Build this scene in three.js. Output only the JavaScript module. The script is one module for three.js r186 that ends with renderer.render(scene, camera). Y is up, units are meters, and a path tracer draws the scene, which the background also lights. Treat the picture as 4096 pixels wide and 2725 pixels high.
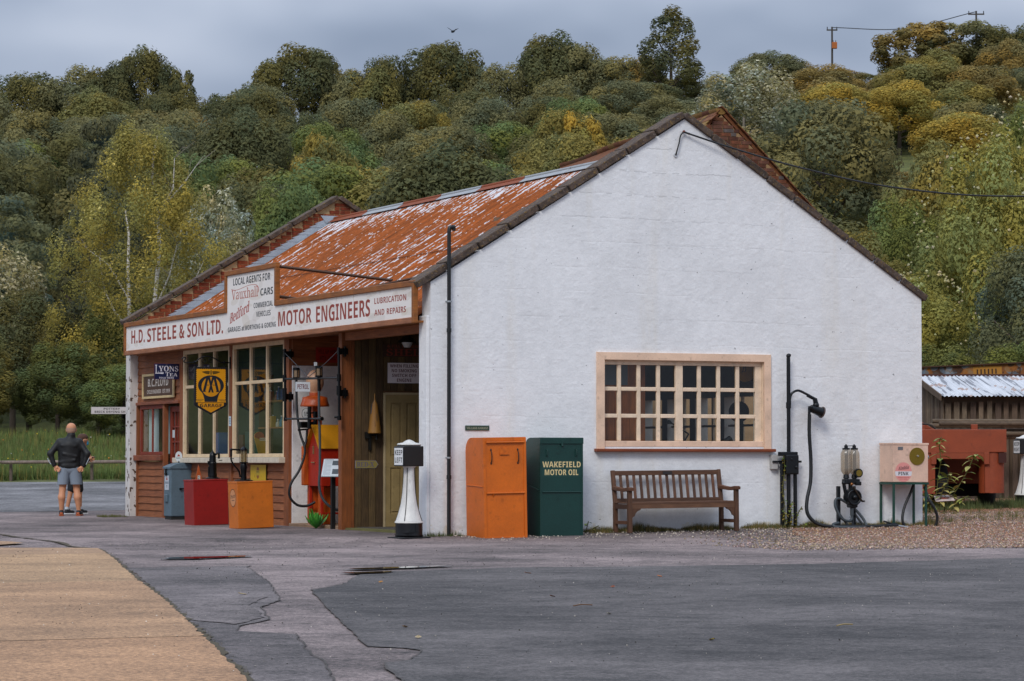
import * as THREE from 'three';
import { RoundedBoxGeometry } from 'three/addons/geometries/RoundedBoxGeometry.js';
import { mergeGeometries } from 'three/addons/utils/BufferGeometryUtils.js';
import { MarchingCubes } from 'three/addons/objects/MarchingCubes.js';

// ---------------------------------------------------------------- camera, sky, sun, exposure
const scene = new THREE.Scene();
const camera = new THREE.PerspectiveCamera(13.073, 1024 / 681, 0.5, 1500);
camera.position.set(-16.358, 1.086, 39.926);
camera.rotation.order = 'YXZ';
camera.rotation.set(0.0405, -0.4163, 0);

const renderer = new THREE.WebGLRenderer({ antialias: true });
renderer.setSize(1024, 681);
renderer.toneMapping = THREE.LinearToneMapping;
renderer.toneMappingExposure = 1.12;
renderer.shadowMap.enabled = true;

// deterministic randomness and lattice noise
function mulberry(a) { return () => { a |= 0; a = a + 0x6D2B79F5 | 0; let t = Math.imul(a ^ a >>> 15, 1 | a); t = t + Math.imul(t ^ t >>> 7, 61 | t) ^ t; return ((t ^ t >>> 14) >>> 0) / 4294967296; }; }
const LAT = new Float32Array(65536); { const r = mulberry(77); for (let i = 0; i < 65536; i++) LAT[i] = r(); }
function vn(x, y, px = 256, py = px) {
  let xi = Math.floor(x), yi = Math.floor(y); let fx = x - xi, fy = y - yi;
  fx = fx * fx * (3 - 2 * fx); fy = fy * fy * (3 - 2 * fy);
  const x0 = ((xi % px) + px) % px, x1 = (x0 + 1) % px, y0 = ((yi % py) + py) % py, y1 = (y0 + 1) % py;
  const a = LAT[(y0 << 8) + x0], b = LAT[(y0 << 8) + x1], c = LAT[(y1 << 8) + x0], d = LAT[(y1 << 8) + x1];
  return a + (b - a) * fx + (c - a + (a - b - c + d) * fx) * fy;
}
function fbm(x, y, o = 4, px = 256, py = px) { let s = 0, a = .5, t = 0; for (let i = 0; i < o; i++) { s += a * vn(x + i * 17.3 * 0, y, Math.min(256, px), Math.min(256, py)); t += a; a *= .5; x *= 2; y *= 2; px *= 2; py *= 2; } return s / t; }
const clamp = (v, a, b) => Math.min(b, Math.max(a, v)), sm = (a, b, v) => { const t = clamp((v - a) / (b - a), 0, 1); return t * t * (3 - 2 * t); }, lerp = (a, b, t) => a + (b - a) * t;

// overcast sky, brighter towards the zenith as overcast skies are, with soft cloud structure
{
  const W = 2048, H = 1024, d = new Float32Array(W * H * 4);
  for (let j = 0; j < H; j++) {
    const el = ((j + .5) / H - .5) * Math.PI, se = Math.max(0, Math.sin(el));
    for (let i = 0; i < W; i++) {
      const az = i / W, k = (j * W + i) * 4;
      const v = j / H;
      let c = fbm(az * 64, v * 90, 5, 64, 256) - .5, c2 = fbm(az * 12 + 3, v * 30 + 9, 3, 12, 256) - .5;
      let L = 1.04 * (1 + 2 * se) / 3 * (1 + 0.95 * c + .7 * c2);
      const t = clamp(.5 + 1.5 * c + c2, 0, 1);
      d[k] = L * lerp(.79, .95, t); d[k + 1] = L * lerp(.98, 1.04, t); d[k + 2] = L * lerp(1.33, 1.22, t); d[k + 3] = 1;
    }
  }
  const sky = new THREE.DataTexture(d, W, H, THREE.RGBAFormat, THREE.FloatType);
  sky.mapping = THREE.EquirectangularReflectionMapping; sky.magFilter = THREE.LinearFilter; sky.needsUpdate = true;
  scene.background = sky; scene.environment = sky; scene.environmentIntensity = 1;
}
const sun = new THREE.DirectionalLight(new THREE.Color(1, .965, .91), 1.5);
sun.position.set(-34, 47, 40); sun.target.position.set(0, 0, 0);
sun.castShadow = true; sun.shadow.radius = 36; sun.shadow.mapSize.set(2048, 2048);
Object.assign(sun.shadow.camera, { left: -60, right: 60, top: 60, bottom: -60, near: 1, far: 260 });
scene.add(sun, sun.target);

// ---------------------------------------------------------------- helpers
const used = {};
function numbered(n) { used[n] = (used[n] ?? -1) + 1; return used[n] ? n + '_' + String(used[n]).padStart(3, '0') : n; }
const shade = o => { o.castShadow = o.receiveShadow = true; return o; };
function thing(name, label, category, group, x = 0, y = 0, z = 0, ry = 0) {
  const o = new THREE.Group(); o.name = numbered(name); o.position.set(x, y, z); o.rotation.y = ry; scene.add(o);
  o.userData.label = label; o.userData.category = category; if (group) o.userData.group = group; return o;
}
function add(parent, name, geo, mat, label) {
  if (Array.isArray(geo)) geo = join(geo);
  const m = shade(new THREE.Mesh(geo, mat)); m.name = parent === scene ? numbered(name) : name; parent.add(m); if (label) m.userData.label = label; return m;
}
function sub(parent, name) { const g = new THREE.Group(); g.name = name; parent.add(g); return g; }
function struct(name, geo, mat) { const m = add(scene, name, geo, mat); m.userData.kind = 'structure'; return m; }
function join(list) {
  return mergeGeometries(list.map(g => { let q = g.index ? g.toNonIndexed() : g.clone(); for (const k of Object.keys(q.attributes)) if (!['position', 'normal', 'uv'].includes(k)) q.deleteAttribute(k); if (!q.attributes.uv) q.setAttribute('uv', new THREE.BufferAttribute(new Float32Array(q.attributes.position.count * 2), 2)); return q; }));
}
// texture coordinates in metres, from the face's main direction
function uvm(g, ox = 0, oy = 0) {
  if (g.index) g = g.toNonIndexed();
  const p = g.attributes.position, n = p.count, uv = new Float32Array(n * 2), a = new THREE.Vector3(), b = new THREE.Vector3(), c = new THREE.Vector3();
  for (let i = 0; i < n; i += 3) {
    a.fromBufferAttribute(p, i); b.fromBufferAttribute(p, i + 1); c.fromBufferAttribute(p, i + 2);
    const e = b.clone().sub(a).cross(c.clone().sub(a)), ax = Math.abs(e.x), ay = Math.abs(e.y), az = Math.abs(e.z);
    for (let k = 0; k < 3; k++) { const v = [a, b, c][k]; let u, w; if (ax >= ay && ax >= az) { u = v.z; w = v.y; } else if (ay >= az) { u = v.x; w = v.z; } else { u = v.x; w = v.y; } uv[(i + k) * 2] = u + ox; uv[(i + k) * 2 + 1] = w + oy; }
  }
  g.setAttribute('uv', new THREE.BufferAttribute(uv, 2)); return g;
}
function bx(x0, x1, y0, y1, z0, z1, r = 0) {
  const w = Math.abs(x1 - x0), h = Math.abs(y1 - y0), d = Math.abs(z1 - z0);
  const g = r ? new RoundedBoxGeometry(w, h, d, 2, Math.min(r, w * .45, h * .45, d * .45)) : new THREE.BoxGeometry(w, h, d);
  g.translate((x0 + x1) / 2, (y0 + y1) / 2, (z0 + z1) / 2); return uvm(g);
}
const V = (x, y, z) => new THREE.Vector3(x, y, z);
function rod(a, b, r0, r1 = r0, n = 10) {
  const A = V(...a), B = V(...b), d = B.clone().sub(A), g = new THREE.CylinderGeometry(r1, r0, d.length(), n, 1);
  g.applyQuaternion(new THREE.Quaternion().setFromUnitVectors(V(0, 1, 0), d.clone().normalize())); const m = A.add(B).multiplyScalar(.5); g.translate(m.x, m.y, m.z); return g;
}
function beam(a, b, w, h, r = 0) { // a squared bar from a to b, w across, h deep
  const A = V(...a), B = V(...b), d = B.clone().sub(A), L = d.length(); let g = uvm(r ? new RoundedBoxGeometry(w, L, h, 2, r) : new THREE.BoxGeometry(w, L, h));
  g.applyQuaternion(new THREE.Quaternion().setFromUnitVectors(V(0, 1, 0), d.normalize())); const m = A.add(B).multiplyScalar(.5); g.translate(m.x, m.y, m.z); return g;
}
function tube(pts, r, seg = pts.length * 8, n = 8) { return new THREE.TubeGeometry(new THREE.CatmullRomCurve3(pts.map(p => V(...p)), false, 'catmullrom', .5), seg, r, n, false); }
function turned(profile, n = 24) { return new THREE.LatheGeometry(profile.map(p => new THREE.Vector2(p[0], p[1])), n); }
function ball(x, y, z, r, sx = 1, sy = 1, sz = 1, n = 14) { const g = new THREE.SphereGeometry(r, n, Math.max(8, n * .7 | 0)); g.scale(sx, sy, sz); g.translate(x, y, z); return g; }
function slab(pts, depth, bevel = 0, holes = []) { // outline in x/y, thickness along +z
  const s = new THREE.Shape(pts.map(p => new THREE.Vector2(p[0], p[1]))); for (const h of holes) s.holes.push(new THREE.Path(h.map(p => new THREE.Vector2(p[0], p[1]))));
  return uvm(new THREE.ExtrudeGeometry(s, { depth, bevelEnabled: bevel > 0, bevelSize: bevel, bevelThickness: bevel, bevelSegments: 2, curveSegments: 12 }));
}
const mv = (g, x, y, z) => g.translate(x, y, z), ry = (g, a) => g.rotateY(a), rx = (g, a) => g.rotateX(a), rz = (g, a) => g.rotateZ(a);

// ---------------------------------------------------------------- textures
function tex(w, h, fn, srgb = true, rep = null) {
  const d = new Uint8Array(w * h * 4), o = [0, 0, 0];
  for (let j = 0; j < h; j++) for (let i = 0; i < w; i++) { fn(i, j, o); const k = (j * w + i) * 4; d[k] = clamp(o[0], 0, 255); d[k + 1] = clamp(o[1], 0, 255); d[k + 2] = clamp(o[2], 0, 255); d[k + 3] = 255; }
  const t = new THREE.DataTexture(d, w, h); t.magFilter = THREE.LinearFilter; t.minFilter = THREE.LinearMipmapLinearFilter; t.generateMipmaps = true; t.wrapS = t.wrapT = THREE.RepeatWrapping;
  if (srgb) t.colorSpace = THREE.SRGBColorSpace; if (rep) t.repeat.set(rep[0], rep[1]); t.needsUpdate = true; return t;
}
const again = (t, a, b = a) => { const c = t.clone(); c.repeat.set(a, b); c.needsUpdate = true; return c; };
// mottled paint: patches, specks and rubbed spots round white
const mottle = tex(512, 512, (i, j, o) => { const u = i / 512, v = j / 512; const a = fbm(u * 8, v * 8, 5, 8), b = vn(u * 128, v * 128, 128), c = fbm(u * 24 + 5, v * 24, 3, 24); let k = 215 + 42 * a + 10 * (b - .5) - (c > .7 ? (c - .7) * 120 : 0); o[0] = k; o[1] = k * .995; o[2] = k * .985; });
const grainBump = tex(512, 512, (i, j, o) => { const u = i / 512, v = j / 512; o[0] = o[1] = o[2] = 128 + 120 * (fbm(u * 32, v * 32, 4, 32) - .5) + 40 * (vn(u * 200, v * 200, 200) - .5); }, false);
const woodMap = tex(512, 512, (i, j, o) => { const u = i / 512, v = j / 512; const w = fbm(u * 4, v * 64, 4, 4, 64), f = fbm(u * 12, v * 180, 2, 12, 180), p = fbm(u * 5, v * 5, 3, 5); const k = 172 + 70 * w + 40 * (f - .5) + 60 * (p - .5); o[0] = k; o[1] = k * .98; o[2] = k * .95; });
const woodBump = tex(512, 512, (i, j, o) => { const u = i / 512, v = j / 512; o[0] = o[1] = o[2] = 255 * fbm(u * 4, v * 120, 3, 4, 120); }, false);

function paint(hex, rough = .55, o = {}) { const m = new THREE.MeshStandardMaterial({ color: hex, roughness: rough, metalness: o.metal || 0, map: again(mottle, o.rep || .8), bumpMap: again(grainBump, o.brep || 2.5), bumpScale: o.bump ?? .0015 }); if (o.side) m.side = THREE.DoubleSide; return m; }
function plain(hex, rough = .6, metal = 0) { return new THREE.MeshStandardMaterial({ color: hex, roughness: rough, metalness: metal }); }
function timber(hex, rough = .75, a = .9, b = .9, bump = .003) { return new THREE.MeshStandardMaterial({ color: hex, roughness: rough, map: again(woodMap, a, b), bumpMap: again(woodBump, a, b), bumpScale: bump }); }
function timberUp(hex, rough = .75, a = .9, b = .9, bump = .003) { const m = timber(hex, rough, a, b, bump); for (const t of [m.map, m.bumpMap]) { t.rotation = Math.PI / 2; } return m; }
const glassMat = new THREE.MeshPhysicalMaterial({ color: 0xf2f6f5, roughness: .03, transmission: 1, thickness: 0, ior: 1.5 });

// a flat printed face drawn on a canvas
function print(w, h, draw) { const c = document.createElement('canvas'); c.width = w; c.height = h; const x = c.getContext('2d'); draw(x, w, h); const t = new THREE.CanvasTexture(c); t.colorSpace = THREE.SRGBColorSpace; t.needsUpdate = true; return t; }
function fit(c, text, x, y, w, h, font = 'bold 200px sans-serif', slant = 0) { // text stretched to fill the box
  c.save(); c.font = font; c.textBaseline = 'alphabetic'; c.textAlign = 'left';
  const cap = c.measureText('H'), m = c.measureText(text), H = cap.actualBoundingBoxAscent, L = m.actualBoundingBoxLeft, Wd = m.actualBoundingBoxRight + L;
  c.translate(x, y + h); c.transform(1, slant, 0, 1, 0, 0); c.scale(w / Wd, h / H); c.fillText(text, L, 0); c.restore();
}
function wear(c, w, h, n, seed, cols) { const r = mulberry(seed); for (let i = 0; i < n; i++) { c.fillStyle = cols[i % cols.length]; const s = (r() ** 3) * .03 * w + 1; c.beginPath(); c.ellipse(r() * w, r() * h, s * (.3 + r()), s * (.3 + r() * .6), r() * 3, 0, 7); c.fill(); } }
const printed = (t, rough = .45) => new THREE.MeshStandardMaterial({ map: t, roughness: rough });
function face(w, h) { return new THREE.PlaneGeometry(w, h); }
// ---------------------------------------------------------------- ground
const CAM = camera.position.clone(), FW = V(.4044, 0, -.9146), RT = V(.9146, 0, .4044);   // the valley's own axes: towards the hill, and along it
const toHill = (s, l) => V(CAM.x + s * FW.x + l * RT.x, 0, CAM.z + s * FW.z + l * RT.z);
const hillS = (x, z) => (x - CAM.x) * FW.x + (z - CAM.z) * FW.z, hillL = (x, z) => (x - CAM.x) * RT.x + (z - CAM.z) * RT.z;
function yardY(x, z) { return .0108 * clamp(x, -3, 18) * sm(5, .5, z) - .04 * sm(0, 1.2, z) * sm(30, 4, x) + .002 * clamp(-z, 0, 20) + .0148 * clamp(-z - 20, 0, 40); }
function landY(x, z) {
  const s = hillS(x, z), l = hillL(x, z);
  let y = yardY(x, z);
  y += sm(88, 96, s) * 1.1 * sm(6, -4, l) + sm(84, 96, s) * 1.4 * sm(10, 20, l);
  const s0 = lerp(112, 92, sm(2, 18, l)), H = 19.5 + 2.5 * sm(-30, -5, l) + 5.6 * sm(0, 12, l), t = (s - s0) / (232 - s0);
  if (t > 0) y += t < 1 ? H * Math.pow(t, 1.06) : H * (1 + .12 * (t - 1));
  y += sm(90, 130, s) * (vn(x * .06 + 50, z * .06 + 50) - .5) * 3;
  return y;
}
function gridSheet(x0, x1, z0, z1, step, yf) {
  const nx = Math.round((x1 - x0) / step), nz = Math.round((z1 - z0) / step), p = [], uv = [], ix = [];
  for (let j = 0; j <= nz; j++) for (let i = 0; i <= nx; i++) { const x = lerp(x0, x1, i / nx), z = lerp(z0, z1, j / nz); p.push(x, yf(x, z), z); uv.push(x, z); }
  for (let j = 0; j < nz; j++) for (let i = 0; i < nx; i++) { const a = j * (nx + 1) + i, b = a + 1, c = a + nx + 1, d = c + 1; ix.push(a, c, b, b, c, d); }
  const g = new THREE.BufferGeometry(); g.setAttribute('position', new THREE.Float32BufferAttribute(p, 3)); g.setAttribute('uv', new THREE.Float32BufferAttribute(uv, 2)); g.setIndex(ix); g.computeVertexNormals(); return g;
}
// a sheet that follows the ground inside an outline
function patch(poly, lift, cell = .5, yf = yardY) {
  const xs = poly.map(p => p[0]), zs = poly.map(p => p[1]), P = [], U = [];
  const cut = (pl, ax, v, keepLess) => { const o = []; for (let i = 0; i < pl.length; i++) { const a = pl[i], b = pl[(i + 1) % pl.length], ia = keepLess ? a[ax] <= v : a[ax] >= v, ib = keepLess ? b[ax] <= v : b[ax] >= v; if (ia) o.push(a); if (ia !== ib) { const t = (v - a[ax]) / (b[ax] - a[ax]); o.push([lerp(a[0], b[0], t), lerp(a[1], b[1], t)]); } } return o; };
  for (let x = Math.floor(Math.min(...xs) / cell) * cell; x < Math.max(...xs); x += cell) {
    const col = cut(cut(poly, 0, x, false), 0, x + cell, true); if (col.length < 3) continue;
    for (let z = Math.floor(Math.min(...zs) / cell) * cell; z < Math.max(...zs); z += cell) {
      const pc = cut(cut(col, 1, z, false), 1, z + cell, true); if (pc.length < 3) continue;
      const c = pc.map(p => new THREE.Vector2(p[0], p[1])); if (THREE.ShapeUtils.isClockWise(c)) c.reverse();
      for (const f of THREE.ShapeUtils.triangulateShape(c, [])) for (const k of [f[0], f[2], f[1]]) { const q = c[k]; P.push(q.x, yf(q.x, q.y) + lift, q.y); U.push(q.x, q.y); }
    }
  }
  const g = new THREE.BufferGeometry(); g.setAttribute('position', new THREE.Float32BufferAttribute(P, 3)); g.setAttribute('uv', new THREE.Float32BufferAttribute(U, 2)); g.computeVertexNormals(); return g;
}
// rough outline between given points
function ragged(pts, amp, step, seed, close = false) {
  const r = mulberry(seed), o = []; const n = pts.length;
  for (let i = 0; i < (close ? n : n - 1); i++) { const a = pts[i], b = pts[(i + 1) % n], d = Math.hypot(b[0] - a[0], b[1] - a[1]), k = Math.max(1, Math.round(d / step)); for (let q = 0; q < k; q++) { const t = q / k; o.push([lerp(a[0], b[0], t) + (q ? (r() - .5) * amp : 0), lerp(a[1], b[1], t) + (q ? (r() - .5) * amp : 0)]); } }
  if (!close) o.push(pts[n - 1]); return o;
}
function ribbon(line, w, seed) { const r = mulberry(seed), L = [], R = []; line.forEach((p, i) => { const a = line[Math.max(0, i - 1)], b = line[Math.min(line.length - 1, i + 1)], dx = b[0] - a[0], dz = b[1] - a[1], k = Math.hypot(dx, dz) || 1, h = w * (.25 + .9 * r()); L.push([p[0] - dz / k * h, p[1] + dx / k * h]); R.push([p[0] + dz / k * h, p[1] - dx / k * h]); }); return L.concat(R.reverse()); }

const asphaltMap = tex(2048, 2048, (i, j, o) => {
  const u = i / 2048, v = j / 2048; const a = fbm(u * 6, v * 6, 5, 6), s = LAT[(i * 7919 + j * 104729 + (i * j & 1023)) & 65535], f = vn(u * 256 * 2, v * 256 * 2), m = fbm(u * 40 + 3, v * 40, 3, 40);
  let k = 154 + 120 * (a - .5) + 80 * (f - .5) + 95 * (m - .5); if (s > .955) k += 85; else if (s < .09) k -= 70;
  if (m > .63) k -= (m - .63) * 260;
  o[0] = k * 1.01; o[1] = k; o[2] = k * 1.005;
});
const asphaltBump = tex(1024, 1024, (i, j, o) => { const u = i / 1024, v = j / 1024; o[0] = o[1] = o[2] = 255 * (.5 * vn(u * 256, v * 256) + .5 * fbm(u * 64, v * 64, 3, 64)); }, false);
const tarmac = (hex, rough = .88, ro = 0) => { const m = new THREE.MeshStandardMaterial({ color: hex, roughness: rough, map: again(asphaltMap, .11), bumpMap: again(asphaltBump, .4), bumpScale: .008 }); m.map.rotation = ro; return m; };
const earthMap = tex(512, 512, (i, j, o) => { const u = i / 512, v = j / 512, a = fbm(u * 10, v * 10, 5, 10), b = vn(u * 120, v * 120, 120); o[0] = 44 + 50 * a + 30 * b; o[1] = 50 + 50 * a + 26 * b; o[2] = 24 + 24 * a + 14 * b; });
earthMap.needsUpdate = true;
struct('terrain', gridSheet(-150, 230, -330, 70, 2.5, (x, z) => landY(x, z) - .05 - (hillS(x, z) < 80 ? .1 : 0)), new THREE.MeshStandardMaterial({ map: again(earthMap, .2), roughness: 1 }));
struct('yard_asphalt', gridSheet(-45, 45, -23, 60, 1, yardY), tarmac(0xbdaaa4, .88));
struct('road', patch([[-45, -21.5], [-8, -20.4], [0, -20.2], [9, -19.4], [10, -43], [4, -45.5], [-45, -52]], .006, 1.5), tarmac(0xb0aeae, .9, .7));
const R1 = [[-6.0, 9.6], [-6.165, 9.918], [-7.287, 13.875], [-8.372, 17.257], [-8.876, 18.238], [-9.4, 19.947], [-9.872, 20.676], [-10.056, 21.177], [-9.83, 21.695], [-10.395, 23.535], [-10.646, 24.471], [-11.193, 26.106], [-13, 32]];
const R2 = [[-6.2, 13.2], [-6.787, 14.479], [-7.478, 15.514], [-8.134, 17.571], [-8.95, 20.146], [-9.588, 22.203], [-9.867, 23.08], [-9.718, 23.311], [-9.703, 23.549], [-10.066, 24.281], [-10.297, 24.465], [-10.541, 25.184], [-10.869, 26.249], [-12.4, 32]];
const edge1 = ragged(R1, .03, .18, 5), edge2 = ragged(R2, .025, .18, 6);
const slabLine = [[-5.27, -4.23], [-5.43, -2.86], [-5.49, -.9], [-5.689, 2.555], [-6.749, 6.9], [-8.2, 12.62], [-9.371, 17.43], [-10.17, 20.54], [-10.676, 22.48], [-11.185, 24.43], [-11.65, 26.2], [-13, 32]];
// darker, newer surfacing either side of the old strip
struct('asphalt_patch', patch(ragged([[-6.1, 9.7], [-7.6, 9.75], [-7.75, 11.2], [-8.35, 13.5], [-9.5, 18], [-10.3, 21], [-11.2, 24.5], [-11.65, 26], [-13, 32]], .05, .4, 8).concat(edge1.slice().reverse()), .006), tarmac(0x9d928f, .88, .4));
struct('resurfaced_asphalt', patch([...edge2.slice().reverse(), ...ragged([[-6.2, 13.2], [-5.6, 11.9], [-3.68, 11.23], [-2.5, 11.46], [-.2, 11.58], [3, 10.78], [9, 10.2], [22, 9], [45, 6]], .07, .35, 9), [45, 32]], .006, 1), tarmac(0x807976, .88, .9));
struct('asphalt_repair', patch(ragged([[-8.25, 16.6], [-8.9, 18.0], [-9.35, 19.7], [-9.85, 20.5], [-10.0, 19.2], [-9.3, 17.3]], .05, .2, 31, true), .011), tarmac(0xa89c98, .9, .2));
{ // cracks along the joints of the surfacing
  const m = plain(0x47413d, .95), geo = [ribbon(edge1, .006, 3), ribbon(edge2, .007, 4)].map(p => patch(p, .011, 1));
  const lines = [[[-6.1, 9.7], [-6.9, 9.72], [-7.6, 9.75]], [[-10.05, 21.2], [-10.35, 21.2], [-10.6, 21.35]], [[-9.9, 23.2], [-10.4, 22.9], [-10.9, 23]], [[-3.6, 1.3], [-2.8, 1.6], [-1.5, 1.7], [.3, 2.35], [2, 3.4]], [[-4.9, 3.2], [-3.6, 1.3]], [[-4.2, 6.2], [-3.6, 3.4], [-4, 2.2]], [[-2.9, -1.3], [-3.5, 1], [-5, 4]]];
  lines.forEach((l, i) => geo.push(patch(ribbon(ragged(l, .06, .2, 40 + i), .006, 50 + i), .0095, 1)));
  struct('surface_crack', join(geo), m).userData.kind = 'structure';
}
// buff concrete slabs of the path, a mossy joint between them
const slabMap = tex(1024, 1024, (i, j, o) => { const u = i / 1024, v = j / 1024, a = fbm(u * 5, v * 5, 5, 5), f = vn(u * 256, v * 256), s = LAT[(i * 7919 + j * 104729 + (i * j & 511)) & 65535], d = fbm(u * 14 + 7, v * 14, 3, 14); let k = 208 + 80 * (a - .5) + 90 * (f - .5); if (s > .93) k += 36; if (s < .12) k -= 75; if (d > .68) k -= (d - .68) * 110; o[0] = k; o[1] = k * .985; o[2] = k * .95; });
const slabMat = h => new THREE.MeshStandardMaterial({ color: h, roughness: .92, map: again(slabMap, .23), bumpMap: again(asphaltBump, .35), bumpScale: .008 });
{
  const E = ragged(slabLine, .03, .12, 12), cutZ = (z0, z1) => { const o = E.filter(p => p[1] > z0 && p[1] < z1); return o; };
  const xAt = z => { for (let i = 0; i < E.length - 1; i++) if (E[i][1] <= z && E[i + 1][1] >= z) return lerp(E[i][0], E[i + 1][0], (z - E[i][1]) / (E[i + 1][1] - E[i][1])); return E[E.length - 1][0]; };
  struct('joint_soil', join([patch(ribbon(E, .06, 77), .012, 1), ...[[-4, 5.32], [5, 13.41], [13, 21.965]].map(([q, z]) => patch([[-40, z + .3], [xAt(z), z - .06], [xAt(z), z + .06], [-40, z + 1.0]], .012, 1))]), plain(0x4a4130, 1));
  const cols = [0xc4a080, 0xcaa580, 0xc49c79, 0xc69b77];
  [[-4.0, 5.3], [5.34, 13.4], [13.415, 21.93], [22.0, 31.5]].forEach(([a, b], i) => {
    const tilt = .012, w = cutZ(a, b), skew = .035;
    const top = i ? [] : ragged([[-40, -1], [-9, -2.5], [-6.6, -1.2], [-6.1, .4], [-7.2, 1.2], [-5.75, 2.5]], .3, .5, 15);
    const poly = i ? [[-40, a + tilt * 30 * skew + (i === 1 ? .9 : .35)], [xAt(a) - .02, a], ...w, [xAt(b) - .02, b], [-40, b + (i === 0 ? .9 : .35)]] : [...top, ...w.filter(p => p[1] > 2.5), [xAt(b) - .02, b], [-40, b + .9]];
    struct('concrete_slab', patch(poly, .02 + i * .002, 1), slabMat(cols[i]));
  });
}
// puddles left in the hollows
const waterMat = new THREE.MeshPhysicalMaterial({ color: 0x16140f, roughness: .04, ior: 1.33, transparent: false });
const damp = tarmac(0x5d5654, .45);
function pool(pts, seed) { struct('damp_patch', patch(ragged(pts.map((p, i) => { const c = pts.reduce((a, q) => [a[0] + q[0] / pts.length, a[1] + q[1] / pts.length], [0, 0]); return [c[0] + (p[0] - c[0]) * 1.12, c[1] + (p[1] - c[1]) * 1.12]; }), .12, .2, seed, true), .0135), damp); struct('puddle', patch(ragged(pts, .06, .15, seed + 1, true), .018), waterMat); }
pool([[-6.3, 7.4], [-6.1, 7.0], [-5.8, 6.85], [-5.45, 6.8], [-5.1, 6.75], [-5.2, 7.0], [-5.65, 7.3], [-6.0, 7.5]], 61);
pool([[-5.5, 11.2], [-5.2, 11.0], [-4.7, 10.82], [-4.3, 10.7], [-4.25, 10.82], [-4.6, 11.05], [-5.1, 11.3], [-5.4, 11.4]], 64);
pool([[-5.95, 12.2], [-5.55, 12.0], [-5.3, 11.95], [-5.5, 12.25], [-5.9, 12.45]], 67);
// gravel beside the gable and the yard beyond it
const gravelMap = tex(1024, 1024, (i, j, o) => { const u = i / 1024, v = j / 1024; const c = 52; let best = 9, second = 9, id = 0; const X = u * c, Y = v * c, xi = Math.floor(X), yi = Math.floor(Y); for (let b = -1; b < 2; b++) for (let a = -1; a < 2; a++) { const q = ((yi + b + c) % c) * 256 + (xi + a + c) % c, px = xi + a + LAT[q], py = yi + b + LAT[(q + 9973) & 65535], d = Math.hypot(px - X, py - Y); if (d < best) { second = best; best = d; id = q; } else if (d < second) second = d; } const e = clamp((second - best) * 5, .25, 1), t = LAT[(id * 31) & 65535], h = LAT[(id * 17 + 5) & 65535]; const k = e * (105 + 125 * t); o[0] = k * 1.06; o[1] = k * lerp(.8, .95, h); o[2] = k * lerp(.62, .9, h); });
struct('gravel', patch(ragged([[3.6, 4.6], [4.2, 3.4], [4.9, 2.2], [5.4, 1.2], [5.9, .02], [8.3, .02], [8.35, -3], [9, -14], [30, -20], [45, -20], [45, 12], [20, 8.5], [5.3, 7.2], [4.3, 6.8], [3.7, 5.8]], .35, .2, 71, true), .008, 1), new THREE.MeshStandardMaterial({ map: again(gravelMap, .8), color: 0xecc7a4, roughness: .95, bumpMap: again(gravelMap, .8), bumpScale: .02 }));
function scatter(name, geo, mat, list, label, cat) { const im = new THREE.InstancedMesh(geo, mat, list.length), m = new THREE.Matrix4(), q = new THREE.Quaternion(), e = new THREE.Euler(); list.forEach((p, i) => { e.set(p.rx || 0, p.ry || 0, p.rz || 0); q.setFromEuler(e); m.compose(V(p.x, p.y, p.z), q, V(p.s, p.sy || p.s, p.sz || p.s)); im.setMatrixAt(i, m); if (p.c) im.setColorAt(i, p.c); }); im.name = numbered(name); shade(im); im.userData = { kind: 'stuff', label, category: cat }; scene.add(im); return im; }
const pebble = new THREE.IcosahedronGeometry(1, 0);
{
  const r = mulberry(81), L = []; const col = () => { const k = .12 + .5 * r() * r(); return new THREE.Color(k * 1.2, k * lerp(.78, .98, r()), k * lerp(.5, .86, r())); };
  for (let i = 0; i < 60000; i++) { const x = 2 + 16 * Math.pow(r(), 1.3), z = -6 + 13.4 * r(); if (z > 7.4 || (z < .1 && x < 8.4)) continue; const into = Math.min(x - (6.0 - z * .5), 7.1 - z + (x > 5 ? .2 : (x - 5) * .3)); if (into < -2.2 + 2.4 * Math.sqrt(r())) continue; const s = .006 + .009 * r(); L.push({ x, y: yardY(x, z) + .008 + s * .2, z, s, sy: s * .6, ry: r() * 6, rx: r() * 6, c: col() }); }
  scatter('gravel_stone', pebble, plain(0xffffff, .9), L, 'loose tan gravel stones beside the white gable', 'gravel');
  const M = []; for (let i = 0; i < 4200; i++) { const x = -11.5 + 21 * r(), z = .15 + 25 * Math.pow(r(), 1.3); const onSlab = x < -5.4 - z * .235; const s = .0025 + .005 * r() * r() * (z > 12 ? .9 : 1.3); const k = r() < .6 ? .02 + .04 * r() : onSlab ? .45 + .2 * r() : .2 + .25 * r(); M.push({ x, y: yardY(x, z) + (onSlab ? .026 : .012), z, s, sy: s * .6, ry: r() * 6, rx: r() * 3, c: new THREE.Color(k * 1.1, k, k * .85) }); }
  for (let i = 0; i < 500; i++) { const x = .3 + 5.4 * r(), z = .1 + 1.8 * r() * r(), s = .006 + .009 * r(), k = .3 + .35 * r(); M.push({ x, y: yardY(x, z) + .006, z, s, sy: s * .6, ry: r() * 6, rx: r() * 3, c: new THREE.Color(k * 1.05, k * .9, k * .72) }); }
  scatter('grit', pebble, plain(0xffffff, .9), M, 'small loose stones and grit scattered over the asphalt', 'grit');
}
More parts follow.
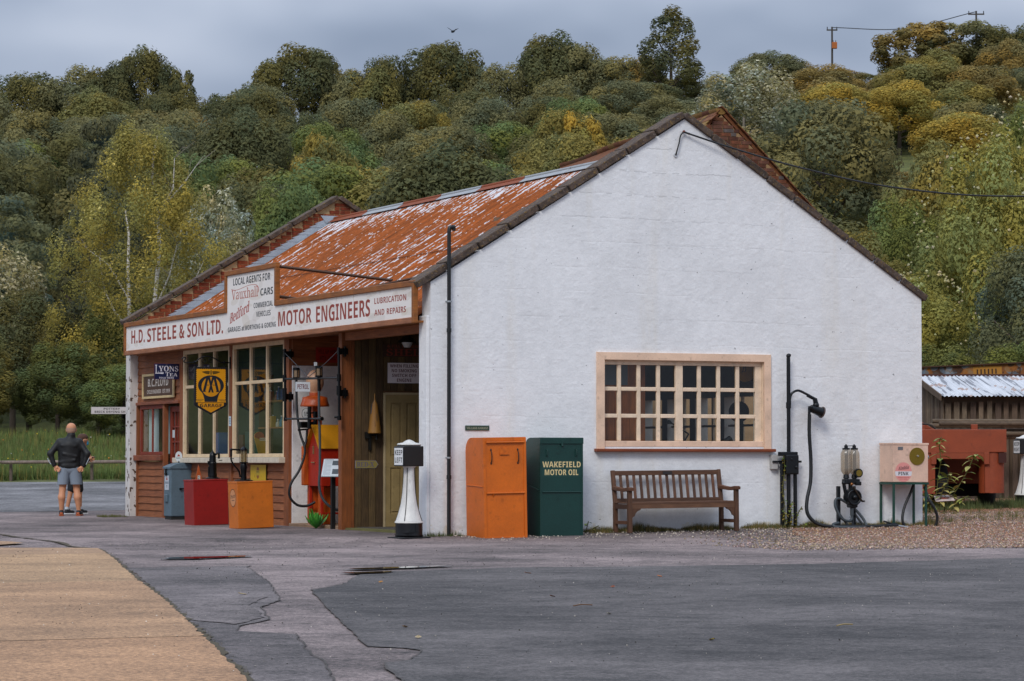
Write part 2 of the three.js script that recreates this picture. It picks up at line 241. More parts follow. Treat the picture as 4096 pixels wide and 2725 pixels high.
// ---------------------------------------------------------------- the garage
const garage = thing('garage_building', 'white gabled village garage with rusty corrugated roof and brown timber shop front', 'building');
const W = 8.306, HE = 3.687, XA = 4.15, HA = 6.255;
const wallMap = tex(2048, 1600, (i, j, o) => {
  const x = i / 2048 * 8.4, y = j / 1600 * 6.5;
  let k = 238 + 16 * (fbm(x * 1.3, y * 1.3, 4) - .5) + 13 * (fbm(x * 9, y * 9, 3) - .5) + 8 * (vn(x * 60, y * 60) - .5);
  let br = 0;
  for (const [cy, a, b, st] of [[5.78, 3.2, 4.0, .9], [5.42, 2.75, 5.2, .8], [5.06, 2.35, 5.0, .7], [4.70, 2.1, 5.7, .55], [4.33, 2.9, 6.0, .4], [3.95, 3.4, 5.3, .3], [3.2, 1.2, 6.6, .22], [2.4, 6.0, 7.4, .2], [.75, 7.0, 8.0, .5], [1.75, 6.2, 7.2, .35]]) {
    const wob = .025 * (vn(x * 5 + cy * 40, 3) - .5) + .012 * (vn(x * 22, cy * 9) - .5) - .012 * (x - 4), dd = Math.abs(y - cy - wob);
    if (x > a && x < b && dd < .012 && vn(x * 9, cy * 31) > .42) br += st * (1 - dd / .012) * 45;
  }
  const sp = vn(x * 14 + 90, y * 14), s2 = vn(x * 60, y * 60 + 40); if (sp > .955 && s2 > .78) br += 90;         // chipped spots
  const st = vn(x * 5.5, y * .35 + 30), f = fbm(x * 20, y * 3, 3); let tan = 0; if (st > .66) tan = (st - .66) * 26 * f;                 // thin run-off streaks
  if (y < 1.28 && y > .2) { for (const sx of [2.72, 3.05, 5.55]) tan += Math.max(0, 1 - Math.abs(x - sx) / (.07 + .03 * vn(y * 8, sx))) * 9 * fbm(x * 26, y * 3, 2); }
  const lowd = fbm(x * 8, y * 8 + 5, 4); if (y < .16 && lowd > .5 + y) tan += (lowd - .5) * 70;           // splashed dirt at the foot
  k -= br; o[0] = k - tan * .35; o[1] = k - tan * .75; o[2] = k + 2 - tan * 1.5;
}, true, [1 / 8.4, 1 / 6.5]);
const wallBump = tex(2048, 1600, (i, j, o) => {
  const x = i / 2048 * 8.4, y = j / 1600 * 6.5; let h = .5 + .38 * (fbm(x * 5, y * 5, 3) - .5) + .42 * (fbm(x * 16, y * 22, 3) - .5) + .12 * (vn(x * 70, y * 70) - .5);
  const cl = fbm(x * 2.2 + 9, y * 2.2, 3); if (cl > .5) h += (cl - .5) * 1.2 * (vn(x * 26, y * 26) - .4);
  for (const cy of [5.78, 5.42, 5.06, 4.70, 4.33, 3.95, 3.58, 3.2, 2.83, 2.4, 2.05, 1.7, .75]) { const w = .03 * (vn(x * 3 + cy * 40, 3) - .5) - .012 * (x - 4), d = Math.abs(y - cy - w); if (d < .018) h -= .16 * (1 - d / .018) * clamp(vn(x * 3, cy * 31) * 2 - .5, 0, 1); }
  o[0] = o[1] = o[2] = 255 * clamp(h, 0, 1);
}, false, [1 / 8.4, 1 / 6.5]);
const whiteWall = new THREE.MeshStandardMaterial({ color: 0xefefee, map: wallMap, bumpMap: wallBump, bumpScale: .009, roughness: .82 });
add(garage, 'gable_wall', mv(slab([[0, -.2], [W, -.2], [W, HE], [XA, HA], [0, HE]], .32, 0, [[[2.79, 1.30], [5.49, 1.30], [5.49, 2.60], [2.79, 2.60]]]), 0, 0, -.32), whiteWall);
add(garage, 'pier', bx(-.055, -.002, -.2, 3.2, -.31, -.012, .012), whiteWall);
const pipeBlack = paint(0x16181a, .4, { bump: .002 });
const stoneMap = tex(512, 512, (i, j, o) => { const u = i / 512, v = j / 512, a = fbm(u * 9, v * 9, 5, 9), m = fbm(u * 22 + 5, v * 22, 3, 22), f = vn(u * 150, v * 150, 150); let r = 88 + 70 * (a - .5) + 40 * (f - .5), g = r * .88, b = r * .8; if (m > .6) { const t = (m - .6) * 5; r = lerp(r, 132, t); g = lerp(g, 112, t); b = lerp(b, 74, t); } if (m < .33) { const t = (.33 - m) * 5; r = lerp(r, 150, t); g = lerp(g, 146, t); b = lerp(b, 138, t); } o[0] = r; o[1] = g; o[2] = b; });
const copingMat = new THREE.MeshStandardMaterial({ map: again(stoneMap, 1.6), color: 0xd8cdc6, roughness: .95, bumpMap: again(stoneMap, 1.6), bumpScale: .02 });
function copings(parent, a, b, n, z0, z1, t, m, seed) { const r = mulberry(seed); for (let i = 0; i < n; i++) { const p = i / n, q = (i + 1) / n - .006, j = (r() - .5) * .016, A = [lerp(a[0], b[0], p), lerp(a[1], b[1], p)], B = [lerp(a[0], b[0], q), lerp(a[1], b[1], q)], nx = -(b[1] - a[1]), ny = b[0] - a[0], k = Math.hypot(nx, ny) * Math.sign(ny), o = -t / 2 + j; add(parent, 'coping_stone', uvm(beam([A[0] + nx / k * o, A[1] + ny / k * o, (z0 + z1) / 2 + (r() - .5) * .012], [B[0] + nx / k * o, B[1] + ny / k * o, (z0 + z1) / 2 + (r() - .5) * .012], t, Math.abs(z1 - z0), .014), i * .37), m); } }
const cop = sub(garage, 'coping');
copings(cop, [-.24, 3.685], [4.12, 6.378], 9, -.4, .055, .1, copingMat, 1);
copings(cop, [8.41, 3.665], [4.16, 6.378], 9, -.4, .05, .1, copingMat, 2);
copings(cop, [-.16, 3.77], [4.22, 6.35], 9, -15.42, -15.08, .09, copingMat, 3);
copings(cop, [8.5, 3.77], [4.26, 6.35], 9, -15.42, -15.08, .09, copingMat, 4);

// roof of rusted corrugated sheets
const SL = .62, AL = Math.atan(SL), RX = 4.15, RY = 5.83, EX = -.12;
const LEN = (RX - EX) / Math.cos(AL);
const rustMap = tex(2048, 1024, (i, j, o) => {
  const z = i / 2048 * 15.4, t = j / 1024 * LEN;                       // along the ridge; up the slope
  const sheet = z / .66, lap = Math.abs(sheet - Math.round(sheet)) * .66;
  const big = fbm(z * 1.1, t * .5, 3), fl = fbm(z * 30, t * 6 + 40, 3) + .1 * Math.cos(z * 2 * Math.PI / .323 + 2 * vn(t * .8, z * .3)), ch = vn(z * 66, t * 26), dr = LAT[(Math.floor(sheet + .5) * 77) & 255];
  const rub = sm(LEN - .8 - dr * .5, LEN - .1, t) * .17;                  // zinc still bright under the ridge
  let m = fl * .62 + ch * .25 + big * .24 + rub + (lap < .15 ? .085 * (1 - lap / .15) + .02 : 0) - (t < 1.2 ? .03 : 0) + .05 * (dr - .5);
  const w = sm(.735, .77, m);
  const rr = fbm(z * 6, t * 2, 4), f = vn(z * 60, t * 30), dk = fbm(z * 30, t * 1.2 + 9, 2);
  const k = .92 + .34 * (rr - .5) + .22 * (f - .5) + .3 * (dk - .5);
  o[0] = lerp(150 * k, 200, w); o[1] = lerp(80 * k, 201, w); o[2] = lerp(36 * k, 206, w);
  if (Math.abs(t - 2.42) < .018) { o[0] *= .55; o[1] *= .5; o[2] *= .5; }
}, true);
rustMap.wrapS = rustMap.wrapT = THREE.ClampToEdgeWrapping;
const rustMat = new THREE.MeshPhysicalMaterial({ map: rustMap, roughness: .9, specularIntensity: .35, side: THREE.DoubleSide });
const galv = paint(0xa8abae, .5, { metal: .35 }), rusty = paint(0x8a4420, .85), lead = paint(0xaebccb, .5, { bump: .006 });
function corrugated(z0, z1, t0, t1, lift, ex, ey, dir, al, uvf, amp = .0095, pitch = .0762) {
  const n = Math.max(2, Math.round((z1 - z0) / pitch * 6)), P = [], U = [], I = [], c = Math.cos(al), s = Math.sin(al);
  for (let a = 0; a <= 1; a++) for (let i = 0; i <= n; i++) { const z = lerp(z0, z1, i / n), t = a ? t1 : t0, w = lift + amp * Math.sin(z * 2 * Math.PI / pitch); P.push(ex + dir * (t * c - w * s), ey + t * s + w * c, z); U.push(...uvf(z, t)); }
  for (let i = 0; i < n; i++) { const a = i, b = i + 1, d = i + n + 1, e = d + 1; dir > 0 ? I.push(a, b, d, b, e, d) : I.push(a, d, b, b, d, e); }
  const g = new THREE.BufferGeometry(); g.setAttribute('position', new THREE.Float32BufferAttribute(P, 3)); g.setAttribute('uv', new THREE.Float32BufferAttribute(U, 2)); g.setIndex(I); g.computeVertexNormals(); return g;
}
const roof = sub(garage, 'roof');
{
  const EY = RY - (RX - EX) * SL, uvf = (z, t) => [(z + 15.4) / 15.4, t / LEN], r = mulberry(21);
  for (let i = 0; i < 23; i++) { const z0 = -15.13 + i * .646, z1 = Math.min(z0 + .70, -.33); const j = r() * .006; add(roof, 'roof_sheet', corrugated(z0, z1, 0 - r() * .03, 2.5, (i % 2) * .003 + j, EX, EY, 1, AL, uvf), rustMat); add(roof, 'roof_sheet', corrugated(z0, z1, 2.38, LEN, .006 + (i % 2) * .003 + j, EX, EY, 1, AL, uvf), rustMat); }
  for (let i = 0; i < 12; i++) add(roof, 'roof_sheet', corrugated(-15.13 + i * 1.24, Math.min(-15.13 + i * 1.24 + 1.29, -.33), 0, LEN, (i % 2) * .003, 8.42, EY, -1, AL, uvf), rustMat);
  for (let i = 0; i < 8; i++) { const z0 = -15.12 + i * 1.85, g = []; for (const d of [-1, 1]) g.push(beam([RX + d * .15, RY + .052 - .15 * SL, z0 + .94], [RX, RY + .052, z0 + .94], .006, 1.88)); g.push(rod([RX, RY + .045, z0], [RX, RY + .045, z0 + 1.87], .035, .035, 10)); add(roof, 'ridge_cap', join(g.map(q => uvm(q))), [0, 2, 4, 7].includes(i) ? rusty : galv); }
}
// far gable of brick with stepped lead flashing
const brickMap = tex(256, 256, (i, j, o) => { const u = i / 256, v = j / 256, a = fbm(u * 6, v * 6, 4, 6), f = vn(u * 60, v * 60, 60); const k = 185 + 80 * (a - .5) + 40 * (f - .5); o[0] = k; o[1] = k * .97; o[2] = k * .95; });
const brickMats = [0xb4552c, 0xa34a2a, 0xc06034, 0x9a4526, 0xae5a32].map(h => new THREE.MeshStandardMaterial({ color: h, map: again(brickMap, 3), roughness: .9 }));
const mortar = paint(0xc6ac80, .95, { bump: .004 });
const bg = sub(garage, 'brick_gable');
add(bg, 'wall_core', mv(slab([[0, -.1], [W, -.1], [W, 3.7], [4.24, 6.26], [0, 3.7]], .22, 0), 0, 0, -15.4), mortar);
{
  const r = mulberry(33), full = bx(-.106, .106, -.0325, .0325, 0, .012, .004), half = bx(-.051, .051, -.0325, .0325, 0, .012, .004);
  const bricks = (y, a, b, odd) => { let x = Math.floor(a / .225) * .225 + (odd ? .1125 : 0); while (x < b) { const head = r() < .3; const L = head ? .1125 : .225; const c = x + L / 2; if (c - L * .3 > a && c - L * .3 < b) { const m = add(bg, 'brick', head ? half : full, brickMats[r() * 5 | 0]); m.position.set(c, y, -15.181 + r() * .003); } x += L; } };
  for (let k = 0; k < 36; k++) { const y = 3.62 + k * .0745; if (y > 6.18) break; const xl = (y - 3.80) / .594 + .18, xf = (y - 3.33) / .62 + .06, xr = 4.24 + (6.24 - y) / .61; bricks(y, Math.max(.04, xl - .02), Math.min(xf, Math.max(xl, xr)), k & 1); if (xf > 4.2) { bricks(y, Math.max(xl, 4.1), xr, k & 1); } }
  for (let k = 0; k < 31; k++) { const y0 = 3.53 + k * .0745, y1 = y0 + .0745, xr = y => (y - 3.21) / .62 + .03, xe = (y1 - 3.33) / .62 + .02; if (xe > 4.1) break; add(bg, 'flashing_step', mv(slab([[xe - .33, y0], [xe - .13, y1 + .004], [xr(y1), y1 + .004], [xr(y0), y0]], .004), 0, 0, -15.164 + (k % 2) * .005), lead); }
  add(bg, 'flashing_step', mv(slab([[3.98, 5.78], [3.86, 5.93], [4.28, 5.93], [4.22, 5.78]], .004), 0, 0, -15.15), lead);
  add(bg, 'flashing_strip', uvm(beam([.3, 3.43, -15.06], [4.12, 5.80, -15.06], .01, .15)), galv);
}
const peel = new THREE.MeshStandardMaterial({ color: 0xe6e4e2, roughness: .85, map: tex(256, 1024, (i, j, o) => { const u = i / 256, v = j / 1024, a = fbm(u * 4, v * 40, 4, 4, 40), b = fbm(u * 5 + 9, v * 14, 3, 5, 14); let k = 225 + 40 * (b - .5), r = k, g = k * .985, bl = k * .97; if (a > .68 || (v < .05 && b > .56) ) { r = 92; g = 72; bl = 60; } else if (a > .655) { r = 170; g = 160; bl = 150; } o[0] = r; o[1] = g; o[2] = bl; }, true, [1 / .35, 1 / 3.2]) });
add(garage, 'pier', bx(-.01, .2, -.2, 3.6, -15.45, -15.168, .006), peel);

// timber shop front
const brown = timber(0xaa663a, .7, 1, 2, .004), brownUp = timberUp(0xa05c30, .7, 1, 2, .004), redBrown = timberUp(0x96381c, .6, 1, 2, .003), ochre = timberUp(0x985420, .65, 1, 2, .003), cream = paint(0xe4cba6, .6, { rep: 1.1 }), creamOld = paint(0xd9cdb9, .7, { rep: 1.6, bump: .004 });
const front = sub(garage, 'shop_front');
const FX = .17;
function boardGeo(len, h = .128) { return uvm(new THREE.ExtrudeGeometry(new THREE.Shape([[0, 0], [-.030, .002], [-.032, .01], [-.012, h + .012], [0, h + .012]].map(p => new THREE.Vector2(...p))), { depth: len, bevelEnabled: false }), Math.floor(len * 7) * .37); }
const brownTones = [0xaa663a, 0xa05d34, 0xb26e42].map(h => timber(h, .7, 1, 2, .004));
function boards(z0, z1, y0, y1, p = .13) { const r = mulberry(z0 * 91 | 0); const n = Math.round((y1 - y0) / p), h = (y1 - y0) / n, g = boardGeo(z1 - z0, h); for (let i = 0; i < n; i++) { const m = add(front, 'weatherboard', g, brownTones[r() * 3 | 0]); m.position.set(FX + (r() - .5) * .004, y0 + i * h, z0); } }
boards(-15.2, -13.42, .02, 1.06); boards(-12.42, -6.62, .0, 1.04); boards(-15.2, -12.42, 2.2, 3.12);
add(front, 'backing', [bx(FX + .005, FX + .06, -.1, 1.05, -15.21, -13.4), bx(FX + .005, FX + .06, -.1, 1.05, -12.4, -6.5), bx(FX + .005, FX + .06, 2.15, 3.4, -15.21, -12.35), bx(FX + .005, FX + .06, 3.1, 3.45, -12.35, -.35)], plain(0x8a5230, .9));
const uprights = [[-15.2, -15.1, .02, 2.2], [-13.47, -13.36, .02, 2.15], [-12.42, -12.26, 0, 3.12], [-9.56, -9.42, 0, 3.12], [-6.69, -6.45, 0, 3.12]];
for (const [a, b, c, d] of uprights) add(front, 'post', bx(FX - .055, FX + .03, c, d, a, b, .006), brownUp);
add(front, 'lintel', bx(FX - .085, FX, 2.145, 2.2, -15.12, -12.42, .008), timber(0xa05a3a, .6));
add(front, 'head_board', bx(FX - .05, FX + .02, 3.1, 3.3, -15.2, -.35), brown);
// display windows, each a cream frame with six panes
function window_(z0, z1, y0, y1, cols, rail, mat, bar, deep = .05) {
  const w = sub(garage, 'display_window'); const x0 = FX - deep, x1 = FX + .012, j = .072;
  add(w, 'window_frame', [bx(x0, x1, y0, y1, z0, z0 + j, .004), bx(x0, x1, y0, y1, z1 - j, z1, .004), bx(x0, x1, y1 - j, y1, z0 + j, z1 - j, .004), bx(x0, x1, y0, y0 + .06, z0 + j, z1 - j, .004)], mat);
  const iz = [z0 + j]; for (let i = 1; i < cols; i++) { const c = lerp(z0 + j, z1 - j, i / cols); add(w, 'glazing_bar', bx(x0 + .008, x1 - .008, y0 + .06, y1 - j, c - bar / 2, c + bar / 2, .006), mat); iz.push(c); } iz.push(z1 - j);
  const iy = [y0 + .06]; if (rail) iy.push(rail); iy.push(y1 - j);
  for (let i = 0; i < cols; i++) { if (rail) add(w, 'transom', bx(x0 + .012, x1 - .012, rail - .028, rail + .028, iz[i] + bar / 2, iz[i + 1] - bar / 2, .005), mat); for (let k = 0; k < iy.length - 1; k++) add(w, 'pane', ry(face(iz[i + 1] - iz[i] - bar * .8, iy[k + 1] - iy[k] - .02), -Math.PI / 2).translate(FX, (iy[k] + iy[k + 1]) / 2, (iz[i] + iz[i + 1]) / 2), glassMat); }
  return w;
}
window_(-12.25, -9.57, 1.15, 3.1, 3, 2.43, cream, .066, .045); window_(-9.41, -6.7, 1.15, 3.1, 3, 2.43, cream, .066, .045);
add(garage, 'window_sill', bx(FX - .17, FX + .02, 1.05, 1.145, -12.5, -6.62, .012), creamOld);
window_(-15.0, -13.46, 1.2, 2.14, 2, 0, redBrown, .06, .03);
add(garage, 'window_sill', bx(FX - .11, FX + .02, 1.09, 1.195, -15.2, -13.42, .01), timber(0x9a5230, .6));
{ // glazed shop door
  const d = sub(garage, 'shop_door'), x0 = FX + .06, x1 = FX + .11, a = -13.36, b = -12.42;
  add(d, 'door_frame', [bx(x0, x1, .05, 2.1, a, a + .12, .004), bx(x0, x1, .05, 2.1, b - .12, b, .004), bx(x0, x1, 2.0, 2.1, a + .12, b - .12), bx(x0, x1, .9, 1.16, a + .12, b - .12), bx(x0, x1, .05, .3, a + .12, b - .12)], redBrown);
  for (let i = 1; i < 4; i++) add(d, 'glazing_bar', bx(x0 + .006, x1 - .006, 1.16, 2.0, lerp(a + .12, b - .12, i / 4) - .014, lerp(a + .12, b - .12, i / 4) + .014), redBrown);
  for (let i = 1; i < 3; i++) add(d, 'glazing_bar', bx(x0 + .004, x1 - .004, lerp(1.16, 2, i / 3) - .014, lerp(1.16, 2, i / 3) + .014, a + .12, b - .12), redBrown);
  for (let i = 0; i < 4; i++) for (let k = 0; k < 3; k++) add(d, 'pane', ry(face(.165, .255), -Math.PI / 2).translate(x0 + .025, lerp(1.16, 2, (k + .5) / 3), lerp(a + .12, b - .12, (i + .5) / 4)), glassMat);
  add(d, 'door_panel', bx(x0 + .012, x1 - .012, .3, .9, a + .12, b - .12), redBrown);
  add(d, 'handle', ball(x0 - .03, 1.05, a + .07, .025), plain(0x1b1712, .35, .7));
  const nt = plain(0xb8bdbd, .8); add(d, 'notice', bx(x0 - .004, x0 + .0, 1.52, 1.66, a + .16, a + .3), nt); add(d, 'notice', bx(x0 + .002, x0 + .006, 1.7, 1.98, b - .24, b - .13), plain(0x5f93ad, .7));
}
// alcove for the pumps, and the open bay with its plank partition
const dark = plain(0x6b4a30, .95), whitePaint = paint(0xf2f1f1, .8, { rep: .5, bump: .006 }), planks = timberUp(0x5a4330, .85, 1.3, 1.3, .006);
add(garage, 'alcove_wall', bx(FX, 1.78, .06, 2.66, -6.5, -6.405), whitePaint);
add(garage, 'alcove_wall', bx(1.7, 1.78, .06, 3.1, -6.404, -3.86), plain(0x7a5132, .9));
{ const g = boardGeo(1.6, .13); for (let i = 0; i < 4; i++) { const m = add(front, 'weatherboard', g, brownTones[i % 3]); m.rotation.y = Math.PI / 2; m.position.set(.15, 2.665 + i * .13, -6.405); } add(front, 'backing', bx(FX, 1.78, 2.66, 3.3, -6.5, -6.41), dark); }
add(garage, 'alcove_step', bx(.12, 1.8, -.1, .062, -6.45, -3.9, .012), paint(0x9a7c62, .95, { bump: .01 }));
add(front, 'ceiling_board', bx(FX, 3.6, 3.16, 3.2, -6.4, -.34), dark);
add(front, 'corner_post', [bx(.06, .2, 0, 3.1, -3.97, -3.86, .008), bx(.03, .2, 0, 3.1, -3.855, -3.745, .01), bx(.2, .25, 0, 3.05, -3.83, -3.75, .006)], ochre);
add(front, 'bay_lintel', bx(.08, .2, 2.97, 3.1, -3.74, -.33, .008), brown);
const part = sub(garage, 'plank_partition');
add(part, 'backing', bx(.25, 2.65, .0, 3.2, -3.86, -3.79), dark);
{ const r = mulberry(5), tones = [0x66502f, 0x5c472a, 0x6d5836, 0x544026].map(h => timberUp(h, .85, 1.3, 1.3, .006)); for (let i = 0; i < 4; i++) add(part, 'plank', bx(.255 + i * .122, .255 + i * .122 + .116, .02, 3.1, -3.79, -3.765 + r() * .004, .006), tones[i]); for (let i = 0; i < 7; i++) add(part, 'plank', bx(.745 + i * .122, .745 + i * .122 + .116, 2.19, 3.1, -3.79, -3.768 + r() * .004, .006), tones[i % 4]); add(part, 'plank', bx(1.62, 2.6, .02, 2.19, -3.79, -3.768), tones[1]); }
{ const d = sub(garage, 'panel_door'), m = paint(0xa08a5c, .6), x0 = .77, x1 = 1.6, z = -3.765;
  add(d, 'door_frame', [bx(x0 - .03, x0, .04, 2.16, z - .02, z + .025), bx(x0, x1, 2.13, 2.165, z - .02, z + .025)], paint(0xb9a682, .6));
  const rails = [.05, .26, .98, 1.16, 2.0, 2.13], st = [x0, x0 + .09, x0 + .28, x0 + .36, x0 + .55, x0 + .63, x0 + .82];
  add(d, 'door_leaf', [bx(x0, x1, .05, 2.13, z - .02, z - .008), ...[[0, 1], [2, 3], [4, 5]].flatMap(([a, b]) => [bx(st[a], st[b], .05, 2.13, z - .008, z + .012, .004)]), bx(x0, x1, .05, .26, z - .008, z + .011, .004), bx(x0, x1, .98, 1.16, z - .008, z + .011, .004), bx(x0, x1, 2.0, 2.13, z - .008, z + .011, .004)], m);
  for (const [a, b] of [[1, 2], [3, 4]]) for (const [c, e] of [[.26, .98], [1.16, 2.0]]) add(d, 'door_panel', bx(st[a] + .03, st[b] - .03, c + .03, e - .03, z - .012, z + .004, .006), m); }
add(garage, 'bay_floor', bx(.1, 2.6, -.1, .04, -3.78, -.33), paint(0x6f6a3c, .95, { bump: .01 }));
// inner walls that keep the rooms dark, and the rear wall with its windows
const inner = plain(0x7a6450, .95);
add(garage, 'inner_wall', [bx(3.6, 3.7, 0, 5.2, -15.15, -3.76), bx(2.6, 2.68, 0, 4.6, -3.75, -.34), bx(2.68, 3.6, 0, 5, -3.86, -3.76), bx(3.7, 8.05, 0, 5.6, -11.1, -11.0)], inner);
add(garage, 'floor', bx(.3, 8.1, -.1, .05, -15.1, -.34), plain(0x4a443c, .95));
{ const g = [bx(8.05, 8.3, -.2, 1.2, -15.2, -.321), bx(8.05, 8.3, 2.2, 3.66, -15.2, -.321), bx(8.05, 8.3, 1.2, 2.2, -15.2, -10.5), bx(8.05, 8.3, 1.2, 2.2, -5.0, -.321)]; for (const z of [-9.4, -8.3, -7.2, -6.1]) g.push(bx(8.05, 8.3, 1.2, 2.2, z - .22, z)); add(garage, 'rear_wall', g, paint(0xb9b4ac, .9)); for (const z of [-9.95, -8.85, -7.75, -6.65, -5.55]) add(garage, 'glazing_bar', [bx(8.1, 8.14, 1.2, 2.2, z - .025, z + .025), bx(8.1, 8.14, 1.68, 1.72, z - .5, z + .45)], cream); }
// gable window: peach surround, small panes in two sashes
{
  const w = sub(garage, 'gable_window'), peach = paint(0xf0cdb2, .55, { rep: .7, bump: .0008 }), bar = paint(0xf2d9be, .55, { rep: 1, bump: .0008 });
  const A = [2.668, 5.605, 1.262, 2.705], I = [2.787, 5.495, 1.297, 2.598];
  add(w, 'surround', [slab([[A[0], A[3]], [A[1], A[3]], [I[1], I[3]], [I[0], I[3]]].reverse(), .03, .004), slab([[A[0], A[2]], [I[0], A[2]], [I[0], I[3]], [A[0], A[3]]], .028, .004), slab([[I[1], A[2]], [A[1], A[2]], [A[1], A[3]], [I[1], I[3]]], .029, .004)].map(g => mv(g, 0, 0, .004)), peach);
  add(w, 'reveal', [bx(I[0], I[0] + .012, I[2], I[3], -.1, 0), bx(I[1] - .012, I[1], I[2], I[3], -.1, 0), bx(I[0] + .012, I[1] - .012, I[3] - .012, I[3], -.1, 0)], bar);
  add(w, 'bottom_rail', bx(I[0] + .012, I[1] - .012, I[2], 1.385, -.1, .004, .008), peach);
  add(w, 'window_sill', bx(2.63, 5.655, 1.222, 1.268, -.05, .1, .008), timber(0x9a4a1e, .55, .5, 1));
  const xs = [2.8, 3.075, 3.4, 3.73, 4.073, 4.42, 4.75, 5.077, 5.483], ys = [1.385, 1.76, 2.163, 2.54], z = -.075;
  add(w, 'head_rail', bx(I[0] + .012, I[1] - .012, 2.525, I[3] - .012, -.1, -.05, .005), bar);
  add(w, 'stile', bx(5.375, 5.483, 1.385, 2.525, -.1, -.045, .006), bar);
  for (let i = 1; i < 8; i++) { const b = i === 4 ? .062 : .032; add(w, 'glazing_bar', bx(xs[i] - b, xs[i] + b, 1.385, 2.525, -.1, i === 4 ? -.04 : -.055, .012), bar); }
  const edge = i => i === 0 ? 2.8 : i === 8 ? 5.375 : xs[i];
  for (let i = 0; i < 8; i++) { const a = edge(i) + (i ? (i === 4 ? .062 : .032) : 0), b = edge(i + 1) - (i < 7 ? (i === 3 ? .062 : .032) : 0); for (const y of [1.76, 2.163]) add(w, 'glazing_bar', bx(a, b, y - .03, y + .03, -.098, -.05, .01), bar); for (let k = 0; k < 3; k++) add(w, 'pane', face(b - a + .02, ys[k + 1] - ys[k] - .04).translate((a + b) / 2, (ys[k] + ys[k + 1]) / 2, z - .012 + ((i * 7 + k * 3) % 5) * .0008), glassMat); }
}
// vent pipe that stands before the gable
{ const p = thing('vent_pipe', 'tall black vent pipe with hooked top against white gable corner', 'pipe', null, .25, .002, .1);
  add(p, 'pipe', [rod([0, -.05, 0], [0, 4.43, 0], .029, .029, 14), tube([[0, 4.42, 0], [.012, 4.475, 0], [.05, 4.485, 0]], .03, 12, 12), rod([.05, 4.485, 0], [.085, 4.485, 0], .034, .034, 12), rod([.075, 4.495, 0], [.075, 4.43, 0], .03, .026, 12)], pipeBlack);
  for (const y of [.82, 2.95]) add(p, 'collar', rod([0, y, 0], [0, y + .06, 0], .036, .036, 14), pipeBlack);
  for (const y of [1.13, 3.4]) add(p, 'bracket', [rod([-.002, y, -.095], [-.002, y, 0], .01), rod([0, y - .012, 0], [0, y + .012, 0], .035, .035, 14), rod([-.05, y, -.02], [.05, y, -.02], .009)], plain(0x9fa3a6, .5, .5)); }
// cable into the gable and the span to the next pole
{ const c = thing('service_cable', 'black service cable looping from the gable hole and sagging away over the yard', 'cable');
  add(c, 'drop_lead', tube([[3.99, 5.70, .02], [4.0, 5.78, .05], [4.03, 5.88, .05], [4.06, 6.0, .05], [4.12, 6.05, .05], [4.2, 6.03, .06]], .012, 40, 6), pipeBlack);
  add(c, 'span', tube([[4.12, 6.05, .05], [4.9, 5.83, .15], [6.0, 5.55, .35], [7.4, 5.28, .7], [9.2, 5.17, 1.2], [12, 5.35, 2], [17, 6.3, 3.4], [22, 7.6, 4.8]], .014, 90, 6), pipeBlack);
  add(c, 'insulator', [ball(4.12, 6.06, .04, .022), rod([4.12, 6.06, -.005], [4.12, 6.06, .06], .01), ball(4.2, 6.03, .05, .018)], plain(0x6b2d20, .5));
  add(c, 'bushing', rod([3.99, 5.70, -.002], [3.99, 5.70, .02], .03, .03, 12), plain(0xb9bcc0, .6)); }
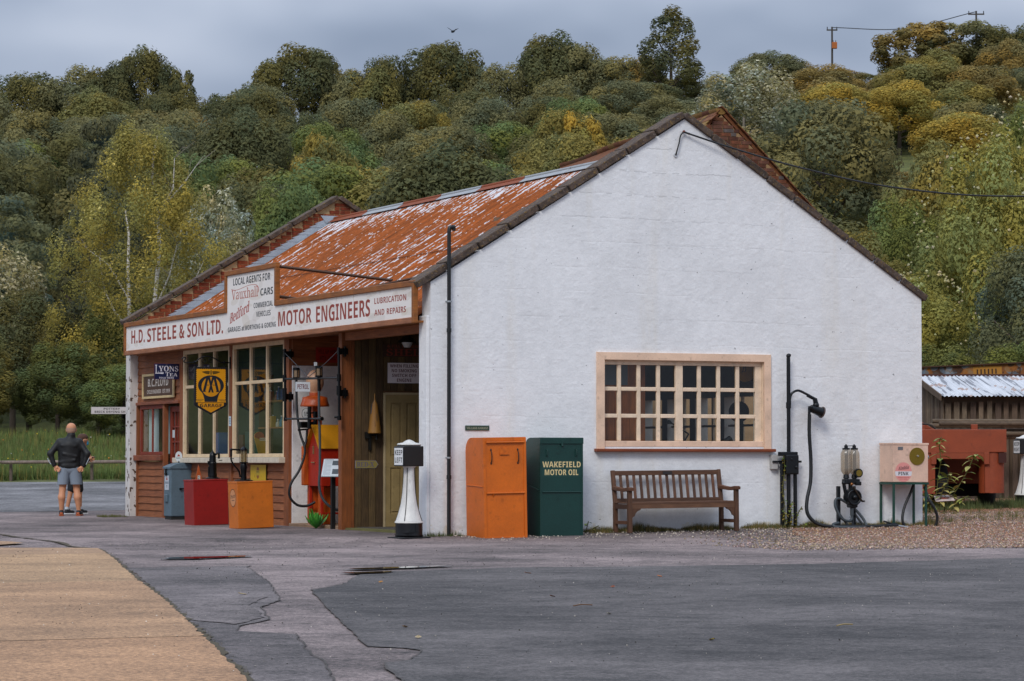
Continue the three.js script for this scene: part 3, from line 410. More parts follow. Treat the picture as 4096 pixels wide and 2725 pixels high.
// ---------------------------------------------------------------- signs on the front
const frameBrown = timber(0xa86522, .6, 1, 2), frameWorn = timber(0xb87a55, .7, 1, 2);
{
  const s = thing('fascia_sign', 'long white fascia sign with brown frame and raised centre, lettered for motor engineers', 'sign');
  const zL = -14.87, zR = -.08, yB = 3.09, yT = 3.715, y2 = 4.345, a = -8.8, b = -6.12, X = -.19;
  const t = print(2048, 640, (c, w, h) => {
    const px = z => (z - zL) / (zR - zL) * w, py = y => (y2 - y) / (y2 - yB) * h;
    c.fillStyle = '#e6e0da'; c.fillRect(0, 0, w, h);
    wear(c, w, h, 500, 3, ['rgba(190,180,168,.25)', 'rgba(226,222,218,.3)', 'rgba(170,150,120,.16)']);
    const r = mulberry(9); c.fillStyle = 'rgba(150,105,60,.2)'; for (let i = 0; i < 60; i++) { const x = r() * w, top = py(x > px(a) && x < px(b) ? y2 - .09 : yT - .09); c.fillRect(x, top, 1 + r() * 2, 8 + 60 * r() * r()); }
    const T = (s2, z0, z1, ya, yb, col, f, sl) => { c.fillStyle = col; fit(c, s2, px(z0), py(yb), px(z1) - px(z0), py(ya) - py(yb), f, sl); };
    const red = '#8f3a2b', ink = '#22262a', B = 'bold 200px sans-serif';
    T('H.D.', -14.45, -13.57, 3.302, 3.55, red, B); T('STEELE', -13.42, -11.62, 3.297, 3.545, red, B); T('&', -11.44, -11.13, 3.29, 3.54, red, B); T('SON', -10.97, -10.03, 3.29, 3.54, red, B); T('LTD.', -9.85, -8.94, 3.286, 3.535, red, B);
    T('LOCAL AGENTS FOR', -8.4, -6.48, 4.078, 4.195, ink, 'bold 200px sans-serif');
    T('Vauxhall', -8.48, -7.1, 3.835, 4.0, '#a8442f', '200px serif'); c.strokeStyle = '#a8442f'; c.lineWidth = 4; c.beginPath(); c.moveTo(px(-8.5), py(4.02)); c.bezierCurveTo(px(-8.1), py(3.94), px(-7.7), py(4.09), px(-7.2), py(4.03)); c.quadraticCurveTo(px(-7.0), py(3.98), px(-7.1), py(3.9)); c.stroke();
    T('CARS', -6.98, -6.34, 3.836, 3.955, ink, B);
    c.save(); T('Bedford', -8.58, -7.54, 3.43, 3.6, '#a03a2a', 'italic bold 200px serif', -.62); c.restore();
    T('COMMERCIAL', -7.32, -6.35, 3.642, 3.728, ink, B); T('VEHICLES', -7.19, -6.46, 3.491, 3.576, ink, B);
    T('GARAGES', -8.68, -8.0, 3.291, 3.374, ink, B); T('at', -7.945, -7.8, 3.291, 3.374, ink, B); T('WORTHING & GORING', -7.77, -6.2, 3.29, 3.371, ink, B);
    T('MOTOR', -6.08, -4.485, 3.287, 3.523, red, B); T('ENGINEERS', -4.277, -1.908, 3.27, 3.523, red, B);
    T('LUBRICATION', -1.73, -.444, 3.442, 3.53, red, B); T('AND', -1.73, -1.32, 3.267, 3.354, red, B); T('REPAIRS', -1.22, -.454, 3.264, 3.352, red, B);
  });
  const sh = new THREE.Shape([[zL + .012, yB + .012], [zR - .012, yB + .012], [zR - .012, yT - .012], [b - .012, yT - .012], [b - .012, y2 - .012], [a + .012, y2 - .012], [a + .012, yT - .012], [zL + .012, yT - .012]].map(p => new THREE.Vector2(...p)));
  const g = new THREE.ExtrudeGeometry(sh, { depth: .025, bevelEnabled: false }); { const p = g.attributes.position, u = g.attributes.uv; for (let i = 0; i < p.count; i++) u.setXY(i, (p.getX(i) - zL) / (zR - zL), (p.getY(i) - yB) / (y2 - yB)); }
  g.rotateY(-Math.PI / 2); add(s, 'panel', mv(g, X + .012, 0, 0), printed(t, .6));
  const f = .088, x0 = X - .045, x1 = X + .03, R = (y0, y1, z0, z1, m = frameBrown) => add(s, 'frame_rail', bx(x0, x1, y0, y1, z0, z1, .012), m);
  R(yT - f, yT, zL + f, a); R(yT - f, yT, b, zR - f); R(yB, yT, zL, zL + f); R(yB, yT, zR - f, zR); R(yT - f, y2 - f, a, a + f); R(yT - f, y2 - f, b - f, b); R(y2 - f, y2, a, b); R(yB, yB + f, zL + f, -8.9, frameWorn); R(yB, yB + f, -8.895, -4.4, frameWorn); R(yB, yB + f, -4.395, zR - f, frameWorn);
  add(s, 'soffit_board', bx(X + .03, .13, yB + .01, yB + .04, zL + .05, zR - .05), frameBrown);
  for (const [p, q] of [[[-.15, 4.28, -6.2], [1.15, 3.98, -4.4]], [[-.15, 3.78, -6.15], [.62, 3.64, -5.6]], [[-.15, 4.28, -8.75], [1.0, 3.9, -9.6]], [[-.1, 3.7, -2.9], [1.15, 4.0, -1.55]], [[-.15, 3.7, -12.2], [.8, 3.82, -11.2]]]) add(s, 'strut', uvm(beam(p, q, .05, .03, .004)), paint(0x4d3322, .8));
}
// flat signs: board with a printed face; (w, h), placed with its face towards +z, then turned
function flatSign(name, label, w, h, draw, x, y, z, turn, { px = 256, edge = 0x222222, group, thick = .012, cat = 'sign', rough = .4 } = {}) {
  const s = thing(name, label, cat, group, x, y, z, turn); add(s, 'board', bx(-w / 2, w / 2, -h / 2, h / 2, -thick, 0, .003), plain(edge, .5)); add(s, 'printed_face', mv(face(w, h), 0, 0, .0015), printed(print(Math.round(px * Math.max(1, w / h)), Math.round(px * Math.max(1, h / w)), draw), rough)); return s;
}
const LEFT = -Math.PI / 2;   // faces the road in front of the shop
flatSign('enamel_sign', 'dark blue enamel tea sign with white lettering, projecting by the shop door', .48, .29, (c, w, h) => { c.fillStyle = '#131a42'; c.fillRect(0, 0, w, h); c.strokeStyle = '#6e3340'; c.lineWidth = 5; c.strokeRect(2, 2, w - 4, h - 4); c.fillStyle = '#d6d2da'; fit(c, 'L', w * .04, h * .08, w * .13, h * .56, 'bold 200px serif'); c.beginPath(); c.moveTo(w * .04, h * .66); c.quadraticCurveTo(w * .2, h * .54, w * .38, h * .56); c.quadraticCurveTo(w * .4, h * .66, w * .3, h * .66); c.quadraticCurveTo(w * .15, h * .6, w * .04, h * .66); c.fill(); fit(c, 'YONS', w * .18, h * .15, w * .78, h * .34, 'bold 200px serif'); fit(c, 'T', w * .45, h * .54, w * .15, h * .26, 'bold 200px serif'); fit(c, 'EA', w * .61, h * .6, w * .32, h * .2, 'bold 200px serif'); fit(c, 'SOLD HERE', w * .2, h * .85, w * .58, h * .1); wear(c, w, h, 14, 4, ['rgba(190,150,60,.8)', 'rgba(40,20,20,.8)']); }, -.125, 2.724, -12.44, 0, { edge: 0x2a1530 });
flatSign('painted_sign', 'brown cycle engineer sign in cream frame on the boards', 1.95, .42, (c, w, h) => { c.fillStyle = '#4e3326'; c.fillRect(0, 0, w, h); wear(c, w, h, 60, 8, ['rgba(90,60,46,.4)', 'rgba(60,38,28,.4)']); c.fillStyle = '#2c1c16'; fit(c, 'B.C.FLOYD', w * .17, h * .2, w * .66, h * .34); c.fillStyle = '#c9bfb6'; fit(c, 'B.C.FLOYD', w * .16, h * .17, w * .66, h * .34); fit(c, 'CYCLE ENGINEER', w * .13, h * .66, w * .46, h * .17); fit(c, 'EST.1919', w * .64, h * .66, w * .23, h * .17); }, .118, 2.495, -13.75, LEFT, { edge: 0x3a2619 });
{ const p = scene.children[scene.children.length - 1], m = paint(0xd6bd8c, .6); add(p, 'frame', [bx(-1.0, 1.0, .19, .235, -.01, .02, .006), bx(-1.0, 1.0, -.235, -.19, -.01, .02, .006), bx(-1.0, -.94, -.19, .19, -.01, .02, .006), bx(.94, 1.0, -.19, .19, -.01, .02, .006)], m); }
{ // hanging garage sign on its bracket
  const iron = plain(0x111317, .45, .6), k = thing('sign_bracket', 'wrought iron scrolled bracket on post between the shop windows', 'bracket', null, 0, 0, -9.48);
  add(k, 'arm', [tube([[.13, 2.80, 0], [.0, 2.80, 0], [-.08, 2.81, 0], [-.18, 2.87, 0], [-.32, 2.905, 0], [-.44, 2.87, 0], [-.53, 2.80, 0], [-.62, 2.792, 0], [-.71, 2.79, 0], [-.735, 2.82, 0], [-.70, 2.86, 0], [-.73, 2.885, 0], [-.775, 2.85, 0]], .011, 80, 6), ball(.0, 2.815, 0, .014), ball(-.545, 2.81, 0, .014)], iron);
  add(k, 'wall_plate', bx(.095, .114, 2.69, 2.9, -.02, .02, .004), iron);
  for (const d of [-.38, -.25]) add(k, 'scroll', mv(new THREE.TorusGeometry(.035, .005, 6, 18), d, 2.83, 0), iron);
  const s = thing('hanging_sign', 'yellow and black shield-shaped garage sign hanging from iron bracket', 'sign', null, -.242, 0, -9.48);
  const out = [[-.297, 2.715], [.297, 2.715], [.297, 2.06], [.26, 2.035], [0, 1.895], [-.26, 2.035], [-.297, 2.06]];
  const t = print(512, 704, (c, w, h) => {
    const X = x => (x + .297) / .594 * w, Y = y => (2.715 - y) / .82 * h; c.fillStyle = '#16181d'; c.fillRect(0, 0, w, h); c.fillStyle = '#d8940f'; c.beginPath(); const L = -.272, Rr = .272, tp = 2.69, bt = 2.135; c.moveTo(X(L), Y(tp));
    const zig = (x0, y0, x1, y1, n, nx, ny) => { for (let i = 0; i < n; i++) { const m = (i + .5) / n, e = (i + 1) / n; c.lineTo(X(lerp(x0, x1, m) + nx), Y(lerp(y0, y1, m) + ny)); c.lineTo(X(lerp(x0, x1, e)), Y(lerp(y0, y1, e))); } };
    zig(L, tp, Rr, tp, 16, 0, -.013); zig(Rr, tp, Rr, bt, 16, -.013, 0); c.lineTo(X(Rr), Y(2.105)); c.lineTo(X(L), Y(2.105)); c.lineTo(X(L), Y(bt)); zig(L, bt, L, tp, 16, .013, 0); c.fill();
    c.fillStyle = '#23282e'; for (const sx of [-1, 1]) for (let i = 0; i < 3; i++) c.fillRect(X(sx > 0 ? .13 + i * .022 : -.272), Y(2.155 - i * .014), (.142 - i * .022) / .594 * w, 4);
    c.fillStyle = '#1b222b'; c.beginPath(); c.ellipse(X(0), Y(2.4), .235 / .594 * w, .175 / .82 * h, 0, 0, 7); c.fill(); c.beginPath(); c.moveTo(X(-.2), Y(2.34)); c.quadraticCurveTo(X(-.12), Y(2.22), X(-.115), Y(2.112)); c.lineTo(X(.115), Y(2.112)); c.quadraticCurveTo(X(.12), Y(2.22), X(.2), Y(2.34)); c.fill();
    c.fillStyle = '#cf8a10'; c.beginPath(); c.ellipse(X(0), Y(2.375), .172 / .594 * w, .172 / .82 * h, 0, 0, 7); c.fill();
    c.fillStyle = '#1b222b'; for (const sx of [-1, 1]) { c.beginPath(); c.moveTo(X(sx * -.02 + sx * .06), Y(2.545)); c.lineTo(X(sx * .085), Y(2.545)); c.lineTo(X(sx * .15), Y(2.285)); c.lineTo(X(sx * .105), Y(2.285)); c.closePath(); c.fill(); c.beginPath(); c.moveTo(X(sx * .06), Y(2.545)); c.lineTo(X(sx * .02), Y(2.545)); c.lineTo(X(-sx * .05), Y(2.275)); c.lineTo(X(-sx * .015), Y(2.275)); c.closePath(); c.fill(); c.fillRect(X(sx > 0 ? .03 : -.12), Y(2.41), .09 / .594 * w, 9); c.fillRect(X(sx > 0 ? .09 : -.165), Y(2.295), .075 / .594 * w, 9); }
    c.fillStyle = '#5c430f'; for (const sx of [-1, 1]) { c.beginPath(); c.moveTo(X(sx * .02), Y(2.645)); c.quadraticCurveTo(X(sx * .07), Y(2.66), X(sx * .17), Y(2.635)); c.quadraticCurveTo(X(sx * .11), Y(2.595), X(sx * .03), Y(2.59)); c.fill(); } c.fillStyle = '#3d2d1c'; c.beginPath(); c.ellipse(X(0), Y(2.62), 12, 46, 0, 0, 7); c.fill(); c.strokeStyle = '#d7a21d'; c.lineWidth = 4; c.stroke();
    c.fillStyle = '#cf8a10'; c.beginPath(); c.moveTo(X(-.235), Y(2.098)); c.lineTo(X(.235), Y(2.098)); c.lineTo(X(.235), Y(2.05)); c.lineTo(X(0), Y(1.925)); c.lineTo(X(-.235), Y(2.05)); c.fill(); c.fillStyle = '#1b1e22'; fit(c, 'GARAGE', X(-.2), Y(2.08), X(.2) - X(-.2), Y(2.02) - Y(2.08));
  });
  add(s, 'board', mv(slab(out, .03, .004), 0, 0, -.032), plain(0x101114, .5));
  const fg = new THREE.ShapeGeometry(new THREE.Shape(out.map(p => new THREE.Vector2(...p)))); { const p = fg.attributes.position, u = fg.attributes.uv; for (let i = 0; i < p.count; i++) u.setXY(i, (p.getX(i) + .297) / .594, 1 - (2.715 - p.getY(i)) / .82); } add(s, 'printed_face', mv(fg, 0, 0, .0035), printed(t, .4));
  for (const d of [-.29, .24]) add(s, 'hanger', rod([d, 2.7, -.01], [d, 2.81, 0], .006), iron);
}
flatSign('enamel_sign', 'yellow enamel tyre sign on the boards behind the orange box', .8, .36, (c, w, h) => { c.fillStyle = '#c9a312'; c.fillRect(0, 0, w, h); c.fillStyle = '#8a4a1a'; c.beginPath(); c.ellipse(w * .48, h * .38, w * .1, h * .28, 0, 0, 7); c.fill(); c.fillStyle = '#b79a2a'; c.fillRect(w * .39, h * .26, w * .18, h * .24); c.fillStyle = '#1b1a14'; fit(c, 'STOCK', w * .4, h * .3, w * .16, h * .07); fit(c, 'DUNLOP', w * .03, h * .78, w * .92, h * .2); wear(c, w, h, 30, 5, ['rgba(110,70,20,.5)']); }, .118, .84, -7.99, LEFT, { edge: 0x3a3016 });
flatSign('notice_plate', 'small pale blue notice plate on the post between shop windows', .13, .17, (c, w, h) => { c.fillStyle = '#b9c8d2'; c.fillRect(0, 0, w, h); c.fillStyle = '#3b5570'; for (let i = 0; i < 4; i++) c.fillRect(w * .2, h * (.2 + i * .17), w * .6, h * .07); }, .112, 1.78, -9.49, LEFT, { px: 64 });
flatSign('petrol_company_sign', 'worn red sign lettered fill up here, above the pump alcove', .41, .25, (c, w, h) => { c.fillStyle = '#97261c'; c.fillRect(0, 0, w, h); c.fillStyle = '#3c0f0c'; fit(c, 'FILL UP HERE', w * .12, h * .14, w * .8, h * .27); fit(c, 'WITH · SHELL', w * .16, h * .56, w * .7, h * .27); wear(c, w, h, 40, 6, ['rgba(60,18,14,.4)', 'rgba(160,60,40,.3)']); }, .76, 2.84, -6.36, 0, { edge: 0x5a1712 });
flatSign('notice_sign', 'white no smoking notice about switching off engines on the plank partition', .56, .32, (c, w, h) => { c.fillStyle = '#dcd4d8'; c.fillRect(0, 0, w, h); c.fillStyle = '#5a2f38';['WHEN FILLING', 'NO SMOKING', 'SWITCH OFF', 'ENGINE'].forEach((s, i) => { const ww = [.86, .76, .74, .44][i]; fit(c, s, w * (.5 - ww / 2), h * (.07 + i * .235), w * ww, h * .155); }); }, 1.09, 2.475, -3.755, 0, { edge: 0x8a8285 });
flatSign('lettered_board', 'dark board with dull red lettering high inside the open bay', .95, .2, (c, w, h) => { c.fillStyle = '#3a2416'; c.fillRect(0, 0, w, h); c.fillStyle = '#7a3a22'; fit(c, '& FILL UP HERE WITH', w * .08, h * .04, w * .8, h * .22); c.fillStyle = '#7d2f22'; fit(c, 'SHELL', w * .06, h * .36, w * .76, h * .56, 'bold 200px serif'); }, 1.2, 2.83, -3.75, 0, { edge: 0x2a1a10, rough: .7 });
{ const s = thing('arrow_sign', 'small yellow arrow plate with purple lettering on the planks', 'sign', null, .46, 1.032, -3.76); const o = [[-.195, -.06], [.15, -.06], [.195, 0], [.15, .06], [-.195, .06]]; add(s, 'board', mv(slab(o, .008), 0, 0, -.004), plain(0x8a8290, .5)); const g = new THREE.ShapeGeometry(new THREE.Shape(o.map(p => new THREE.Vector2(p[0] * .96, p[1] * .93)))); { const p = g.attributes.position, u = g.attributes.uv; for (let i = 0; i < p.count; i++) u.setXY(i, (p.getX(i) + .19) / .38, (p.getY(i) + .06) / .12); } add(s, 'printed_face', mv(g, 0, 0, .0055), printed(print(256, 84, (c, w, h) => { c.fillStyle = '#8a7c40'; c.fillRect(0, 0, w, h); c.fillStyle = '#5b5578'; fit(c, 'RED-X', w * .06, h * .2, w * .76, h * .6, 'bold 200px serif'); c.strokeStyle = '#8a8290'; c.lineWidth = 5; c.strokeRect(0, 0, w, h); }))); }
{ const s = thing('wall_lamp', 'black shaded lamp with white glass hanging inside the bay', 'lamp', null, 1.057, 2.97, -3.55); add(s, 'shade', turned([[.02, .1], [.05, .08], [.14, .0], [.145, -.02]], 20), plain(0x141414, .5)); add(s, 'globe', turned([[.0, -.1], [.05, -.095], [.085, -.03], [.09, .0]], 16), plain(0xbfc3c8, .3)); add(s, 'stem', [rod([0, .09, 0], [0, .2, 0], .012), rod([0, .19, 0], [0, .19, -.2], .012)], plain(0x141414, .5)); }
{ // conical fire extinguisher
  const s = thing('fire_extinguisher', 'rusty yellow conical fire extinguisher on bracket against dark planks', 'extinguisher', null, .55, 0, -3.65); add(s, 'cone_body', turned([[.0, 1.515], [.1, 1.515], [.105, 1.53], [.045, 1.98], [.02, 2.02], [.012, 2.05], [.01, 2.14], [0, 2.145]], 20), new THREE.MeshStandardMaterial({ roughness: .6, map: print(256, 256, (c, w, h) => { c.fillStyle = '#8a5f22'; c.fillRect(0, 0, w, h); wear(c, w, h, 120, 12, ['rgba(80,50,25,.6)', 'rgba(150,110,50,.5)', 'rgba(60,55,60,.5)']); c.fillStyle = '#3d3f4c'; c.fillRect(w * .58, h * .2, w * .22, h * .42); }) }));
  const iron = plain(0x15130f, .6, .4); add(s, 'bracket', [bx(-.13, -.03, 1.44, 1.54, -.1, -.06), rod([-.02, 1.5, -.09], [.02, 1.5, .02], .02), bx(-.07, -.03, 1.26, 1.5, -.1, -.07)], iron); add(s, 'nozzle', rod([.03, 1.52, 0], [.03, 1.42, .01], .022), iron); }
{ // keep-left bollard
  var makeBollard = (label, words, x, y, z, ry0, worn) => {
    const s = thing('traffic_bollard', label, 'bollard', null, x, y, z, ry0), white = paint(0xe2e0dc, .5), black = paint(0x0f1114, .35);
    add(s, 'base_plate', bx(-.24, .24, -.02, .012, -.2, .2, .006), black);
    add(s, 'base_drum', turned([[0, .012], [.2, .012], [.2, .04], [.196, .05], [.196, .2], [.2, .21], [0, .215]], 30), black); add(s, 'hatch', [bx(-.03, .0, .08, .19, .19, .2), bx(-.19, .05, .075, .083, .1, .199)], black);
    add(s, 'column', turned([[.205, .21], [.207, .225], [.19, .245], [.155, .35], [.12, .48], [.096, .64], [.083, .8], [.077, .95], [.08, 1.0], [.1, 1.02]], 30), white);
    for (const a of [.62, -1.0, 2.2, 3.8]) add(s, 'stripe', tube([.24, .35, .48, .64, .8, .95, 1.0].map((h, i) => { const r = [.196, .157, .122, .098, .085, .079, .082][i]; return [Math.sin(a) * r, h, Math.cos(a) * r]; }), .0065, 40, 5), black);
    const q = .178; add(s, 'lamp_box', bx(-q, q, 1.02, 1.31, -.115, .115, .012), paint(0x17130f, .4));
    add(s, 'sign_frame', bx(-q - .012, -q, 1.025, 1.3, -.112, .112, .004), black); add(s, 'hinge', [rod([-q - .01, 1.05, .118], [-q - .01, 1.1, .118], .01), rod([-q - .01, 1.22, .118], [-q - .01, 1.27, .118], .01), bx(q, q + .02, 1.2, 1.27, .05, .07)], black);
    add(s, 'sign_panel', mv(rotY(face(.2, .245), LEFT), -q - .0135, 1.162, 0), printed(print(256, 314, (c, w, h) => { c.fillStyle = '#d5d6d6'; c.fillRect(0, 0, w, h); c.fillStyle = '#111'; fit(c, words[0], w * .07, h * .12, w * .86, h * .3); fit(c, words[1], w * .07, h * .56, w * .86, h * .3); if (worn) wear(c, w, h, 60, 14, ['rgba(120,120,118,.8)', 'rgba(225,225,222,.9)', 'rgba(215,214,210,.9)']); })));
    add(s, 'cap', [turned([[0, 1.405], [.02, 1.4], [.05, 1.385], [.08, 1.36], [.14, 1.348], [.148, 1.335], [.15, 1.322], [.13, 1.318], [0, 1.318]], 4).rotateY(Math.PI / 4).scale(1.33, 1, 1.0)], white); add(s, 'collar', bx(-.13, .13, 1.3, 1.325, -.1, .1), black);
    return s; };
}
function rotY(g, a) { return g.rotateY(a); }
makeBollard('white flared traffic bollard with black base reading keep left by the bay', ['KEEP', 'LEFT'], -.46, -.012, .32, .28);

// ---------------------------------------------------------------- boxes and hand pumps before the shop
function box3(name, label, w, h, d, x, y, z, tilt, m, lid) { const s = thing(name, label, 'bin', null, x, y, z); s.rotation.z = tilt; add(s, 'cabinet', bx(0, w, 0, h, -d, 0, .008), m); if (lid) add(s, 'lid', bx(-.006, w + .006, h, h + .02, -d - .006, .006, .006), m); return s; }
const redPaint = paint(0x98140e, .5, { rep: .5 }), orangePaint = paint(0xd27018, .5, { rep: .5 });
box3('dispenser_box', 'plain dark red steel box with black hand pump on top', .61, .745, .53, -1.03, .0, -7.93, .03, redPaint, true);
box3('dispenser_box', 'orange steel box with oval maker mark and glass-cylinder oil pump on top', .6, .73, .46, -1.11, .0, -5.38, .035, orangePaint, true);
{ const s = scene.children[scene.children.length - 1]; add(s, 'maker_mark', mv(rotY(new THREE.CircleGeometry(.5, 32), LEFT).scale(1, .29, .3), -.0015, .49, -.23), printed(print(256, 256, (c, w, h) => { c.fillStyle = '#c98a5c'; c.fillRect(0, 0, w, h); c.strokeStyle = '#2b1a12'; c.lineWidth = 9; c.beginPath(); c.ellipse(w / 2, h / 2, w / 2 - 5, h / 2 - 5, 0, 0, 7); c.stroke(); c.fillStyle = '#2b1a12'; fit(c, 'Pratts', w * .1, h * .36, w * .8, h * .2, 'italic bold 200px serif', -.12); c.fillRect(w * .3, h * .62, w * .45, 8); }), .5)); }
const iron = plain(0x0d0e10, .32, .5);
{ const s = thing('hand_pump', 'black cast iron hand pump standing on the dark red box', 'pump', null, -.63, .785, -8.18); add(s, 'base_flange', turned([[0, 0], [.12, 0], [.12, .015], [.08, .03], [0, .03]], 24), iron); add(s, 'barrel', turned([[.075, .02], [.075, .08], [.068, .09], [.066, .24], [.072, .25], [.072, .27], [.06, .28], [.055, .38], [.05, .42], [.02, .45], [.01, .47], [0, .5]], 20), iron); add(s, 'spout', [tube([[.03, .4, 0], [.08, .43, .02], [.1, .41, .03], [.1, .34, .03]], .02, 20, 8), rod([.1, .31, .03], [.16, .31, .03], .006)], iron); add(s, 'bracket', [bx(-.085, -.06, .24, .3, -.02, .02), bx(-.08, -.06, .05, .2, -.015, .015)], iron); }
{ const s = thing('oil_pump', 'black oil pump with caged glass cylinder and curved spout on the orange box', 'pump', null, -.95, .765, -5.6); add(s, 'base_flange', turned([[0, 0], [.15, 0], [.15, .012], [.07, .03], [0, .03]], 24), iron); add(s, 'body', turned([[.05, .02], [.045, .1], [.05, .16], [.06, .22], [.05, .27], [.04, .29]], 16), iron); add(s, 'cage_plate', [rod([0, .29, 0], [0, .305, 0], .07, .07, 20), rod([0, .49, 0], [0, .505, 0], .07, .07, 20), turned([[.055, .505], [.04, .53], [.015, .545], [.01, .56], [0, .565]], 16)], iron); for (let i = 0; i < 6; i++) { const a = i * 1.047 + .3; add(s, 'cage_rod', rod([Math.sin(a) * .063, .3, Math.cos(a) * .063], [Math.sin(a) * .063, .495, Math.cos(a) * .063], .004, .004, 6), iron); }
  add(s, 'glass_cylinder', turned([[.05, .305], [.05, .49]], 20), new THREE.MeshPhysicalMaterial({ color: 0xcdb98a, roughness: .1, transmission: .75, thickness: 0, side: THREE.DoubleSide })); add(s, 'plunger', rod([0, .3, 0], [0, .49, 0], .012), plain(0x6b5836, .5));
  add(s, 'spout', [rod([-.06, .5, .0], [-.21, .505, .02], .014), ball(-.22, .5, .02, .025), rod([-.22, .5, .02], [-.22, .4, .02], .018), tube([[-.22, .42, .02], [-.215, .33, .02], [-.16, .24, .02], [-.1, .18, .01], [-.07, .12, 0], [-.06, .06, 0]], .014, 30, 7), rod([-.235, .36, .02], [-.17, .36, .02], .005)], iron); }
{ const s = thing('triangle_sign', 'small orange triangular sign propped behind the dark red box', 'sign', null, -.58, .785, -9.1); s.rotation.x = -.1; const o = [[-.1, -.2], [.1, -.2], [0, .235]]; add(s, 'board', slab(o, .01, .003), paint(0xb5541c, .5)); add(s, 'label', mv(face(.045, .2), 0, -.05, .0145), printed(print(40, 160, (c, w, h) => { c.fillStyle = '#c9c6bd'; c.fillRect(0, 0, w, h); c.save(); c.translate(w, 0); c.rotate(Math.PI / 2); c.fillStyle = '#2a4a4c'; fit(c, 'Castrol', 10, 8, h - 20, w - 16); c.restore(); }))); add(s, 'stake', bx(-.012, .012, -.78, -.18, -.012, 0), plain(0x40301f, .8)); }
{ // grey oil cabinet with curved lid
  const s = thing('oil_cabinet', 'blue-grey steel oil cabinet with curved lid beside the shop door', 'cabinet', null, -.24, .02, -11.8), m = paint(0x5f7482, .5, { rep: .6 });
  add(s, 'cabinet', bx(0, .47, .06, .95, -.42, 0, .02), m); add(s, 'plinth', bx(.02, .45, 0, .06, -.4, -.02), plain(0x1d1d1b, .8));
  const o = []; for (let i = 0; i <= 12; i++) { const t = i / 12; o.push([-.015 + .5 * t, .955 + .075 * Math.sin(Math.PI * t)]); } add(s, 'lid', mv(slab([...o, [.485, .93], [-.015, .93]], .45, .004), 0, 0, -.435), m);
  add(s, 'handle', [rod([.17, .56, .03], [.33, .57, .03], .012), rod([.18, .56, 0], [.18, .56, .04], .02)], iron);
  add(s, 'latch', [bx(-.03, -.012, .8, .92, -.26, -.22), bx(-.035, -.012, .82, .84, -.3, -.18)], iron); add(s, 'scoop', bx(-.03, 0, .32, .46, -.3, -.14, .012), m);
  add(s, 'label_plate', mv(rotY(face(.26, .26), LEFT), -.0045, .67, -.22), printed(print(128, 128, (c, w, h) => { c.fillStyle = '#b9bec4'; c.fillRect(0, 0, w, h); c.fillStyle = '#9c2f22'; c.beginPath(); c.moveTo(w * .3, h * .3); c.lineTo(w * .5, h * .08); c.lineTo(w * .7, h * .3); c.fill(); c.fillStyle = '#33475c'; fit(c, 'Mobiloil', w * .1, h * .4, w * .8, h * .18); c.fillStyle = '#33363a'; fit(c, 'T', w * .38, h * .68, w * .24, h * .16); }), .5)); }
{ const s = thing('oval_sign', 'small white oval sign with red emblem standing on the grey cabinet', 'sign', null, -.02, 1.165, -12.02, -.5); add(s, 'plate', rx(new THREE.CylinderGeometry(.5, .5, .012, 28), Math.PI / 2).scale(.13, .19, 1), plain(0xb9bcbe, .4)); add(s, 'printed_face', mv(new THREE.CircleGeometry(.5, 28).scale(.125, .185, 1), 0, 0, .0075), printed(print(96, 128, (c, w, h) => { c.fillStyle = '#c6c8c9'; c.fillRect(0, 0, w, h); c.fillStyle = '#9c3020'; c.beginPath(); c.moveTo(w * .25, h * .48); c.lineTo(w * .5, h * .25); c.lineTo(w * .75, h * .48); c.fill(); c.fillStyle = '#2f5a48'; fit(c, 'Mobiloil', w * .16, h * .58, w * .68, h * .13); }))); add(s, 'stem', rod([0, -.12, 0], [0, -.08, 0], .01), iron); }

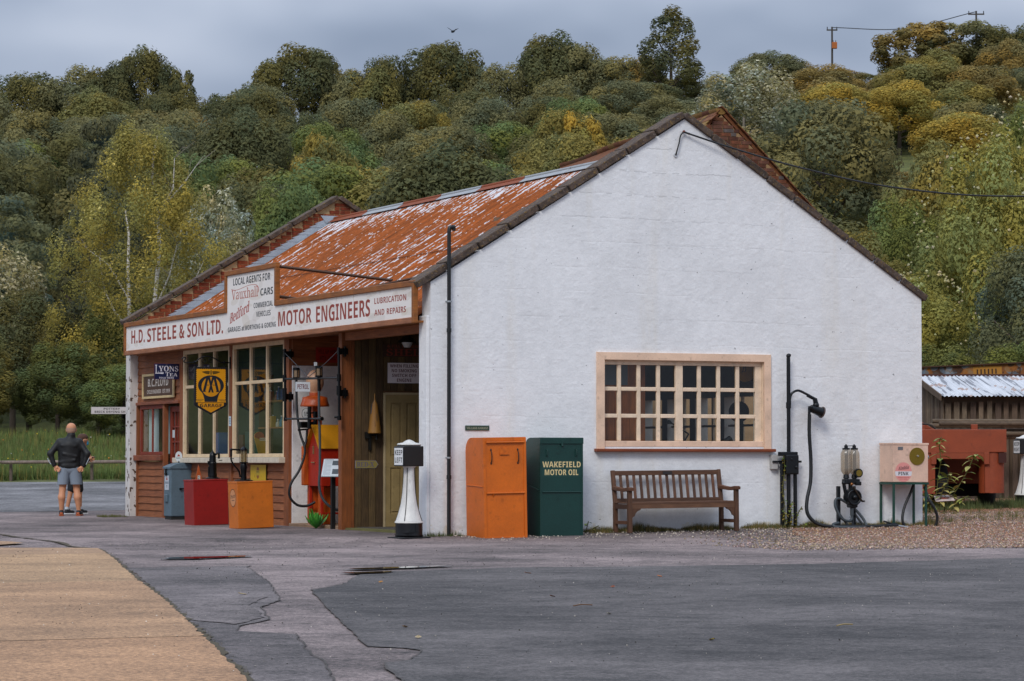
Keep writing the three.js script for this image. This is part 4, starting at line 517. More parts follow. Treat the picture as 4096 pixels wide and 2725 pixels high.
// ---------------------------------------------------------------- pump alcove
const orangeP = paint(0xc4531a, .4, { rep: .5 });
{ // hose gantry
  const s = thing('hose_gantry', 'black pipe gantry with two hose arms across the pump alcove', 'gantry');
  const P = (a, b, r = .022) => rod(a, b, r, r, 12), X = -.05;
  add(s, 'upright', [P([X, 2.9, -6.19], [X, 1.76, -6.15]), ball(X, 2.9, -6.19, .03), P([X, 2.38, -6.19], [X, 2.5, -6.19], .034), P([X, 2.06, -6.19], [X, 2.28, -6.19], .038), P([X, 1.74, -6.15], [X, 1.8, -6.15], .03)], iron);
  add(s, 'upright', [P([X, 2.86, -3.66], [X, 1.75, -3.63]), P([X, 2.33, -3.65], [X, 2.44, -3.65], .034), P([X, 2.12, -3.65], [X, 2.26, -3.65], .04), P([X, 1.72, -3.63], [X, 1.79, -3.63], .034), P([X, 1.77, -3.63], [X - .06, 1.77, -3.68], .018)], iron);
  for (const [y, z] of [[2.84, -6.25], [2.14, -6.25], [2.8, -3.72], [2.15, -3.72]]) add(s, 'wall_bracket', [bx(X, .12, y - .05, y + .05, z - .03, z + .03, .01), bx(.06, .08, y - .08, y + .08, z - .05, z + .05)], iron);
  add(s, 'cross_bar', [P([X, 2.43, -6.19], [X, 2.385, -3.66], .019)], iron); add(s, 'cross_bar', [P([X, 1.775, -6.15], [X, 1.755, -4.45], .018), P([X, 1.755, -4.55], [X, 1.755, -4.4], .03), P([X, 1.96, -5.0], [X, 1.6, -5.0], .03)], iron);
  add(s, 'stay_wire', [tube([[X, 2.86, -6.19], [X, 2.64, -5.6], [X - .02, 2.43, -5.0]], .006, 20, 5), tube([[X, 2.82, -3.66], [X, 2.62, -4.3], [X - .02, 2.43, -5.0]], .006, 20, 5)], plain(0x55585c, .4, .6));
  for (const z of [-5.62, -4.56]) { add(s, 'sight_lantern', [turned([[.05, 0], [.05, .12]], 14).translate(X, 2.44, z)], new THREE.MeshPhysicalMaterial({ color: 0xb79a78, roughness: .2, transmission: .6, thickness: 0, side: THREE.DoubleSide })); add(s, 'lantern_cage', [P([X, 2.42, z], [X, 2.445, z], .06), P([X, 2.56, z], [X, 2.6, z], .06), ...[0, 1, 2, 3, 4].map(i => P([X + .056 * Math.sin(i * 1.256), 2.44, z + .056 * Math.cos(i * 1.256)], [X + .056 * Math.sin(i * 1.256), 2.57, z + .056 * Math.cos(i * 1.256)], .006))], iron); }
}
flatSign('petrol_sign', 'small white enamel sign reading petrol hanging from the gantry bar', .24, .155, (c, w, h) => { c.fillStyle = '#d6dade'; c.fillRect(0, 0, w, h); c.fillStyle = '#6a1a22'; fit(c, 'PETROL', w * .1, h * .24, w * .8, h * .5); }, -.15, 2.275, -5.02, 0, { edge: 0xb7bcc2, thick: .03 });
flatSign('price_tag', 'tiny white card clipped above the gantry lantern', .05, .06, (c, w, h) => { c.fillStyle = '#d4d8dc'; c.fillRect(0, 0, w, h); }, -.06, 2.63, -4.68, .2, { px: 32, edge: 0xb7bcc2 });
const hoseBlack = plain(0x101214, .5), hoseGrey = plain(0x3a4145, .55);
{ const s = thing('petrol_hose', 'black petrol hose hanging from the gantry in a long loop', 'hose'); add(s, 'hose', tube([[-.05, 2.4, -5.62], [-.05, 1.9, -5.58], [-.03, 1.55, -5.5], [.03, 1.25, -5.42], [-.06, .95, -5.42], [-.2, .72, -5.44], [-.22, .52, -5.45], [-.1, .38, -5.44], [.06, .36, -5.42], [.2, .42, -5.4]], .021, 90, 8), hoseBlack); add(s, 'return_hose', tube([[.02, 1.3, -5.43], [.06, 1.42, -5.44], [.07, 1.55, -5.44], [.07, 1.6, -5.44]], .02, 24, 8), hoseBlack); add(s, 'nozzle', [bx(-.05, .17, 1.62, 1.72, -5.5, -5.4, .01), rod([-.08, 1.585, -5.45], [.1, 1.6, -5.45], .014), rod([.15, 1.62, -5.45], [.13, 1.53, -5.45], .008)], iron); }
{ const s = thing('petrol_hose', 'grey petrol hose hanging straight before the yellow pump roof', 'hose'); add(s, 'hose', tube([[-.05, 2.4, -4.56], [-.045, 1.9, -4.56], [-.03, 1.4, -4.56], [-.03, .95, -4.56], [-.04, .7, -4.56], [.0, .52, -4.55], [.08, .4, -4.52], [.2, .32, -4.5], [.3, .31, -4.48], [.4, .35, -4.46]], .022, 80, 8), hoseGrey); add(s, 'ferrule', rod([-.045, 2.2, -4.56], [-.048, 2.4, -4.56], .027), iron); }
{ // pump with globe and lampshade hood
  const s = thing('petrol_pump', 'orange petrol pump with glass globe and lampshade hood in the alcove', 'petrol pump', null, .27, .07, -5.62);
  add(s, 'column', [bx(-.1, .1, 0, 1.75, -.1, .1, .04)], orangeP); add(s, 'hood', uvm(turned([[.06, 2.09], [.09, 2.08], [.2, 2.05], [.215, 1.98], [.235, 1.93], [.235, 1.9], [.22, 1.9], [.2, 1.94], [.06, 1.95]], 8)).rotateY(.39), orangeP); add(s, 'hood_neck', [turned([[.09, 2.08], [.09, 2.12], [.085, 2.13], [0, 2.13]], 20), bx(-.06, .06, 1.74, 1.94, -.06, .06, .01)], orangeP);
  add(s, 'globe', turned([[.085, 2.12], [.1, 2.16], [.14, 2.23], [.15, 2.31], [.13, 2.4], [.08, 2.47], [.03, 2.5], [0, 2.5]], 24), paint(0xd9a987, .35)); add(s, 'standpipe', rod([-.03, 1.2, .1], [-.03, 1.82, .1], .035), iron);
  const tg = new THREE.CircleGeometry(.085, 28).scale(.8, 1, 1); add(s, 'price_disc', [rod([-.17, 1.78, .1], [-.05, 1.8, .1], .012), rx(new THREE.CylinderGeometry(.09, .09, .012, 28), Math.PI / 2).scale(.8, 1, 1).translate(-.2, 1.78, .13)], iron); add(s, 'disc_face', mv(tg, -.2, 1.78, .1375), printed(print(96, 96, (c, w, h) => { c.fillStyle = '#c9c9c6'; c.fillRect(0, 0, w, h); c.fillStyle = '#1a1c1e'; fit(c, '1/5', w * .24, h * .32, w * .52, h * .4); })));
}
{ // red dispenser like a small house with yellow pitched roof
  const s = thing('roofed_dispenser', 'red steel dispenser on legs with yellow pitched roof in the alcove', 'dispenser', null, .13, .06, -4.92), red = paint(0xb0260f, .4, { rep: .5 }), yel = paint(0xc8870e, .45, { rep: .6 }), orr = paint(0xcc5c12, .45, { rep: .5 });
  const z0 = -.62, z1 = -.02; // the box runs inwards (x) and along the front (z)
  add(s, 'cabinet', bx(0, .85, .62, 1.26, z0, z1, .008), red); add(s, 'gable_end', [mv(rotY(slab([[z0, 1.26], [z1, 1.26], [(z0 + z1) / 2, 1.6]].map(p => [-p[0], p[1]]), .02), Math.PI / 2), .005, 0, 0)].map(g => g), red);
  for (const d of [-1, 1]) add(s, 'roof_slope', uvm(beam([.42, 1.22, (z0 + z1) / 2 + d * .335], [.42, 1.605, (z0 + z1) / 2], .95, .016)), yel);
  add(s, 'side_tank', bx(-.08, .06, .63, 1.27, z0 - .12, z0 - .005, .02), orr); add(s, 'side_tank', bx(.42, .8, .61, 1.26, z1 + .005, z1 + .12, .02), red);
  add(s, 'maker_mark', mv(rotY(new THREE.CircleGeometry(.06, 24), LEFT).scale(1, 1, .9), -.0815, 1.06, z0 - .06), printed(print(96, 96, (c, w, h) => { c.fillStyle = '#c8600f'; c.fillRect(0, 0, w, h); c.strokeStyle = '#2a1008'; c.lineWidth = 5; c.beginPath(); c.arc(w / 2, h / 2, w / 2 - 4, 0, 7); c.stroke(); c.fillStyle = '#2a1008'; fit(c, 'Pratts', w * .1, h * .38, w * .8, h * .24, 'italic bold 200px serif', -.1); })));
  for (const [x, z] of [[.03, z0 + .03], [.03, z1 - .03], [.8, z0 + .03], [.62, z1 - .03]]) add(s, 'leg', bx(x - .022, x + .022, 0, .62, z - .022, z + .022, .003), red); add(s, 'brace', [bx(.03, .8, .17, .2, z1 - .04, z1 - .02), bx(.02, .04, .17, .2, z0 + .05, z1 - .05)], red);
  add(s, 'latch', [bx(-.02, -.001, 1.14, 1.27, -.36, -.34), rod([-.02, 1.0, -.4], [-.02, 1.0, -.3], .008), ball(-.02, 1.0, -.3, .012), ball(-.02, 1.0, -.4, .012)], plain(0x9a8a62, .4, .6)); add(s, 'fill_column', bx(.1, .32, 0, .62, -.45, -.2, .02), orr);
}
{ // information lectern
  const s = thing('information_lectern', 'white information panel on slanted black post before the pumps', 'lectern', null, .09, -.01, -4.28); const blk = plain(0x0c0d0e, .5);
  add(s, 'foot_plate', turned([[0, 0], [.24, 0], [.24, .012], [0, .014]], 28), blk); add(s, 'post', bx(-.035, .035, .0, .9, -.03, .03, .006), blk);
  const p = sub(s, 'panel'); p.position.set(-.02, .985, .0); p.rotation.set(0, -.5, 0); const inner2 = [uvm(new RoundedBoxGeometry(.30, .022, .42, 2, .01))]; const g = join(inner2); g.rotateX(.72); add(p, 'panel_tray', g, plain(0xa9b7bb, .4)); const f2 = rx(face(.28, .4), -Math.PI / 2); f2.translate(0, .0125, 0).rotateX(.72); add(p, 'printed_face', f2, printed(print(220, 300, (c, w, h) => { c.fillStyle = '#c3cace'; c.fillRect(0, 0, w, h); c.fillStyle = '#7f868c'; for (let i = 0; i < 22; i++) c.fillRect(10, 34 + i * 11.5, i % 6 === 5 ? 40 : 92, 4); c.fillStyle = '#4d5459'; c.fillRect(w * .5, 30, w * .42, h * .28); c.fillRect(w * .56, h * .6, w * .36, h * .3); c.fillStyle = '#2a2f33'; c.fillRect(10, 12, 110, 8); wear(c, w, h, 60, 3, ['rgba(160,165,170,.6)']); })));
}
// goods in the shop windows
{
  const sh = thing('shop_shelving', 'pale wooden shelves inside the shop window', 'shelving', null, .75, 0, -8.0), wd = timber(0xb07a3c, .6); for (const y of [1.66, 2.12]) add(sh, 'shelf', bx(-.12, .16, y - .012, y + .012, -1.5, 1.2), wd); for (const z of [-1.5, 1.2]) add(sh, 'side', bx(-.1, .16, .1, 2.6, z - .02, z + .02), plain(0x3b2b1c, .8)); add(sh, 'base', bx(-.12, .16, .05, 1.22, -1.5, 1.2), plain(0x1f3a3c, .7)); add(sh, 'added_dark_panel', bx(.3, .34, .05, 3.1, -4.2, 1.4), paint(0x21413e, .7));  // the dark green panel behind the shelves is added to make the windows darker
  const r = mulberry(44), cols = [[0x2f7f93, 'teal'], [0xc3bfa6, 'cream'], [0xc39a2e, 'yellow'], [0x2a4f8c, 'blue'], [0x8c3a25, 'red-brown']]; for (const y of [1.672, 2.132]) for (let z = -9.3; z < -6.95; z += .16 + .1 * r()) { const [c, n] = cols[r() * 5 | 0], h = .12 + .14 * r(), tin = r() < .45; const o = thing(tin ? 'oil_tin' : 'oil_bottle', n + (tin ? ' oil tin' : ' oil bottle') + ' on the ' + (y < 2 ? 'lower' : 'upper') + ' shelf in the shop window', tin ? 'tin' : 'bottle', 'oil tins and bottles on the shop shelves', .75 + .06 * (r() - .5), y, z); if (tin) { add(o, 'body', bx(-.045, .045, 0, h, -.05, .05, .008), paint(c, .4)); add(o, 'cap', rod([0, h, .02], [0, h + .02, .02], .014), plain(0xb0b0b0, .4)); } else { add(o, 'body', turned([[0, 0], [.04, 0], [.042, .01], [.042, h * .62], [.016, h * .8], [.015, h]], 14), paint(c, .25)); add(o, 'cap', rod([0, h, 0], [0, h + .02, 0], .018), plain(0xd0ccc0, .5)); } }
  { const o = thing('oil_can_display', 'round-topped yellow and red spark plug display inside the shop window', 'display', null, .4, 1.16, -8.78); const q = []; for (let i = 0; i <= 10; i++) q.push([-.09 + .09 - .09 * Math.cos(Math.PI * i / 10), .34 + .09 * Math.sin(Math.PI * i / 10)]); add(o, 'board', slab([[0 - .0, 0], [.18, 0], ...q.slice().reverse().map(p => [p[0], p[1]])], .02), paint(0xc08f16, .5)); add(o, 'top_panel', mv(slab([[.0, .3], [.18, .3], ...q.slice().reverse()], .004), 0, 0, .022), paint(0xa03a16, .5)); add(o, 'word_panel', mv(face(.17, .05), .09, .3, .027), printed(print(128, 40, (c, w, h) => { c.fillStyle = '#c9b99a'; c.fillRect(0, 0, w, h); c.fillStyle = '#5a2a1a'; fit(c, 'DAGENITE', 6, 8, w - 12, h - 16); }))); }
  for (const [z, w, h, c, lb] of [[-11.6, .3, .5, 0x1c4a86, 'blue cabinet standing inside the left shop window'], [-10.2, .22, .45, 0x6a3320, 'brown wooden case inside the left shop window'], [-9.85, .25, .5, 0x14504a, 'green case inside the left shop window']]) { const o = thing('display_case', lb, 'case', null, .55, .9, z); add(o, 'body', bx(0, .35, .2, .2 + h, -w / 2, w / 2, .01), paint(c, .5)); add(o, 'stand', bx(.02, .33, -.85, .2, -w / 2 + .01, w / 2 - .01), plain(0x2a2018, .8)); }
  const cu = thing('net_curtain', 'pale curtains hanging inside the small shop window', 'curtain', null, .3, 1.22, -14.9); const g = new THREE.PlaneGeometry(.62, .9, 60, 1), p = g.attributes.position; for (let i = 0; i < p.count; i++) p.setZ(i, .018 * Math.sin(p.getX(i) * 62)); g.computeVertexNormals(); add(cu, 'curtain', ry(g, LEFT).translate(0, .45, .3), new THREE.MeshStandardMaterial({ color: 0xb9c4c4, roughness: .9, side: THREE.DoubleSide })); const g2 = ry(new THREE.PlaneGeometry(.66, .9), LEFT).translate(.12, .45, 1.05); add(cu, 'back_sheet', g2, new THREE.MeshStandardMaterial({ color: 0x8a9a98, roughness: .9, side: THREE.DoubleSide }));
}
// ---------------------------------------------------------------- along the gable
flatSign('name_plate', 'small green village garage name plate on the white gable', .38, .072, (c, w, h) => { c.fillStyle = '#1f3a2c'; c.fillRect(0, 0, w, h); c.fillStyle = '#b9b59a'; fit(c, 'VILLAGE GARAGE', w * .05, h * .28, w * .9, h * .46, '200px serif'); c.strokeStyle = '#5c6a58'; c.lineWidth = 4; c.strokeRect(1, 1, w - 2, h - 2); }, .735, 1.567, .014, 0, { px: 96 });
function oilCabinet(label, w, h, d, x, y, z, tilt, m, side) {
  const s = thing('oil_cabinet', label, 'cabinet', null, x, y, z); s.rotation.z = tilt;
  const o = [[0, 0], [0, h]], R = .2; for (let i = 0; i <= 10; i++) { const a = i / 10 * Math.PI / 2; o.push([d - R + R * Math.sin(a), h - R + R * Math.cos(a)]); } o.push([d, 0]);
  const g = slab(o.map(p => [p[0], p[1]]), w, .006); g.rotateY(Math.PI / 2); add(s, 'cabinet', g, m);   // outline runs back from the front face
  return s;
}
{
  const m = paint(0xd86a08, .45, { rep: .45, bump: .002 }), w = .66, h = 1.45;
  const s = oilCabinet('orange steel oil cabinet with curved top standing by the gable corner', w, h, .64, .535, -.035, .75, .018, m);
  add(s, 'face_frame', [bx(-.006, .035, 0, h, .004, .02, .004), bx(w - .035, w + .006, 0, h, .004, .021, .004), bx(.035, w - .035, h - .05, h + .004, .004, .019, .004), bx(.035, w - .035, 0, .03, .004, .018, .004)], m);
  add(s, 'roller_rod', rod([.035, 1.385, .03], [w - .03, 1.385, .03], .014), m); add(s, 'cross_rod', rod([.035, .655, .022], [w - .03, .655, .022], .013), m); add(s, 'peg', rx(new THREE.ConeGeometry(.018, .05, 4), Math.PI).translate(.14, .62, .018), m);
  add(s, 'shutter', bx(.035, w - .035, .66, 1.4, .004, .01), m); add(s, 'lower_panel', bx(.04, w - .04, .03, .645, .004, .009), m); add(s, 'side_rib', rod([-.009, .77, -.6], [-.009, .75, -.02], .01), m);
  add(s, 'name_plate', [bx(.25, .39, 1.205, 1.305, .01, .018, .003), bx(.25, .395, 1.205, 1.22, .012, .028)], m);
  for (const hx of [.115, .535]) add(s, 'handle', [tube([[hx, 1.265, .012], [hx, 1.24, .035], [hx, 1.18, .042], [hx, 1.12, .035], [hx, 1.095, .012]], .008, 24, 6), ball(hx, 1.275, .014, .013, 1, 1.5, .4), ball(hx, 1.085, .014, .013, 1, 1.5, .4)], paint(0x2f1a0d, .6));
}
{
  const m = paint(0x0c3a34, .4, { rep: .45, bump: .002 }), w = .68, h = 1.44;
  const s = oilCabinet('dark green steel motor oil cabinet with gold lettering beside the orange one', w, h, .55, 1.475, -.02, .6, 0, m);
  add(s, 'face_frame', [bx(-.004, .026, 0, h - .085, .004, .014, .003), bx(w - .026, w + .004, 0, h - .085, .004, .014, .003), bx(-.008, w + .008, h - .085, h + .005, .002, .022, .005)], m);
  add(s, 'cross_rod', rod([.03, .655, .016], [w - .03, .655, .016], .01), m); add(s, 'side_rib', rod([-.009, .77, -.5], [-.009, .68, -.02], .009), m);
  add(s, 'hasp', [bx(.325, .36, 1.33, 1.4, .022, .03, .003), ball(.342, 1.33, .03, .014)], m); for (const hx of [.1, .57]) add(s, 'handle', tube([[hx, 1.27, .008], [hx, 1.26, .03], [hx, 1.19, .03], [hx, 1.175, .008]], .007, 20, 6), m);
  add(s, 'lettering', mv(face(.64, .24), .342, .995, .0072), printed(print(768, 288, (c, W2, H2) => { c.fillStyle = '#123b35'; c.fillRect(0, 0, W2, H2); c.fillStyle = '#d8c08a'; fit(c, 'WAKEFIELD', 16, 22, 736, 100); fit(c, 'MOTOR OIL', 60, 160, 644, 98); c.fillStyle = '#9c7d3a'; for (const x of [.245, .325, .61]) { c.beginPath(); } }), .45));
}
{ // garden bench
  const s = thing('garden_bench', 'weathered dark wood garden bench with slatted back under gable window', 'bench', null, 0, .012, 0); s.rotation.z = .009; const r = mulberry(17);
  const wd = [0x6e4a33, 0x64422c, 0x784f38, 0x5c3c2a].map(h => timberUp(h, .72, 1.5, 1.5, .003)), wh = [0x6e4a33, 0x664530, 0x7a553c].map(h => timber(h, .68, 1.2, 2.2, .003));
  const xl = 2.885, xr = 4.655, zb = .17, zf = .71;
  for (const x of [xl, xr]) {
    add(s, 'leg', [bx(x - .03, x + .03, -.01, .43, zb - .0, zb + .06, .006), uvm(beam([x, .42, zb + .03], [x, .905, zb - .055], .058, .052, .006))], wd[0]);
    add(s, 'leg', bx(x - .032, x + .032, -.01, .61, zf - .06, zf, .006), wd[1]);
    add(s, 'stretcher', bx(x - .022, x + .022, .115, .165, zb + .06, zf - .06, .004), wd[2]); add(s, 'seat_rail', bx(x - .022, x + .022, .34, .41, zb + .06, zf - .06, .004), wd[3]);
    const o = [[-zf - .03, .615], [-zf - .035, .645], [-zf + .01, .655], [-zf + .2, .638], [-zf + .4, .652], [-zb - .0, .67], [-zb + .01, .625], [-zf + .35, .61], [-zf + .2, .60], [-zf + .03, .61]]; const g = slab(o, .07, .006); g.rotateY(Math.PI / 2).translate(x - .035, 0, 0); add(s, 'armrest', uvm(g), wd[2]);
  }
  add(s, 'top_rail', uvm(beam([xl + .03, .865, zb - .045], [xr - .03, .865, zb - .045], .07, .04, .006)), wh[0]); add(s, 'lower_rail', bx(xl + .03, xr - .03, .43, .49, zb + .01, zb + .045, .005), wh[1]);
  add(s, 'plaque', bx(3.7, 3.85, .842, .888, zb - .018, zb - .008), plain(0x2a2523, .5));
  for (let i = 0; i < 15; i++) { const x = lerp(xl + .12, xr - .11, i / 14); add(s, 'back_slat', uvm(beam([x, .49, zb + .02], [x, .835, zb - .042], .044, .016, .003), i * .3), wd[i % 4]); }
  for (let i = 0; i < 6; i++) add(s, 'seat_slat', bx(xl - .025, xr + .025, .418 - (i === 0 ? .01 : 0), .44 - (i === 0 ? .004 : 0), zf - .01 - i * .083 - .07, zf - .01 - i * .083, .005), wh[i % 3]);
  add(s, 'apron', bx(xl + .03, xr - .03, .345, .416, zf - .045, zf - .012, .004), wh[2]);
  for (const [x, d] of [[xl + .032, 1], [xr - .032, -1]]) { const o = [[0, .345], [d * .15, .345], [d * .13, .325], [d * .09, .31], [d * .06, .28], [d * .04, .235], [d * .015, .225], [0, .2]]; add(s, 'corner_brace', mv(slab(o, .028, .002), x, 0, zf - .044), wd[1]); }
}
const gun = plain(0x14171a, .4, .35);
{ // standpipe with junction box
  const s = thing('standpipe', 'black standpipe with cast iron junction box bolted to the gable', 'standpipe', null, 5.86, .06, .12), P = (a, b, r) => rod(a, b, r, r, 12);
  add(s, 'pipe', [P([0, 1.1, 0], [0, 2.6, 0], .03), P([0, 1.83, 0], [0, 1.92, 0], .04), ball(0, 2.63, 0, .034), tube([[0, 2.6, 0], [.0, 2.64, .0], [.03, 2.63, .0]], .028, 10, 10)], gun); add(s, 'hose_arm', [tube([[.01, 1.86, .02], [.02, 2.0, .02], [.06, 2.07, .03], [.15, 2.1, .04], [.28, 2.05, .05], [.4, 1.99, .06]], .019, 50, 8), P([.3, 2.03, .05], [.43, 1.97, .06], .026)], gun);
  for (const [x, r] of [[-.12, .03], [-.005, .03], [.11, .03]]) add(s, 'leg_pipe', P([x, -.06, .0], [x + .0, 1.0, 0], r), gun);
  add(s, 'junction_box', [bx(-.09, .13, .82, 1.12, -.04, .09, .02), bx(-.16, .13, 1.1, 1.165, -.06, .06, .012), ball(.08, .93, .09, .025), ball(.0, 1.05, .09, .018), bx(-.16, .16, .98, 1.0, -.02, .02)], gun);
  const wb = paint(0xb5b3b0, .8); for (const x of [-.22, .14]) add(s, 'mounting_board', bx(x - .05, x + .06, .9, 1.12, -.12, -.045, .008), wb); add(s, 'clamp', [bx(-.26, -.1, 1.0, 1.03, -.045, -.025), bx(.1, .24, 1.0, 1.03, -.045, -.025)], gun);
}
{ const s = thing('pump_meter', 'small black pump meter with round glass dial hanging from the pipe arm', 'meter', null, 6.3, 1.92, .19); add(s, 'body', [rod([-.02, .12, 0], [.0, .04, 0], .035, .04, 12), rod([-.09, -.03, 0], [.1, -.09, .0], .055, .075, 18), rod([-.1, -.01, 0], [-.05, -.06, 0], .05, .05, 12), rod([-.11, .0, 0], [-.12, -.12, 0], .026, .022, 10), ball(0, .02, 0, .05)], gun); add(s, 'bezel', rod([.095, -.088, 0], [.115, -.094, 0], .088, .088, 22), plain(0x5a4a46, .4, .4)); add(s, 'dial', rod([.115, -.094, 0], [.119, -.095, 0], .07, .07, 22), plain(0x8fa0a6, .2)); }
{ const s = thing('delivery_hose', 'long black delivery hose hanging from the meter and lying along the gravel', 'hose'), y = .062;
  add(s, 'hose', tube([[6.18, 1.8, .2], [6.175, 1.5, .2], [6.2, 1.1, .2], [6.18, .76, .22], [6.11, .5, .24], [6.1, .3, .26], [6.2, .16, .3], [6.38, y + .03, .36], [6.7, y + .025, .4], [7.1, y + .02, .42], [7.42, y + .03, .45]], .029, 120, 8), hoseBlack);
  add(s, 'nozzle', [rod([7.38, y + .03, .45], [7.56, y + .03, .5], .036, .03), rod([7.34, y + .1, .44], [7.5, y + .05, .48], .012), bx(7.45, 7.55, y, y + .07, .44, .5, .012)], plain(0x24282b, .4, .5)); add(s, 'spout', rod([7.56, y + .03, .5], [7.74, y - .005, .56], .017, .014), plain(0xa2a8ac, .3, .8)); }
{ // oil dispenser with two glass jars
  const s = thing('oil_dispenser', 'black hand-cranked oil dispenser with two tall glass jars by the gable', 'dispenser', null, 6.85, .07, .27), P = (a, b, r, q = r) => rod(a, b, r, q, 10);
  const gl = new THREE.MeshPhysicalMaterial({ color: 0xd9cfc0, roughness: .12, transmission: .78, thickness: 0, side: THREE.DoubleSide });
  for (const [x, z] of [[-.07, .0], [.085, -.02]]) { add(s, 'glass_jar', turned([[.03, .80], [.05, .815], [.082, .86], [.084, .9], [.084, 1.1], [.08, 1.14], [.055, 1.19], [.04, 1.2]], 24).translate(x, 0, z), gl); add(s, 'jar_cap', [P([x, 1.19, z], [x, 1.215, z], .06), P([x, 1.21, z], [x, 1.255, z], .03), P([x - .05, 1.2, z], [x + .05, 1.2, z], .014), ball(x, 1.26, z, .014)], gun); add(s, 'dip_tube', P([x + .005, .8, z], [x + .005, 1.19, z], .026), plain(0x4b443c, .5)); add(s, 'jar_seat', [P([x, .75, z], [x, .81, z], .05, .04), P([x, .7, z], [x, .76, z], .035)], gun); }
  add(s, 'tie_rod', P([-.07, 1.245, 0], [.085, 1.25, -.02], .006), gun);
  add(s, 'sight_glass', [rx(new THREE.CylinderGeometry(.068, .068, .05, 24), Math.PI / 2).translate(.085, .83, .1)], gun); add(s, 'gauge_face', [new THREE.CircleGeometry(.05, 24).translate(.085, .83, .1265)], plain(0x8a7530, .25, .6));
  add(s, 'manifold', [bx(-.12, .14, .66, .74, -.06, .07, .02), P([-.13, .66, .03], [-.08, .44, .03], .028), ball(-.13, .68, .03, .035), bx(.06, .15, .64, .7, .02, .09, .012), P([0, .7, 0], [0, .4, 0], .03)], gun); add(s, 'brass_cock', [ball(-.02, .66, .08, .026)], plain(0x8a5a34, .35, .8));
  add(s, 'crank_housing', [rx(new THREE.CylinderGeometry(.125, .135, .1, 26), Math.PI / 2).translate(.01, .46, .05), rx(new THREE.TorusGeometry(.11, .018, 8, 26), 0).translate(.01, .46, .11), bx(-.06, .08, .3, .36, -.02, .1, .02), ball(.01, .46, .12, .04)], gun); add(s, 'crank_handle', [P([-.02, .62, .13], [.13, .4, .13], .013), P([.13, .4, .13], [.13, .4, .2], .014)], plain(0x3a3128, .4, .5));
  for (const x of [-.19, .08]) { add(s, 'post', bx(x - .025, x + .025, -.03, .63, -.06, -.01, .003), gun); add(s, 'foot_strut', [P([x, .22, -.03], [x - .12, -.02, .12], .018), P([x, .22, -.03], [x + .12, -.02, .12], .018)], gun); }
  add(s, 'outlet_hose', [P([.0, .3, .05], [.0, .18, .05], .03), tube([[.0, .18, .05], [-.02, .11, .06], [-.12, .1, .08], [-.22, .16, .08], [-.29, .3, .06], [-.29, .4, .04], [-.24, .44, .03], [-.16, .42, .02], [-.02, .34, .02], [.12, .22, .04], [.2, .08, .1], [.16, -.0, .16], [-.1, -.0, .18], [-.34, .01, .15], [-.36, .05, .1], [-.25, .07, .08]], .022, 160, 8)], hoseGrey);
}
{ // paraffin cabinet on its stand
  const s = thing('paraffin_cabinet', 'pale pink paraffin cabinet with brass disc on dark green metal stand', 'cabinet', null, 7.5, .09, .45); s.rotation.z = -.006; const m = paint(0xe6c3ae, .5, { rep: .5, bump: .001 }), gr = plain(0x123f33, .45);
  add(s, 'cabinet', bx(0, .63, .67, 1.27, -.4, 0, .008), m); add(s, 'lid', bx(-.008, .638, 1.245, 1.275, -.408, .008, .004), m);
  add(s, 'brass_disc', rx(new THREE.CylinderGeometry(.135, .135, .012, 36), Math.PI / 2).translate(.425, 1.07, .005), plain(0x7f6a1e, .42, .55)); add(s, 'disc_boss', [rx(new THREE.CylinderGeometry(.012, .018, .03, 12), Math.PI / 2).translate(.43, 1.075, .02)], plain(0xb9b4ae, .3, .7)); add(s, 'serial_plate', bx(.085, .175, 1.165, 1.215, 0, .004), plain(0x77777a, .4, .5));
  add(s, 'round_label', mv(new THREE.CircleGeometry(.15, 40), .185, .825, .0022), printed(print(256, 256, (c, w, h) => { c.fillStyle = '#d98f88'; c.fillRect(0, 0, w, h); c.fillStyle = '#d5d3d6'; c.fillRect(0, h * .46, w, h * .24); c.fillStyle = '#17181c'; fit(c, 'Aladdin', w * .18, h * .23, w * .64, h * .17, 'italic bold 200px serif', -.1); fit(c, 'PINK', w * .2, h * .49, w * .6, h * .17); c.fillStyle = '#a24a44'; fit(c, 'PREMIER PARAFFIN', w * .17, h * .75, w * .66, h * .05); fit(c, 'SOLD HERE', w * .28, h * .84, w * .44, h * .04); wear(c, w, h, 20, 9, ['rgba(190,120,112,.5)']); })));
  for (const [x, z] of [[.02, 0], [.61, -.02], [.02, -.38], [.61, -.38]]) add(s, 'leg', bx(x - .016, x + .016, -.06, .64, z - .03, z, .002), gr); add(s, 'top_frame', [bx(-.006, .64, .635, .668, -.03, .004), bx(-.006, .64, .635, .668, -.405, -.375), bx(-.006, .026, .634, .667, -.374, -.031), bx(.61, .64, .634, .667, -.374, -.031)], gr);
  add(s, 'tap', [rod([.63, 1.05, -.15], [.7, 1.05, -.15], .02), ball(.7, 1.06, -.15, .035), rod([.7, 1.1, -.15], [.69, .92, -.15], .02), rod([.68, 1.1, -.15], [.66, 1.13, -.15], .012)], plain(0x9aa0a0, .35, .6));
  add(s, 'supply_hose', [tube([[.5, .66, -.2], [.42, .5, -.18], [.3, .3, -.15], [.24, .12, -.12], [.26, .0, -.1], [.32, -.04, -.08]], .022, 50, 8), tube([[.62, .6, -.1], [.66, .4, -.02], [.74, .25, .02], [.78, .12, .02], [.76, .0, .0], [.7, -.05, -.02]], .022, 50, 8), rod([.6, .385, -.03], [.7, .375, .0], .01)], hoseBlack);
}
